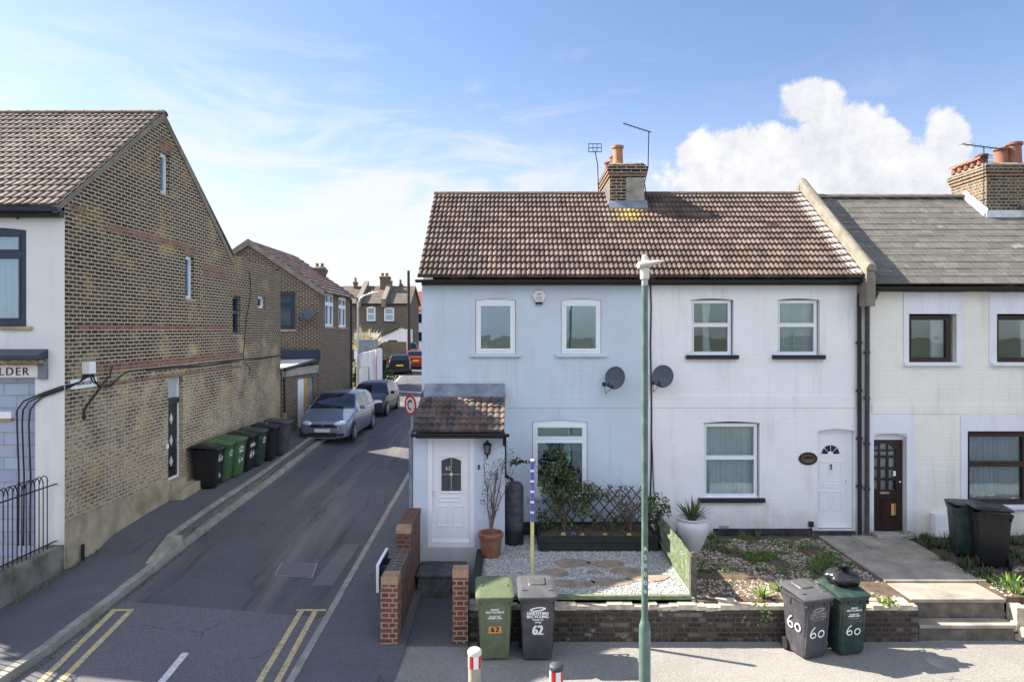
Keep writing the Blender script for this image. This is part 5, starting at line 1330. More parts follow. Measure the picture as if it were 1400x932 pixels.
def shrub(name, label, loc, stems, clusters, leafsize, mats, seed, group=None, hstem=.9, spread=.4, stemr=.014):
    r_ = random.Random(seed); t = thing(name, label, 'shrub', loc, 0, group)
    b = MB(); branches(b, (0,0,0), stems, hstem, spread, stemr, r_, 4, 1); b.build('stem', M['bark'], t, smooth=True)
    l = MB()
    for (c, rad, n) in clusters: leaves(l, c, rad, n, leafsize, r_, m=0 if len(mats) == 1 else 0)
    for i in range(len(l.m)//4): 
        mi = r_.choice(range(len(mats))) if r_.random() < .35 else 0
        for q in range(4): l.m[i*4+q] = mi
    l.build('foliage', [M[m_] for m_ in mats], t, recalc=False)
    return t
shrub('tall_shrub', 'tall dark leafy shrub in front of the ground floor window', (fx(772,13.55), 13.55, .82), 7,
      [((-.12,0,.95),(.42,.28,.42),2600), ((.25,0,.75),(.44,.28,.30),1500), ((-.15,0,1.42),(.22,.2,.26),700), ((.6,.05,.55),(.32,.2,.28),900), ((-.28,0,.3),(.3,.22,.28),650), ((.3,0,.25),(.4,.22,.24),900)], .045, ['leafdark','leafgrey','leafbright'], 11, 'shrubs in the planter', 1.3, .5)
shrub('bronze_shrub', 'bronze twiggy shrub at the right end of the planter by the lamp post', (fx(862,13.5), 13.5, .82), 9,
      [((0,0,.45),(.46,.25,.34),1000), ((-.3,0,.72),(.26,.2,.24),220), ((-.1,0,.15),(.65,.22,.18),800)], .038, ['leafgrey','leafdark'], 12, 'shrubs in the planter', .95, .6)
shrub('green_shrub', 'low green shrub in the planter against the fence post', (fx(897,13.45), 13.45, .82), 5,
      [((.02,0,.42),(.26,.2,.38),900)], .05, ['leafdark','leafbright'], 13, 'shrubs in the planter', .7, .25)
l = MB(); r_ = random.Random(14)
for c in (((700-CX)*13.6/F+.0, 13.7, 2.14), ((708-CX)*13.6/F, 13.75, 2.16)): leaves(l, c, (.09,.05,.07), 34, .06, r_, hollow=0)
l2 = MB(); l2.tube([(fx(745,13.7),13.7,1.95),(fx(730,13.7),13.75,2.1),(fx(712,13.7),13.75,2.16),(fx(697,13.7),13.72,2.15)], .006, 5)
for i in range(8): leaves(l, (fx(705+i*3.4,13.7), 13.74, 2.14), (.04,.04,.03), 5, .045, r_, hollow=0)
vt = thing('climbing_sprig', 'thin leafy sprig reaching across the blue wall above the water butt', 'climber', (0,0,0)); l.build('foliage', M['leafdark'], vt, recalc=False); l2.build('stem', M['bark'], vt)
# water butt
wb = thing('water_butt', 'dark grey water butt on a black stand under the porch downpipe', 'water butt', (X(703), 13.52, GZ))
f = MB(); prof = [(.165,.26),(.175,.28)]
for i in range(5): prof += [(.182,.30+i*.15),(.183,.42+i*.15),(.179,.427+i*.15)]
prof += [(.183,1.06),(.178,1.12),(.15,1.18),(.10,1.205),(.001,1.21)]
f.lathe(prof, (0,0,0), 24); f.build('barrel', M['greypipe'], wb, smooth=40)
f = MB(); f.lathe([(.19,0),(.175,.26)], (0,0,0), 10); f.build('stand', M['blackplastic'], wb)
# terracotta pot and bare shrub
tp = thing('potted_shrub', 'bare twiggy shrub in a terracotta pot by the porch', 'potted shrub', (fx(671,12.75), 12.75, GZ))
f = MB(); f.lathe([(.16,0),(.175,.03),(.20,.30),(.205,.36),(.235,.37),(.24,.43),(.225,.445),(.2,.44),(.19,.38),(.001,.37)], (0,0,0), 28); f.build('pot', M['terracotta'], tp, smooth=35)
b = MB(); r_ = random.Random(21); tips = []; branches(b, (0,0,.37), 6, 1.55, .38, .016, r_, 5, 1, tips); b.build('twigs', M['bark'], tp, smooth=True)
l = MB()
for q in tips:
    for _ in range(7): leaf(l, q + Vector((r_.gauss(0,.05), r_.gauss(0,.05), r_.gauss(0,.08))), .035, r_)
l.build('foliage', M['leafgrey'], tp, recalc=False)
# white urn with spiky plant
ur = thing('planted_urn', 'big pale urn with a spiky plant beside the green fence', 'planted urn', (fx(946,13.15), 13.15, GZ-.03))
f = MB(); f.lathe([(.14,0),(.15,.02),(.22,.15),(.30,.36),(.315,.47),(.30,.55),(.265,.585),(.255,.60),(.29,.615),(.295,.64),(.27,.645),(.24,.61),(.001,.58)], (0,0,0), 36); f.build('urn', M['potglaze'], ur, smooth=40)
b = MB(); blades(b, (0,0,.58), 46, .50, .045, random.Random(5), .95, droop=.25); b.build('leaves', M['leafgrey'], ur, recalc=False)
b = MB(); blades(b, (0,0,.58), 22, .46, .04, random.Random(6), .8, droop=.2); b.build('green_leaves', M['grass'], ur, recalc=False)
# striped pole behind the bin
sp = thing('striped_pole', 'square pole, yellow below and purple and white striped above, behind the grey bin 62', 'pole', (fx(727.8,10.95), 10.95, 0))
f = MB(); f.box(-.028,.028,-.028,.028,GZ-.1,1.74); f.build('lower_pole', M['poleyellow'], sp)
f = MB(); f.box(-.010,.010,-.0300,-.0285,.75,1.73); f.build('reflective_strip', M['potglaze'], sp)
f = MB(); z = 1.745; i = 0
while z < 2.72:
    h_ = (.13, .035)[i % 2]; f.box(-.028,.028,-.028,.028,z,min(2.73,z+h_-.0005),i % 2); z += h_; i += 1
f.build('upper_pole', [M['polepurple'], M['white']], sp)
f = MB(); f.lathe([(.035,0),(.035,.2),(.03,.205),(.03,.235),(.001,.24)], (fx(734,11.05),11.05,GZ-.02), 12); tag(f.build('garden_light', M['blackplastic'], smooth=30), 'short black garden light behind the striped pole', 'garden light')

# ================================================================ BINS on the pavement
bg = wheelie_bin('wheelie_bin', 'olive green wheelie bin with orange 62 sticker beside the slim pier', 'bingreen', (fx(676,10.15), 10.17, 0.006), R(3), panel=False)
bg.scale = (.93,.95,.97)
def bin_y(z): return -.226 - .099*z
tz = R(96)
def btext(b, s, size, z, m='white', **k): return text(s, size, (k.pop('x', 0), bin_y(z)-.006, z), (tz,0,0), M[m], b, k.pop('name','lettering'), **k)
for s, z, sz in (('MIXED', .79, .045), ('RECYCLABLES', .752, .045), ('PLEASE PUT', .69, .034), ('RUBBISH HERE', .66, .034), ('____________', .632, .03)): btext(bg, s, sz, z, bold=.001)
f = MB(); f.box(-.10,.10,bin_y(.5)-.010,bin_y(.5)+.02,.435,.535); f.build('number_sticker', M['orange'], bg)
text('62', .105, (-.0, bin_y(.5)-.0115, .487), (R(90),0,0), M['blackplastic'], bg, 'number', bold=.004, spacing=1.35)
bk = wheelie_bin('wheelie_bin', 'dark grey council recycling bin with white number 62', 'bingrey', (fx(734,10.12), 10.16, .006), R(1), lidmat='bingreymid')
bk.scale = (.95,.97,.98); btext(bk, 'DARTFORD', .062, .735, bold=.0025); btext(bk, 'RECYCLING', .062, .685, bold=.0025); btext(bk, 'Thanks for', .040, .640, bold=.001); btext(bk, 'caring', .040, .603, bold=.001)
btext(bk, '62', .205, .475, bold=.006, sx=.8)
f = MB(); k = 20
ring = [[(rx*math.cos(2*math.pi*i/k) + ox, bin_y(.80)-.008, .80 + rz_*math.sin(2*math.pi*i/k) + .012*math.cos(2*math.pi*i/k)) for i in range(k)] for rx, rz_, ox in ((.125,.032,0), (.085,.013,-.006))]
f.loft(ring, cap0=False, cap1=False); f.build('ring_emblem', M['white'], bk, recalc=False)
b60 = wheelie_bin('wheelie_bin', 'dark grey wheelie bin with handwritten 60 on front and side', 'bingrey', (4.36, 10.20, .006), R(17), lidmat='bingreymid')
f = MB(); ring = [[(rx*math.cos(2*math.pi*i/k) + ox, bin_y(.80)-.008, .80 + rz_*math.sin(2*math.pi*i/k) + .012*math.cos(2*math.pi*i/k)) for i in range(k)] for rx, rz_, ox in ((.125,.032,0), (.085,.013,-.006))]
f.loft(ring, cap0=False, cap1=False); f.build('ring_emblem', M['concrete'], b60, recalc=False)
btext(b60, 'DARTFORD', .062, .735, 'concrete', bold=.001); btext(b60, 'RECYCLING', .062, .685, 'concrete', bold=.001); btext(b60, 'Thanks for caring', .035, .640, 'concrete')
stroke_digits(b60, '60', .17, (-.16, bin_y(.42)-.008, .36), Matrix.Rotation(R(96),3,'X'), b60, r=.011)
stroke_digits(b60, '60', .19, (-.262, .15, .43), Matrix.Rotation(R(-90),3,'Z') @ Matrix.Rotation(R(93),3,'X'), b60, r=.012)
b60.scale = (.86,.86,.92); bd = wheelie_bin('wheelie_bin', 'dark green wheelie bin with handwritten 60 and a bin bag on top', 'bindkgreen', (4.96, 10.30, .006), R(9), panel=False)
for s, z, sz in (('MIXED', .79, .045), ('RECYCLABLES', .752, .045), ('PLEASE PUT', .69, .034), ('RUBBISH HERE', .66, .034), ('____________', .632, .03)): btext(bd, s, sz, z, bold=.001)
bd.scale = (.84,.86,.92); stroke_digits(bd, '60', .155, (-.14, bin_y(.42)-.008, .36), Matrix.Rotation(R(96),3,'X'), bd, r=.010)
# bin bag
f = MB(); r_ = random.Random(31); rings = []; k = 26
for j in range(11):
    t_ = j/10; ring = []
    rad = (.22*math.sin(math.pi*min(1,t_*1.12+.12))**.6 if t_ < .82 else .05+.03*(t_-.82)*8); z = .30*t_**.9
    for i in range(k):
        a = 2*math.pi*i/k; q = noise.noise(Vector((math.cos(a)*2.1, math.sin(a)*2.1, z*9)))*.07 + .03*abs(noise.noise(Vector((math.cos(a)*7, math.sin(a)*7, z*20))))
        ring.append(((rad+q)*math.cos(a)*1.15, (rad+q)*math.sin(a)*.85, z + noise.noise(Vector((a*2, z*5, 2)))*.03))
    rings.append(ring)
f.loft(rings); 
for s in (-1, 1): f.loft([[(s*.0+.01,0,.28),(s*.02,.02,.29),(0,-.02,.29)],[(s*.09,.03,.36),(s*.10,-.02,.33),(s*.06,0,.30)],[(s*.15,.0,.33),(s*.15,.02,.32),(s*.14,.01,.31)]])
o = f.build('bin_bag', M['bag'], smooth=60); o.location = (5.0, 10.36, .955); tag(o, 'tied black bin bag lying on the lid of the dark green bin 60', 'bin bag')
# bins by the cream house
wheelie_bin('wheelie_bin', 'black wheelie bin nearer the street in front of the cream house', 'binblack', (8.58, 12.35, GZ-.01), R(158), panel=False)
wheelie_bin('wheelie_bin', 'dark green wheelie bin half hidden behind the other by the meter box', 'bindkgreen', (8.56, 12.95, GZ-.02), R(165), panel=False).scale = (.95,.95,.94)

# ================================================================ STREET FURNITURE
def bollard(label, px, D, top, cap):
    t = thing('bollard', label, 'bollard', (fx(px, D), D, .006), 0, 'bollards at the kerb')
    r = .08; f = MB(); f.lathe([(r*1.0,0),(r*.98,top-.21)], (0,0,0), 24); f.build('post', M['bollardpost'], t, smooth=40)
    f = MB(); k = 24
    for q in range(8):
        a0, a1 = 2*math.pi*q/8 - math.pi/2 - .13, 2*math.pi*(q+1)/8 - math.pi/2 - .13
        for i in range(3):
            b0, b1 = a0 + (a1-a0)*i/3, a0 + (a1-a0)*(i+1)/3
            f.poly([(r*1.02*math.cos(b0), r*1.02*math.sin(b0), top-.21),(r*1.02*math.cos(b1), r*1.02*math.sin(b1), top-.21),(r*1.02*math.cos(b1), r*1.02*math.sin(b1), top-.055),(r*1.02*math.cos(b0), r*1.02*math.sin(b0), top-.055)], q % 2)
    f.build('reflector_band', [M['white'], M['red']], t, recalc=False, weld=True)
    f = MB(); f.lathe([(r*1.08,top-.055),(r*1.1,top-.04),(r*1.08,top-.012),(r*.9,top+.005),(.001,top+.018)], (0,0,0), 24); f.build('cap', M[cap], t, smooth=50)
bollard('buff bollard with cream cap and red and white band in front of the green bin', 649, 8.5, .84, 'lamphead')
bollard('bollard with dark grey cap and red and white band in front of the bin 62', 760.5, 8.2, .80, 'greypipe')
lp = thing('street_lamp', 'tall green street lamp with cream head in front of the houses', 'street lamp', (fx(881.5,8.6), 8.6, .006))
f = MB(); f.lathe([(.072,0),(.074,.05),(.072,1.04),(.068,1.10),(.048,1.16),(.042,1.20),(.040,2.6),(.039,5.35)], (0,0,0), 24); f.build('column', M['lampgreen'], lp, smooth=40)
f = MB(); f.lathe([(.041,5.34),(.041,5.46)], (0,0,0), 20); f.build('grey_collar', M['zincpost'], lp, smooth=40)
f = MB(); f.lathe([(.056,5.42),(.062,5.55),(.06,5.56)], (0,0,0), 20); f.build('neck', M['lamphead'], lp, smooth=40)
f = MB(); rings = []
for (x, w_, z0, z1) in ((-.095,.04,5.575,5.61),(-.08,.09,5.55,5.635),(-.02,.11,5.55,5.655),(.06,.11,5.572,5.655),(.15,.09,5.605,5.655),(.23,.055,5.63,5.65),(.25,.03,5.638,5.648)):
    rings.append([(x, w_*math.cos(a), (z0+z1)/2 + (z1-z0)/2*math.sin(a)) for a in [2*math.pi*i/16 for i in range(16)]])
f.loft(rings); f.build('head', M['lamphead'], lp, smooth=50)
f = MB(); f.lathe([(.04,5.64),(.036,5.70),(.028,5.725),(.001,5.73)], (0,0,0), 16); f.build('photocell', M['lamphead'], lp, smooth=40)
for i, ch_ in enumerate('ASX006'):
    text(ch_, .075, (0, -.046, 2.06 - i*.105), (R(90),0,0), M['white'], lp, 'lettering')
# blue street-name board on the flank wall (edge-on) and the round sign beyond the porch
for (px, py, w_, h_, lab) in ((689,908,.16,.10,'small cover set in the pavement between the two bollards'),(1290,905,.45,.3,'rectangular cover set in the pavement below the stone steps')):
    q = G(px, py, .006); f = MB(); f.box(q.x-w_/2, q.x+w_/2, q.y-h_/2, q.y+h_/2, .004, .012); tag(f.build('pavement_cover', M['kerbstone'], bevel=.002), lab, 'manhole cover')
sn = thing('street_name_board', 'dark blue board with pale edge fixed to the outer side of the stepped brick wall', 'sign board', (0,0,0))
f = MB(); f.box(-2.16,-2.13,11.0,11.82,.62,1.02); f.build('board', M['navy'], sn)
f = MB(); f.box(-2.17,-2.125,10.975,10.999,.60,1.04); f.box(-2.17,-2.125,11.0,11.82,1.021,1.045); f.build('board_edge', M['upvc'], sn)
f = MB()
for y in (11.2, 11.6): f.box(-2.129,-1.975,y-.03,y+.03,.7,.95)
f.build('bracket', M['navy'], sn)
rs = thing('round_sign', 'round road sign with red rim on a pole beside the porch', 'road sign', (-2.12, 14.6, .2))
f = MB(); f.tube([(0,0,0),(0,0,3.15)], .03, 10); f.build('pole', M['zincpost'], rs, smooth=40)
Q = Matrix.Translation((-.02,-.05,3.0)) @ Matrix.Rotation(R(-48),4,'Z') @ Matrix.Rotation(R(90),4,'X')
f = MB(); f.lathe([(.20,0),(.215,.004),(.215,.018),(.17,.02),(.17,.016),(.17,.001),(.20,0)], (0,0,0), 32); f.f = [q for q in f.f if len(q) == 4]; f.m = f.m[:len(f.f)]; f.xf(Q); f.build('red_rim', M['red'], rs)
f = MB(); f.lathe([(.001,.015),(.169,.015)], (0,0,0), 32); f.xf(Q); f.build('white_face', M['white'], rs, recalc=False)
f = MB(); f.tube([(.09*math.cos(a*math.pi/10+.9), .09*math.sin(a*math.pi/10+.9), .018) for a in range(14)], .022, 6); f.v = [(v[0], v[1], .016+(v[2]-.018)*.1) for v in f.v]; f.xf(Q); f.build('dark_mark', M['greypipe'], rs)
# ================================================================ LEFT CORNER HOUSE
XW = -8.05; DL = 12.37
def LX(px): return fx(px, DL)
def LZ(py): return fz(py, DL)
def sideY(px): return -XW*F/(CX-px)          # depth of a point on the side wall from its column
def sz(px, py): return fz(py, sideY(px))
hL = thing('corner_brick_house', 'tall corner house with stock brick side wall and white front', 'house')
frl = FR_y(DL); frs = FR_x(XW)
RYL, RZL, EYL, EZL, BYL = 15.83, 9.76, 12.15, 6.98, 19.72
w = MB()
opL = [(-10.1, LX(36), LZ(446), LZ(311), .05), (-10.9, LX(48), .45, LZ(516))]
wall_panel(w, frl, -14.5, XW-.001, .0, 6.9, opL, .24)
wf = w.build('front_wall', M['renderL'], hL)
w = MB(); blk = LX(48); w.box(-10.9+.001, blk-.002, DL+.12, DL+.2, .1, LZ(516)-.002); w.build('blocked_shopfront', M['bluebrick'], hL)
window(hL, frl, -10.1+.005, LX(36)-.005, LZ(445), LZ(312.5), 'navy', fw=.10, trans=(LZ(347),), mull=(), n0=-.12, n1=-.01, cas=.035, curtain=[('c', .03, .97, 0, 1)])
f = MB(); f.box(-9.2, LX(45), DL-.05, DL-.001, LZ(451), LZ(446)); f.build('broken_sill', M['plinthrender'], hL, bevel=.01)
f = MB(); f.box(-12, LX(54), DL-.05, DL-.001, LZ(515), LZ(497)); fa = f.build('shop_fascia', M['upvc_old'], hL)
text('LDER', .20, (LX(1), DL-.053, LZ(508)), (R(90),0,0), M['blackpaint'], fa, 'shop_lettering', sx=1.0, align='LEFT', spacing=1.25, bold=.002)
f = MB(); f.box(-12, LX(64), DL-.16, DL-.001, LZ(496.5), LZ(491.5)); f.box(-12, LX(60), DL-.10, DL-.001, LZ(499), LZ(497)); f.build('cornice', plain('flaking_brown_paint', (.30,.22,.16), .9, var=.4, scale=14, dirt=(.6,.58,.5), damt=.8, dscale=9), hL)
f = MB(); f.hexa([(-12,DL-.30,LZ(490)),(LX(66),DL-.30,LZ(490)),(LX(66),DL-.001,LZ(490)),(-12,DL-.001,LZ(490)),(-12,DL-.30,LZ(485)),(LX(66),DL-.30,LZ(485)),(LX(66),DL-.001,LZ(477)),(-12,DL-.001,LZ(477))]); f.build('canopy', M['navy'], hL)
f = MB(); f.box(LX(54.5), LX(66), DL-.06, DL-.001, LZ(518), LZ(489.5)); f.build('bracket', M['lead'], hL)
f = MB(); f.box(-9.8, LX(14), DL+.02, DL+.119, LZ(572), LZ(563)); f.build('vent_hood', M['upvc'], hL)
f = MB(); f.box(-9.7, LX(11), DL+.07, DL+.119, LZ(576), LZ(572.5)); f.build('vent_wood', M['wood'], hL)
# side wall
w = MB(); DOOR = (sideY(230), sideY(250), 1.22, sz(231,513)); W3 = (sideY(318), sideY(328.5), sz(320,457), sz(320,404)); W2 = (sideY(254), sideY(265), sz(256,408), sz(256,350)); W4 = (sideY(353), sideY(362.5), sz(355,421), sz(355,405))
WG = (sideY(219.5), sideY(231.5), sz(220,264), sz(220,207))
wall_panel(w, frs, DL+.003, 23.9, .0, 6.70, [DOOR, W2, W3, W4], .24)
slf = (RZL-EZL)/(RYL-EYL)
def topz(y):
    if y < 19.75: return min(RZL - .05, EZL + slf*(min(y, 2*RYL-y) - EYL)) - .06
    return 6.95 - (y-19.75)*.035
us = sorted({DL+.003, WG[0], WG[1], RYL, 19.74, 19.76, 21.8, 23.9} | {DL + .5 + i*.5 for i in range(14)})
for a, b in zip(us, us[1:]):
    if abs(b-a) < .025 and a > 19: continue
    ta, tb = topz(a), topz(b)
    for n in (0, -.24):
        if a >= WG[0]-1e-6 and b <= WG[1]+1e-6:
            w.poly([frs(a,6.7,n), frs(b,6.7,n), frs(b,WG[2],n), frs(a,WG[2],n)]); w.poly([frs(a,WG[3],n), frs(b,WG[3],n), frs(b,tb,n), frs(a,ta,n)])
        else: w.poly([frs(a,6.7,n), frs(b,6.7,n), frs(b,tb,n), frs(a,ta,n)])
    w.poly([frs(a,ta,0), frs(b,tb,0), frs(b,tb,-.24), frs(a,ta,-.24)])
a, b, c, d = WG
for p, q in (((a,c),(b,c)), ((b,c),(b,d)), ((b,d),(a,d)), ((a,d),(a,c))): w.poly([frs(*p,0), frs(*q,0), frs(*q,-.24), frs(*p,-.24)])
w.build('side_wall', M['stockbrick'], hL, recalc=False)
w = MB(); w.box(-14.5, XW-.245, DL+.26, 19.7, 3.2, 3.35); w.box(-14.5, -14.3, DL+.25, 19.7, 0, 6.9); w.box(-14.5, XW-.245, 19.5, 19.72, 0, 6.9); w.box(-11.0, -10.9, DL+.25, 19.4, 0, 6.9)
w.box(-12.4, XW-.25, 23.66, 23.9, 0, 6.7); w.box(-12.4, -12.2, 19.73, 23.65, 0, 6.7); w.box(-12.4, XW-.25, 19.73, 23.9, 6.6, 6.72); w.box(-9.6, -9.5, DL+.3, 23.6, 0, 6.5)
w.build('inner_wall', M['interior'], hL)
f = MB(); yc = rng(DL-.005, DOOR[0]-.002, .4)
for a, b in zip(yc, yc[1:]):
    ja, jb = 1.34+.02*math.sin(a*7)-.02*(a-DL), 1.34+.02*math.sin(b*7)-.02*(b-DL)
    f.hexa([(XW+.001,a,-.1),(XW+.09,a,-.1),(XW+.09,b,-.1),(XW+.001,b,-.1),(XW+.001,a,ja),(XW+.03,a,ja),(XW+.03,b,jb),(XW+.001,b,jb)])
f.hexa([(XW+.001,DOOR[1]+.002,0),(XW+.05,DOOR[1]+.002,0),(XW+.05,23.9,0),(XW+.001,23.9,0),(XW+.001,DOOR[1]+.002,1.3),(XW+.03,DOOR[1]+.002,1.3),(XW+.03,23.9,1.35),(XW+.001,23.9,1.35)])
f.build('cement_plinth', M['plinthrender'], hL)
def band(y0, y1, z0, z1, e=.004):
    f = MB(); f.box(XW+.0005, XW+e, y0, y1, z0, z1); f.build('red_brick_band', M['redcourse'], hL)
band(13.6, 17.3, 6.76, 6.915); band(DL+.3, 19.6, 4.80, 4.88); band(13.2, 20.6, 3.96, 4.11); band(13.2, 20.4, 3.66, 3.74); band(12.5,13.0,6.95,7.1); band(17.9, 19.5, 6.2, 6.5)
for (q, h_) in ((WG, .32), (W2, .25), (W3, .22)): f = MB(); f.box(XW+.001, XW+.012, q[0]-.08, q[1]+.08, q[3]+.002, q[3]+h_); f.build('brick_lintel', M['redcourse'], hL)
kw = dict(n0=-.16, n1=-.08, cas=.02)
window(hL, frs, WG[0]+.003, WG[1]-.003, WG[2], WG[3], 'upvc', fw=.06, glass='glass', sill=('concrete', .05, .05, .05), **kw)
window(hL, frs, W2[0]+.003, W2[1]-.003, W2[2], W2[3], 'upvc', fw=.05, sill=('concrete', .05, .04, .06), **kw)
window(hL, frs, W3[0]+.003, W3[1]-.003, W3[2], W3[3], 'navy', fw=.06, trans=((W3[2]*.42+W3[3]*.58),), sill=('concrete', .05, .05, .06), **kw)
window(hL, frs, W4[0]+.003, W4[1]-.003, W4[2], W4[3], 'upvc', fw=.05, curtain=[('blind', 0, 1, 0, 1)], **kw)
# side door with three diamonds
a, b, c, d = DOOR; n = -.13
f = MB(); 
for q in ((a+.002, a+.04, c, d-.002), (b-.05, b-.002, c, d-.002), (a+.04, b-.05, d-.05, d-.002), (a+.04, b-.05, c, c+.05)): f.fbox(frs, *q, n-.05, n+.03)
df = f.build('door_frame', M['upvc'], hL)
f = MB(); f.fbox(frs, a+.04, b-.05, 3.16, d-.05, n-.03, n-.02); f.build('transom_light', M['blind'], hL)
f = MB(); f.fbox(frs, a+.04, b-.05, c+.05, 3.15, n-.03, n+.01); f.fbox(frs, a+.03, b-.04, 3.02, 3.15, n+.011, n+.06)
do = f.build('side_door', M['blackpaint'], hL)
for k, z in enumerate((2.66, 2.14, 1.62+.02)):
    for s_, mt, e in ((.21, 'navy', .012), (.13, 'headlamp', .022)):
        f = MB(); m_ = (a+b)/2 - .01; w_ = s_*.62
        f.prism([(m_-w_, z), (m_, z-s_), (m_+w_, z), (m_, z+s_)], 'x', XW+n+e, XW+n+e+.008); f.build('diamond_light' if e > .02 else 'diamond_frame', M[mt], do)
f = MB(); f.tube([frs(b-.11, 2.06, n+.01), frs(b-.11, 2.06, n+.06), frs(b-.22, 2.06, n+.06)], .012, 6); f.fbox(frs, b-.13, b-.09, 1.98, 2.14, n+.01, n+.02); f.build('door_handle', M['chrome'], do)
f = MB(); f.fbox(frs, a+.18, b-.22, 1.47, 1.51, n+.01, n+.02); f.build('letter_box', M['chrome'], do)
f = MB(); f.box(XW+.001, XW+.34, a-.02, b+.42, .4, 1.06); f.box(XW-.12, XW+.10, a+.003, b-.003, .5, 1.215); tag(f.build('side_step', M['plinthrender'], None, bevel=.015), 'concrete doorstep under the dark side door with diamond lights', 'step')
# roof
r = MB(); tiles(r, (-14.5, EYL, EZL), (1,0,0), 6.5, (0, RYL-EYL, RZL-EZL), 18, .15, .034, .03, seg=6, tilew=.3)
r.hexa([(-14.5,RYL,RZL-.06),(-8.0,RYL,RZL-.06),(-8.0,BYL+.1,EZL-.08),(-14.5,BYL+.1,EZL-.08),(-14.5,RYL,RZL+.01),(-8.0,RYL,RZL+.01),(-8.0,BYL+.1,EZL-.02),(-14.5,BYL+.1,EZL-.02)])
ro = r.build('roof', M['rooftileL'], hL, recalc=False)
rd = MB(); x = -14.5
while x < -8.05:
    k = 8; xe = min(x+.43, -7.98); rings = [[(xx, RYL - .14*math.cos(math.pi*i/k), RZL - .03 + hh*math.sin(math.pi*i/k)) for i in range(k+1)] for xx, hh in ((x, .11), (xe-.03, .11), (xe-.03, .095), (xe, .095))]
    rd.loft(rings, closed=False); x += .43
rd.build('ridge_tile', M['rooftileL'], ro, smooth=30, recalc=False)
f = MB()
yy = rng(EYL-.02, RYL, .25)
for a, b in zip(yy, yy[1:]):
    za, zb_ = EZL+slf*(a-EYL), EZL+slf*(b-EYL); j0 = .10 + .03*rnd.random()
    f.hexa([(XW-.06,a,za-j0),(XW+.035,a,za-j0),(XW+.035,b,zb_-j0),(XW-.06,b,zb_-j0),(XW-.06,a,za+.03),(XW+.055,a,za+.03),(XW+.055,b,zb_+.03),(XW-.06,b,zb_+.03)])
yy = rng(RYL, BYL+.1, .25)
for a, b in zip(yy, yy[1:]):
    za, zb_ = RZL-slf*(a-RYL), RZL-slf*(b-RYL)
    f.hexa([(XW-.06,a,za-.10),(XW+.035,a,za-.10),(XW+.035,b,zb_-.10),(XW-.06,b,zb_-.10),(XW-.06,a,za+.03),(XW+.055,a,za+.03),(XW+.055,b,zb_+.03),(XW-.06,b,zb_+.03)])
f.build('verge', M['coping'], ro, bevel=.006)
f = MB(); f.box(-14.5, XW, DL-.14, DL-.001, 6.80, 6.93); f.build('fascia', M['blackpaint'], hL)
gutter(hL, -14.5, XW+.06, DL-.24, 6.95, .07, 'navy')
f = MB(); f.tube([(LX(29),DL-.2,6.98),(LX(29),DL-.1,6.8),(LX(29),DL-.05,LZ(298)),(LX(27),DL-.06,LZ(300.5)),(LX(25),DL-.05,LZ(298)),(LX(25),DL-.05,LZ(293))], .012, 6); f.build('gutter_hook', M['blackplastic'], hL)
# cables over the corner
f = MB(); 
def SP(px, py, n=.03): return (XW+n, sideY(px), sz(px, py))
def LP_(px, py, n=.03): return (LX(px), DL-n, LZ(py))
for o_, (a0, b0) in enumerate(((28, 0), (33, 2.5), (40, 5))):
    f.tube([LP_(a0-2+o_*2, 745, .02), LP_(a0-1+o_*2, 650, .02), LP_(a0-3+o_*2, 580), LP_(a0-3+o_*3, 560), LP_(a0+6+o_*2, 548+o_), LP_(60, 537+b0), LP_(86, 528+b0, .04), SP(94, 526+b0*.6), SP(107, 522), SP(114+o_*4, 512)], .014, 6)
tag(f.build('wall_cables', M['cableblack'], None, smooth=True), 'bundle of black cables curving round the corner over the white front', 'cable')
f = MB()
for o_ in range(2): f.tube([SP(121+o_*3, 511), SP(124+o_*4, 521), SP(136, 528+o_), SP(150, 526+o_*2), SP(163, 514), SP(175, 507), SP(205, 503.5), SP(232, 501), SP(262, 499), SP(300, 494), SP(340, 490), SP(382, 485.5)], .013, 6)
f.tube([SP(136, 529), SP(128, 540), SP(118, 553), SP(113, 562), SP(113.5, 574)], .02, 6); f.tube([SP(136, 528), SP(148, 514), SP(152, 500)], .014, 6)
f.tube([SP(340, 370), SP(342, 400), SP(335, 440), SP(333, 470), SP(331, 490)], .012, 6); f.tube([SP(335, 497), SP(341, 503), SP(339, 512)], .012, 5)
f.tube([SP(382,487), SP(330,491), SP(280,500), SP(240,502), SP(200,506)], .02, 6)
tag(f.build('wall_cables', M['cableblack'], None, smooth=True), 'black cables running along the brick side wall above the dark door', 'cable')
jb = MB(); jb.box(XW+.001, XW+.15, sideY(111.5), sideY(111.5)+.20, sz(112,511), sz(112,494.5)); tag(jb.build('junction_box', M['white'], bevel=.008), 'white junction box above the street sign on the brick side wall', 'junction box')
ss = thing('street_sign', 'white street name plate on the brick side wall under the junction box', 'street sign')
y0_, y1_ = sideY(95.5), sideY(131); z0_, z1_ = 3.70, 3.88
f = MB(); f.fbox(frs, y0_, y1_, z0_, z1_, .002, .02); f.build('plate', M['upvc'], ss)
text('GARDNER ROAD', .098, (XW+.022, (y0_+y1_)/2, (z0_+z1_)/2), (R(90),0,R(90)), M['greypipe'], ss, 'lettering', sx=.62, bold=.002)
f = MB(); f.box(XW+.001, XW+.03, sideY(228.3)-.05, sideY(228.3)+.03, 2.02, 2.12); tag(f.build('door_bell_box', M['white']), 'small white box on the brick wall left of the dark side door', 'bell box')
f = MB(); f.tube([(XW+.1, sideY(106), .35), (XW+.1, sideY(106), .82)], .03, 8); tag(f.build('drain_pipe_stub', M['blackpaint']), 'short black pipe standing at the foot of the corner plinth', 'pipe')
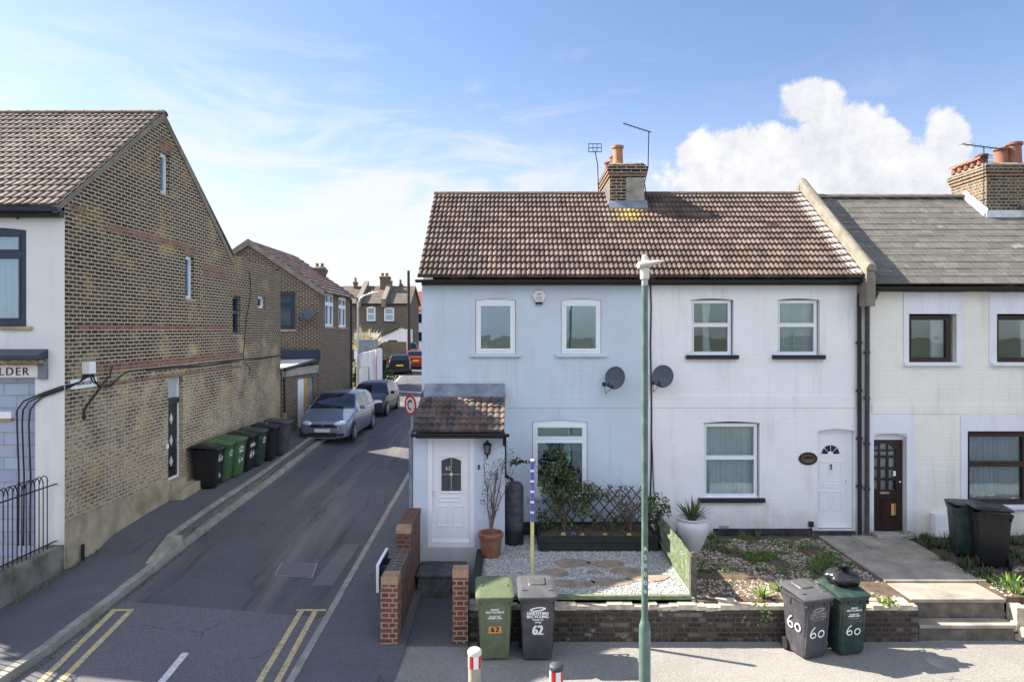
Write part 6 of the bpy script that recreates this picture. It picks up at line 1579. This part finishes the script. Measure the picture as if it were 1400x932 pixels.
# low front yard wall with hooped railings
yw = thing('yard_wall', 'low dark rendered wall carrying the hooped railings at the corner', 'wall')
f = MB(); yy = rng(7.4, DL-.005, .5)
for a, b in zip(yy, yy[1:]): f.box(XW-.27, XW-.01, a, b-.0005, -.2, .93)
f.build('masonry', plain('dark_dirty_render', (.16,.15,.13), .9, var=.4, scale=3, bump=.6, dirt=(.36,.34,.28), damt=.7, dscale=1.4), yw)
ra = thing('hooped_railings', 'black wrought iron railings with interlaced hoops in front of the blue blockwork', 'railings')
f = MB(); y = 7.6; xr = XW-.14
while y < 12.2: f.tube([(xr,y,.92),(xr,y,2.14)], .009, 5); y += .105
f.box(xr-.02, xr+.02, 7.5, DL-.01, 2.02, 2.035); f.box(xr-.02, xr+.02, 7.5, DL-.01, 1.0, 1.012); f.build('bars', M['iron'], ra)
f = MB(); y = 7.6; i = 0
while y < 12.0: f.tube([(xr + (.008 if i % 2 else -.008), y + .105 - .105*math.cos(math.pi*k/8), 2.12 + .12*math.sin(math.pi*k/8)) for k in range(9)], .009, 5); y += .105; i += 1
f.build('hoops', M['iron'], ra)
p = MB(); p.box(-14, XW-.28, 7.4, DL, .2, .48); struct(p.build('front_yard', M['slab']))
gs = MB(); rr = random.Random(44)
for _ in range(60): q = rr.uniform(10.4, 13.3); blades(gs, (XW+.07+rr.uniform(0,.10), q, pavL(q)), 5, .07, .008, rr, 1.1)
for _ in range(120): q = rr.uniform(9.2, 14.5); blades(gs, (XL(q)+.05+rr.uniform(-.02,.04), q, zL(q)), 4, .035, .008, rr, 1.2)
struct(gs.build('moss', M['grass'], recalc=False), 'stuff')
gs = MB(); stones(gs, (XL(12)-.0, XL(12)+.18, 9.3, 20), 110, .016, rr, lambda x, y: road_z(x, y), [1]); struct(gs.build('gutter_grit', [M['gravel'], M['pebble']], recalc=False), 'stuff')

# bins along the side wall: (right bottom corner px, py) -> place
spots = [(17.25, -7.62, 'binblack', 'black wheelie bin with chalked numbers, nearest the dark side door', True), (17.85, -7.60, 'bingreen2', 'bright green wheelie bin right behind the first black one', False),
         (18.38, -7.52, 'bingreen2', 'bright green wheelie bin with 64, third from the dark side door', False), (18.95, -7.44, 'binblack', 'black wheelie bin with a bold 64 in the middle of the row', True),
         (19.52, -7.34, 'bindkgreen', 'dark green wheelie bin between two black ones in the row', False), (20.15, -7.22, 'binblack', 'black wheelie bin, last but one towards the silver car', True),
         (20.85, -7.08, 'bingrey', 'slate grey wheelie bin at the far end of the row by the silver car', True)]
for (y, x, m_, lab, pn) in spots:
    b = wheelie_bin('wheelie_bin', lab, m_, (x, y, pavL(y)+.002), R(90)+rnd.uniform(-.09,.09), panel=pn, group='wheelie bins along the brick side wall')
    if 'bold 64' in lab: stroke_digits(b, '64', .17, (-.16, bin_y(.42)-.008, .38), Matrix.Rotation(R(96),3,'X'), b, r=.013); btext(b, 'DARTFORD', .06, .735, bold=.002); btext(b, 'RECYCLING', .06, .685, bold=.002)
    elif 'with 64' in lab: stroke_digits(b, '64', .13, (-.12, bin_y(.42)-.008, .38), Matrix.Rotation(R(96),3,'X'), b, r=.009)
    elif 'chalked' in lab: stroke_digits(b, '60', .17, (-.16, bin_y(.66)-.008, .66), Matrix.Rotation(R(96),3,'X'), b, r=.011); stroke_digits(b, '4', .14, (-.06, bin_y(.3)-.008, .22), Matrix.Rotation(R(96),3,'X'), b, r=.009)
    if 'green' in lab:
        for s, z, sz_ in (('MIXED', .79, .045), ('RECYCLABLES', .752, .045), ('PLEASE PUT', .69, .034), ('RUBBISH HERE', .66, .034)): btext(b, s, sz_, z, bold=.001)

# ================================================================ SECOND BUILDING
X2, Y2, Y2B = -7.5, 26.7, 32.0
h2 = thing('gabled_brick_house', 'two storey brick house with gable end beside the silver car', 'house')
fr2 = FR_y(Y2); fs2 = FR_x(X2)
def p2x(px): return fx(px, Y2)
def p2z(py): return fz(py, Y2)
def s2y(px): return -X2*F/(CX-px)
def s2z(px, py): return fz(py, s2y(px))
w = MB(); RX, RZ2, EZ2 = -10.2, 8.25, 6.40
opf = (p2x(373), p2x(403.5), p2z(450), p2z(399))
wall_panel(w, fr2, -12.9, X2-.001, .5, 6.3, [opf], .24)
w.poly([(-12.9,Y2,6.3),(X2,Y2,6.3),(RX,Y2,RZ2-.1)]); w.poly([(-12.9,Y2B,6.3),(X2,Y2B,6.3),(RX,Y2B,RZ2-.1)])
wn = [(s2y(444.5), s2y(456.5), s2z(450,446.5), s2z(450,400.5), .05), (s2y(463), s2y(473.5), s2z(468,447.5), s2z(468,406), .05)]
wall_panel(w, fs2, Y2+.003, Y2B-.003, .5, 6.3, wn, .24)
w.box(-12.9, X2-.25, Y2B-.2, Y2B, .5, 6.3); w.box(-12.9,-12.7,Y2+.25,Y2B-.21,.5,6.3)
w.build('wall', M['stockdark'], h2, recalc=False)
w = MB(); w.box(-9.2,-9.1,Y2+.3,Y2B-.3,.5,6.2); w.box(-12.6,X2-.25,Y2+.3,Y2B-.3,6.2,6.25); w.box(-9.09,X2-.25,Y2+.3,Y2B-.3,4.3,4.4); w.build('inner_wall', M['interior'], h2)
window(h2, fr2, opf[0]+.004, opf[1]-.004, opf[2], opf[3], 'navy', fw=.10, trans=(p2z(416.5),), n0=-.1, n1=.0, cas=.06, sill=('concrete', .08, .06, .08), curtain=[('blind', .1, .85, .02, .98)])
for q in wn: window(h2, fs2, q[0]+.003, q[1]-.003, q[2], q[3]-.02, 'upvc', fw=.06, trans=(q[2]*.33+q[3]*.67,), mull=((q[0]+q[1])/2,), n0=-.13, n1=-.03, cas=.05, sill=('concrete', .06, .06, .08), curtain=[('c', .0, 1, 0, 1)])
r = MB(); U = Vector((0,-1,0))
tiles(r, (X2+.28, Y2B+.15, EZ2-.18), (0,-1,0), 5.4+.05, (RX-X2-.28, 0, RZ2-EZ2+.18), 13, .22, .0, .05, flat=True, seg=1, jit=.01, tilew=.3)
r.hexa([(RX,Y2-.1,RZ2-.07),(RX,Y2B+.1,RZ2-.07),(-13.1,Y2B+.1,EZ2-.25),(-13.1,Y2-.1,EZ2-.25),(RX,Y2-.1,RZ2+.01),(RX,Y2B+.1,RZ2+.01),(-13.1,Y2B+.1,EZ2-.17),(-13.1,Y2-.1,EZ2-.17)])
r2 = r.build('roof', tilemat('reddish_roof_tile', (.17,.10,.095), (.30,.20,.19), .3, .27), h2, recalc=False)
f = MB(); sl2 = (RZ2-EZ2)/(X2-RX)
for s_, xe in ((1, X2+.25), (-1, -13.1)):
    zf2 = RZ2 - sl2*abs(xe-RX)
    f.hexa([(RX,Y2-.14,RZ2-.2),(xe,Y2-.14,zf2-.16),(xe,Y2-.10,zf2-.16),(RX,Y2-.10,RZ2-.2),(RX,Y2-.14,RZ2+.05),(xe,Y2-.14,zf2+.05),(xe,Y2-.10,zf2+.05),(RX,Y2-.10,RZ2+.05)])
f.build('bargeboard', M['coping'], r2)
f = MB(); f.tube([(X2+.02,Y2B-.05,EZ2-.2),(X2+.06,Y2B-.06,.9)], .05, 8); f.build('downpipe', M['blackpaint'], h2)
chimney(h2, -9.05, -8.62, Y2B-.6, Y2B-.1, 6.6, 7.62, 'farbrick', pots=[(-8.95,31.6,.07,.2,'darkpot',False),(-8.72,31.6,.07,.2,'darkpot',False)])
dish('dark satellite dish on the gabled brick house tilted to the sky', (p2x(423), Y2, p2z(430)), -8, -38, .29)
# lean-to
lt = thing('lean_to', 'low brick lean-to with pale roof and boarded doorway behind the silver car', 'lean-to')
P0, P1 = Vector((-7.98, 23.92)), Vector((-7.56, 26.68)); dd = (P1-P0).normalized(); nn = Vector((dd.y, -dd.x)); LL = (P1-P0).length
def frt(u, z, n): q = P0 + dd*u + nn*n; return (q.x, q.y, z)
w = MB(); dop = (1.15, 2.45, .7, 3.0); wall_panel(w, frt, 0, LL, .5, 3.12, [dop], .2); w.build('wall', M['stockdark'], lt)
f = MB(); f.fbox(frt, 1.16, 1.75, .7, 2.98, -.1, -.06); f.build('white_panel', M['upvc'], lt)
f = MB(); f.fbox(frt, 1.76, 2.1, .7, 2.98, -.1, -.05); f.build('plywood_panel', M['wood'], lt)
f = MB(); f.fbox(frt, 2.11, 2.44, .7, 2.98, -.1, -.04); f.build('grey_jamb', M['lead'], lt)
f = MB(); f.fbox(frt, -.02, LL, 3.14, 3.42, -.02, .06); f.build('fascia_board', M['concrete'], lt)
f = MB(); f.hexa([(-11.5,23.92,3.25),(-7.9,23.92,3.42),(-7.5,26.68,3.60),(-11.5,26.68,3.5),(-11.5,23.92,3.31),(-7.9,23.92,3.48),(-7.5,26.68,3.66),(-11.5,26.68,3.56)]); f.build('roof_sheet', M['upvc'], lt)
f = MB(); f.box(-11.4, X2+.1, Y2-.12, Y2-.002, 3.68, 4.02); f.build('dark_flashing', M['navy'], lt)
f = MB(); f.tube([(-7.9,23.86,3.40),(-7.48,26.7,3.62)], .06, 8); f.tube([(-7.95,23.98,3.4),(-7.92,23.98,1.9)], .045, 8); f.build('gutter_pipe', M['blackplastic'], lt, smooth=True)
f = MB(); f.tube([(-7.92,23.98,1.88),(-7.92,23.98,1.0)], .045, 8); f.build('orange_pipe', M['orangepot'], lt, smooth=True)

# ================================================================ CARS
def rear_rot(): return math.pi
cz = lambda x, y: road_z(x, y) if x > XL(y) else zL(y)+.05
car('parked_car', 'silver blue people carrier parked half on the kerb by the lean-to', 4.4, 1.80, 1.62, 'carsilver', TOP_MPV, PLAN, 1.05, 1.95, 3.55, 4.25, (-6.40, 23.2, .93), R(-1.5), badge=True, plate='alloy', roofm=None, belt=1.0)
car('parked_car', 'dark blue hatchback parked behind the silver people carrier', 3.95, 1.70, 1.46, 'carnavy', TOP_HATCH, sc(PLAN, .9), 1.05, 1.75, 3.2, 3.8, (-6.30, 29.2, 1.02), R(-2), belt=.90)
c3 = car('parked_car', 'black hatchback seen from behind with yellow number plate', 3.8, 1.70, 1.50, 'carblack', TOP_HATCH, sc(PLAN, .87), 1.0, 1.7, 3.1, 3.7, (-8.75, 53.7, 1.52), math.pi+R(9), belt=.92)
c4 = car('parked_car', 'red car parked ahead of the black hatchback', 4.2, 1.74, 1.52, 'carred', TOP_HATCH, sc(PLAN, .95), 1.05, 1.8, 3.3, 4.0, (-8.35, 59.6, 1.62), math.pi+R(8), belt=.9)
c5 = car('parked_car', 'pale grey people carrier parked furthest up the road facing us', 4.5, 1.85, 1.9, 'carwhite', sc(TOP_MPV, 1.02, 1.2), PLAN, 1.1, 2.0, 3.6, 4.3, (-9.2, 61.0, 1.7), R(8), belt=1.15)

# ================================================================ FAR END OF THE STREET
YT = 66.0
def tx(px): return fx(px, YT)
def tz_(py): return fz(py, YT)
ft = thing('far_brick_terrace', 'long brown brick terrace with slate roof closing the end of the street', 'terrace')
ops = [(tx(501), tx(513.5), tz_(439), tz_(419), .1), (tx(525), tx(539), tz_(439), tz_(420), .1), (tx(470), tx(481), tz_(439), tz_(420), .1)]
w = MB(); wall_panel(w, FR_y(YT), -26, tx(559), 1.0, tz_(414), ops, .3)
x1 = tx(559); w.prism([(YT+.3, 1.0), (73, 1.0), (73, tz_(414)), (YT+3.4, tz_(388)-.1), (YT+.3, tz_(414))], 'x', x1-.3, x1); w.box(-26,-25.7,YT+.3,73,1,7); w.box(-25.6, x1-.35, 68, 68.2, 1, 7)
w.build('wall', M['farbrick'], ft)
for i, q in enumerate(ops): window(ft, FR_y(YT), q[0]+.02, q[1]-.02, q[2], q[3]-.03, 'upvc', fw=.12, trans=((q[2]+q[3])/2,), n0=-.15, n1=-.02, cas=0, sill=('navy', .1, .08, .1), curtain=[('d', 0, 1, 0, .5)])
r = MB(); z0_, z1_ = tz_(415), tz_(388); tiles(r, (-26, YT-.2, z0_), (1,0,0), 26+x1+.2, (0, 3.6, z1_-z0_), 14, .35, 0, .03, flat=True, seg=1, jit=.01, tilew=.3)
r.hexa([(-26,YT+3.4,z1_-.1),(x1+.2,YT+3.4,z1_-.1),(x1+.2,73.3,z0_),(-26,73.3,z0_),(-26,YT+3.4,z1_),(x1+.2,YT+3.4,z1_),(x1+.2,73.3,z0_+.1),(-26,73.3,z0_+.1)])
rf = r.build('roof', M['farslate'], ft, recalc=False)
f = MB(); f.box(-26, x1, YT-.15, YT-.001, tz_(417), tz_(414)); f.build('gutter', M['blackplastic'], ft)
for px in (491, 525):
    f = MB(); xx = tx(px)
    for i in range(8):
        ya, yb = YT-.3 + 3.8*i/8, YT-.3 + 3.8*(i+1)/8; za, zb_ = z0_+(z1_-z0_)*(ya-YT+.2)/3.6, z0_+(z1_-z0_)*(yb-YT+.2)/3.6
        f.hexa([(xx-.22,ya,za-.3),(xx+.22,ya,za-.3),(xx+.22,yb,zb_-.3),(xx-.22,yb,zb_-.3),(xx-.22,ya,za+.5),(xx+.22,ya,za+.5),(xx+.22,yb,zb_+.5),(xx-.22,yb,zb_+.5)])
    f.build('parapet', M['coping'], rf)
chimney(ft, fx(520,68.8), fx(532,68.8), 68.6, 69.6, 8.2, fz(378,68.8), 'farbrick', pots=[(fx(523,69),69,.15,.35,'darkpot',False),(fx(529,69),69,.15,.35,'darkpot',False)])
chimney(ft, fx(484,69), fx(488,69), 68.8, 69.3, 8.2, fz(388,69)+.2, 'farbrick', pots=[(fx(486,69),69,.12,.4,'terracotta',False)])
chimney(ft, fx(546,69), fx(549,69), 69.2, 69.5, 8.2, fz(389,69)+.1, 'farbrick', pots=[(fx(547.5,69.3),69.3,.12,.4,'darkpot',False)])
# white outbuilding, yard wall, red roofed house beyond
ob = thing('white_outbuilding', 'white rendered outbuilding with sloping top below the far terrace', 'outbuilding')
f = MB(); D = 62.0; f.prism([(fx(514,D),1.5),(fx(546,D),1.5),(fx(546,D),fz(449,D)),(fx(514,D),fz(464,D))], 'y', D, D+2.8); f.box(fx(546,D)+.001, fx(558,D), D+.02, D+2.8, 1.5, fz(450,D)); f.build('wall', M['white'], ob)
f = MB(); f.box(fx(519,D), fx(528,D), D-.03, D-.001, fz(476,D), fz(467,D)); f.box(fx(531,D), fx(543,D), D-.03, D-.001, fz(476,D), fz(465,D)); f.build('window', M['carglass'], ob)
f = MB(); f.prism([(fx(513,D),fz(464,D)+.01),(fx(546.3,D),fz(449,D)+.01),(fx(546.3,D),fz(449,D)+.16),(fx(513,D),fz(464,D)+.16)], 'y', D-.15, D+2.9); f.build('roof_edge', M['greypipe'], ob)
f = MB(); D = 57.0; f.box(fx(522,D), fx(555,D), D, D+.3, 1.4, fz(467,D)); tag(f.build('yard_wall', M['stockchim']), 'sunlit brick yard wall in front of the white outbuilding', 'wall')
f = MB(); f.box(fx(505,D), fx(521,D), D-1, D-.7, 1.3, fz(466,D)); tag(f.build('timber_fence_panel', M['brownframe']), 'dark timber fence panel left of the brick yard wall', 'fence')
rh = thing('red_roofed_house', 'distant house with red tiled roof and white bay glimpsed beyond the terrace', 'house')
f = MB(); D = 84.0; f.box(fx(566,D), fx(640,D), D, D+8, 1, fz(424,D)); f.build('wall', M['upvc_old'], rh)
r = MB(); tiles(r, (fx(564,D), D-.3, fz(424,D)), (1,0,0), 8.0, (0, 4, fz(396,D)-fz(424,D)), 12, .3, .02, .05, seg=2, tilew=.3); r.build('roof', M['darkpot'], rh, recalc=False)
for i, py in enumerate((427, 452)):
    f = MB(); f.box(fx(570,D), fx(579,D), D-.1, D-.001, fz(py+14,D), fz(py+2,D)); f.build('window', M['carglass'], rh)
# telegraph pole, far lamp
f = MB(); D = 58.0; f.tube([(fx(559.5,D),D,1.4),(fx(558.5,D),D,fz(370,D))], [.15,.11], 10); tag(f.build('telegraph_pole', M['brownframe'], smooth=True), 'brown wooden telegraph pole in front of the far terrace', 'telegraph pole')
fl = thing('street_lamp', 'slim grey green street lamp with curved arm far along the side road', 'street lamp', (fx(489.5,36), 36, 1.2))
f = MB(); f.tube([(0,0,0),(0,0,2.2)], .075, 10); f.tube([(0,0,2.2),(0,0,4.6),(.02,0,4.95),(.12,0,5.2),(.3,0,5.34),(.55,0,5.42)], .05, 10); f.build('column', M['zincpost'], fl, smooth=True)
f = MB(); f.loft([[(x, w_*math.cos(a), z + h_*math.sin(a)) for a in [2*math.pi*i/12 for i in range(12)]] for x, w_, z, h_ in ((.5,.03,5.42,.02),(.6,.12,5.45,.07),(.85,.13,5.5,.06),(1.1,.05,5.55,.02))]); f.lathe([(.04,5.5),(.03,5.62),(.001,5.63)], (.75,0,0), 8); f.build('head', M['lamphead'], fl, smooth=True)
# sheeted frame, pampas, bins in the yards
tb = thing('sheeted_frame', 'tall frame wrapped in white sheeting with a red edge pole beside the far lamp', 'sheeted frame')
D = 38.0; ax0, ax1, az1 = fx(491,D), fx(515,D), fz(484,D); az0 = 1.2
f = MB(); k = 26; rings = []
for j in range(9):
    t_ = j/8; rings.append([(ax0 + (ax1-ax0)*i/k, D + .10*noise.noise(Vector((i*.16+t_*1.5, t_*1.8-i*.1, 1)))*2 + .02*math.sin(i*.5+t_*4), az0 + (az1 + .25*(i/k) - az0)*t_) for i in range(k+1)])
f.loft(rings, closed=False)
rings = [[(ax0, D + (1.6)*i/8, az0 + (az1-az0)*t_/6) for i in range(9)] for t_ in range(7)]; f.loft(rings, closed=False)
rings = [[(ax1, D + (1.6)*i/8 + .03*math.sin(i), az0 + (az1+.25-az0)*t_/6) for i in range(9)] for t_ in range(7)]; f.loft(rings, closed=False)
f.poly([(ax0,D,az1),(ax1,D,az1+.25),(ax1,D+1.6,az1+.3),(ax0,D+1.6,az1+.05)]); f.build('sheeting', M['tarp'], tb, smooth=True, recalc=False)
f = MB(); f.tube([(ax1+.02,D-.15,az0),(ax1+.02,D-.15,az1+.3)], .02, 8); f.build('edge_pole', M['red'], tb)
f = MB(); f.tube([(ax0-.05,D-.3,az0),(ax0-.05,D-.3,az1-.7),(ax0+.6,D-.3,az1-.7),(ax0+.6,D-.3,az0)], .025, 6); f.build('metal_barrier', M['greypipe'], tb)
f = MB(); D = 40.5; f.box(fx(489,D), fx(508,D), D, D+2.0, 1.2, fz(464,D)); f.build('upper_cover', M['lead'], tb)
pg = thing('pampas_plant', 'big clump of straw coloured spiky leaves above the white sheeting', 'plant', (fx(499,43.5), 43.5, 3.0))
b = MB(); blades(b, (0,0,.2), 150, 2.1, .14, random.Random(9), 1.0, droop=.35); b.build('leaves', M['straw'], pg, recalc=False)
b = MB(); b.tube([(0,0,-1.8),(0,0,.3)], [.2,.15], 8); b.build('stem', M['bark'], pg)
shrub('garden_shrub', 'dark green shrub below the straw coloured plant at the roadside', (fx(486,42), 42, 1.3), 5, [((0,0,.8),(.9,.6,.8),500),((1.9,0,.5),(.6,.5,.6),300)], .22, ['leafdark','leafbright'], 51, None, 1.2, .5, .03)
shrub('garden_shrub', 'loose bush by the timber fence behind the white sheeting', (fx(514,52), 52, 1.4), 5, [((0,0,.8),(1.0,.6,.8),420)], .22, ['leafdark','leafgrey'], 52, None, 1.2, .5, .03)
for (x, y, m_, lab) in ((fx(517,50), 50, 'bindkgreen', 'dark green wheelie bin far away beside the brick yard wall'), (fx(523,51), 51, 'binblack', 'black wheelie bin far away, right of the green one')):
    wheelie_bin('wheelie_bin', lab, m_, (x, y, zL(y)+.05), R(10), group='far wheelie bins')
wh = thing('white_terraced_house', 'small white house front behind the straw coloured plant', 'house')
f = MB(); D = 64.5; f.box(fx(484,D), fx(517,D), D, D+1.3, 1.4, fz(455,D)); f.build('wall', M['white'], wh)
f = MB(); f.box(fx(503,D), fx(511,D), D-.05, D-.001, fz(472,D), fz(461,D)); f.build('window', M['carglass'], wh)
# ================================================================ trees across the street (behind the viewer, seen mirrored in the panes)
def far_tree(label, x, y, h, seed):
    t = thing('garden_tree', label, 'tree', (x, y, -.1), 0, 'trees across the street'); r_ = random.Random(seed)
    b = MB(); b.tube([(0,0,0),(.1,0,h*.3),(0,.1,h*.55)], [.22,.17,.1], 8); tips = []
    branches(b, (0,0,h*.28), 7, h*.6, h*.28, .07, r_, 4, 1, tips); b.build('trunk', M['bark'], t, smooth=True)
    l = MB()
    for q in tips: leaves(l, q, (h*.12, h*.12, h*.1), 45, .16, r_, hollow=0)
    l.build('crown', M['leafgrey'], t, recalc=False)
far_tree('bushy tree across the street, mirrored in the upper window', -5.5, -11, 6.2, 61)
far_tree('bushy tree across the street opposite the cream house', 19, -10, 6.5, 62)
far_tree('low tree across the street opposite the white house', 9, -13, 5.0, 63)

# ================================================================ CAMERA, SUN, SKY
cam = bpy.data.cameras.new('camera'); co = bpy.data.objects.new('camera', cam); COL.objects.link(co)
co.location = (0, 0, H); co.rotation_euler = (R(90), 0, 0)
cam.sensor_width = 36; cam.lens = 36*F/1400; cam.shift_y = -16/1400; cam.clip_start = .1; cam.clip_end = 3000
sc_ = bpy.context.scene; sc_.camera = co
KX, KY = 1.15, -.42
d = Vector((KX, KY, -1)).normalized(); S = -d
sun = bpy.data.lights.new('sun', 'SUN'); sun.energy = 5.0; sun.angle = R(.5); sun.color = (1.0, .91, .78)
so = bpy.data.objects.new('sun', sun); COL.objects.link(so); so.rotation_euler = d.to_track_quat('-Z', 'Y').to_euler()
wd = bpy.data.worlds.new('World'); sc_.world = wd; t = NT(wd)
sky = t.n('ShaderNodeTexSky', _sky_type='NISHITA', _sun_disc=False, _sun_elevation=math.asin(S.z), _sun_rotation=math.atan2(S.x, S.y), _air_density=1.0, _dust_density=.6, _ozone_density=1.5, _altitude=0)
D3 = t.n('ShaderNodeTexCoord').outputs['Generated']
sx = t.n('ShaderNodeSeparateXYZ', Vector=D3)
yy = t.math('MAXIMUM', sx.outputs[1], .05)
a = t.math('DIVIDE', sx.outputs[0], yy); e = t.math('DIVIDE', sx.outputs[2], yy)
n1 = t.noise(D3, 9, 8, .62); n2 = t.noise(D3, 26, 8, .7)
def blob(px, py, rx, ry):
    A, E = (px-CX)/F, (HY-py)/F
    q = t.math('MULTIPLY', t.math('SUBTRACT', a, A), F/rx); w_ = t.math('MULTIPLY', t.math('SUBTRACT', e, E), F/ry)
    return t.math('SUBTRACT', 1.0, t.math('SQRT', t.math('ADD', t.math('MULTIPLY', q, q), t.math('MULTIPLY', w_, w_))))
fld = None
for p in ((1112,140,52,34),(1150,195,70,60),(1205,190,40,28),(1010,222,85,44),(1100,245,190,75),(1190,240,110,60),(1298,205,36,56),(1270,255,95,50),(960,215,40,26)):
    v = blob(*p); fld = v if fld is None else t.math('MAXIMUM', fld, v)
fld = t.math('ADD', fld, t.math('ADD', t.math('MULTIPLY', t.math('SUBTRACT', n1, .5), 1.15), t.math('MULTIPLY', t.math('SUBTRACT', n2, .5), .85)))
cum = t.math('MULTIPLY', t.ramp(fld, -.05, .14), t.ramp(n2, .12, .42, .75, 1))
# thin streaky cloud over the left and a milky horizon
mp = t.n('ShaderNodeMapping'); mp.inputs['Scale'].default_value = (2.2, 2.2, 7.5); mp.inputs['Rotation'].default_value = (0, R(14), 0); t.t.links.new(D3, mp.inputs[0])
st = t.noise(mp.outputs[0], 2.0, 9, .62, .6)
elev = sx.outputs[2]
low = t.ramp(elev, .38, .10, 0, 1)
cir = t.math('MULTIPLY', t.ramp(t.math('ADD', st, t.math('MULTIPLY', low, .30)), .56, .78, 0, 1), t.ramp(elev, .42, .22, .12, 1))
leftw = t.ramp(a, .35, -.1, .25, 1)
cir = t.math('MULTIPLY', cir, leftw)
haze = t.math('MULTIPLY', t.math('POWER', t.ramp(elev, .36, .03, 0, 1), 1.7), t.ramp(sx.outputs[1], -.1, .1))
m1 = t.math('MAXIMUM', t.math('MULTIPLY', cir, .85), t.math('MULTIPLY', haze, t.ramp(a, .6, -.2, .6, 1.0)))
skyc = t.mix(1.0, sky.outputs[0], (.68,.68,.755), 'MULTIPLY')
CL = (3.5, 3.5, 3.6)
shade = t.mix(t.ramp(t.math('ADD', n2, t.math('MULTIPLY', n1, .6)), .62, 1.0), (2.75,2.85,3.15), (3.75,3.7,3.7))
c = t.mix(m1, skyc, CL); c = t.mix(cum, c, shade)
# unseen bright cloud bank added behind the viewer to light the shaded house fronts
n3 = t.noise(D3, 1.6, 8, .6)
back = t.math('MULTIPLY', t.ramp(n3, .42, .58), t.math('MULTIPLY', t.ramp(sx.outputs[1], .0, -.35), t.ramp(elev, .30, .55)))
c = t.mix(back, c, (9.5,9.6,9.9))
bg = t.n('ShaderNodeBackground', Color=c, Strength=.10); o = t.t.nodes.new('ShaderNodeOutputWorld'); t.t.links.new(bg.outputs[0], o.inputs[0])
sc_.view_settings.view_transform = 'Standard'; sc_.view_settings.look = 'None'; sc_.view_settings.exposure = 1.5; sc_.view_settings.gamma = 1
sc_.cycles.max_bounces = 8; sc_.cycles.transparent_max_bounces = 12; sc_.cycles.use_denoising = True
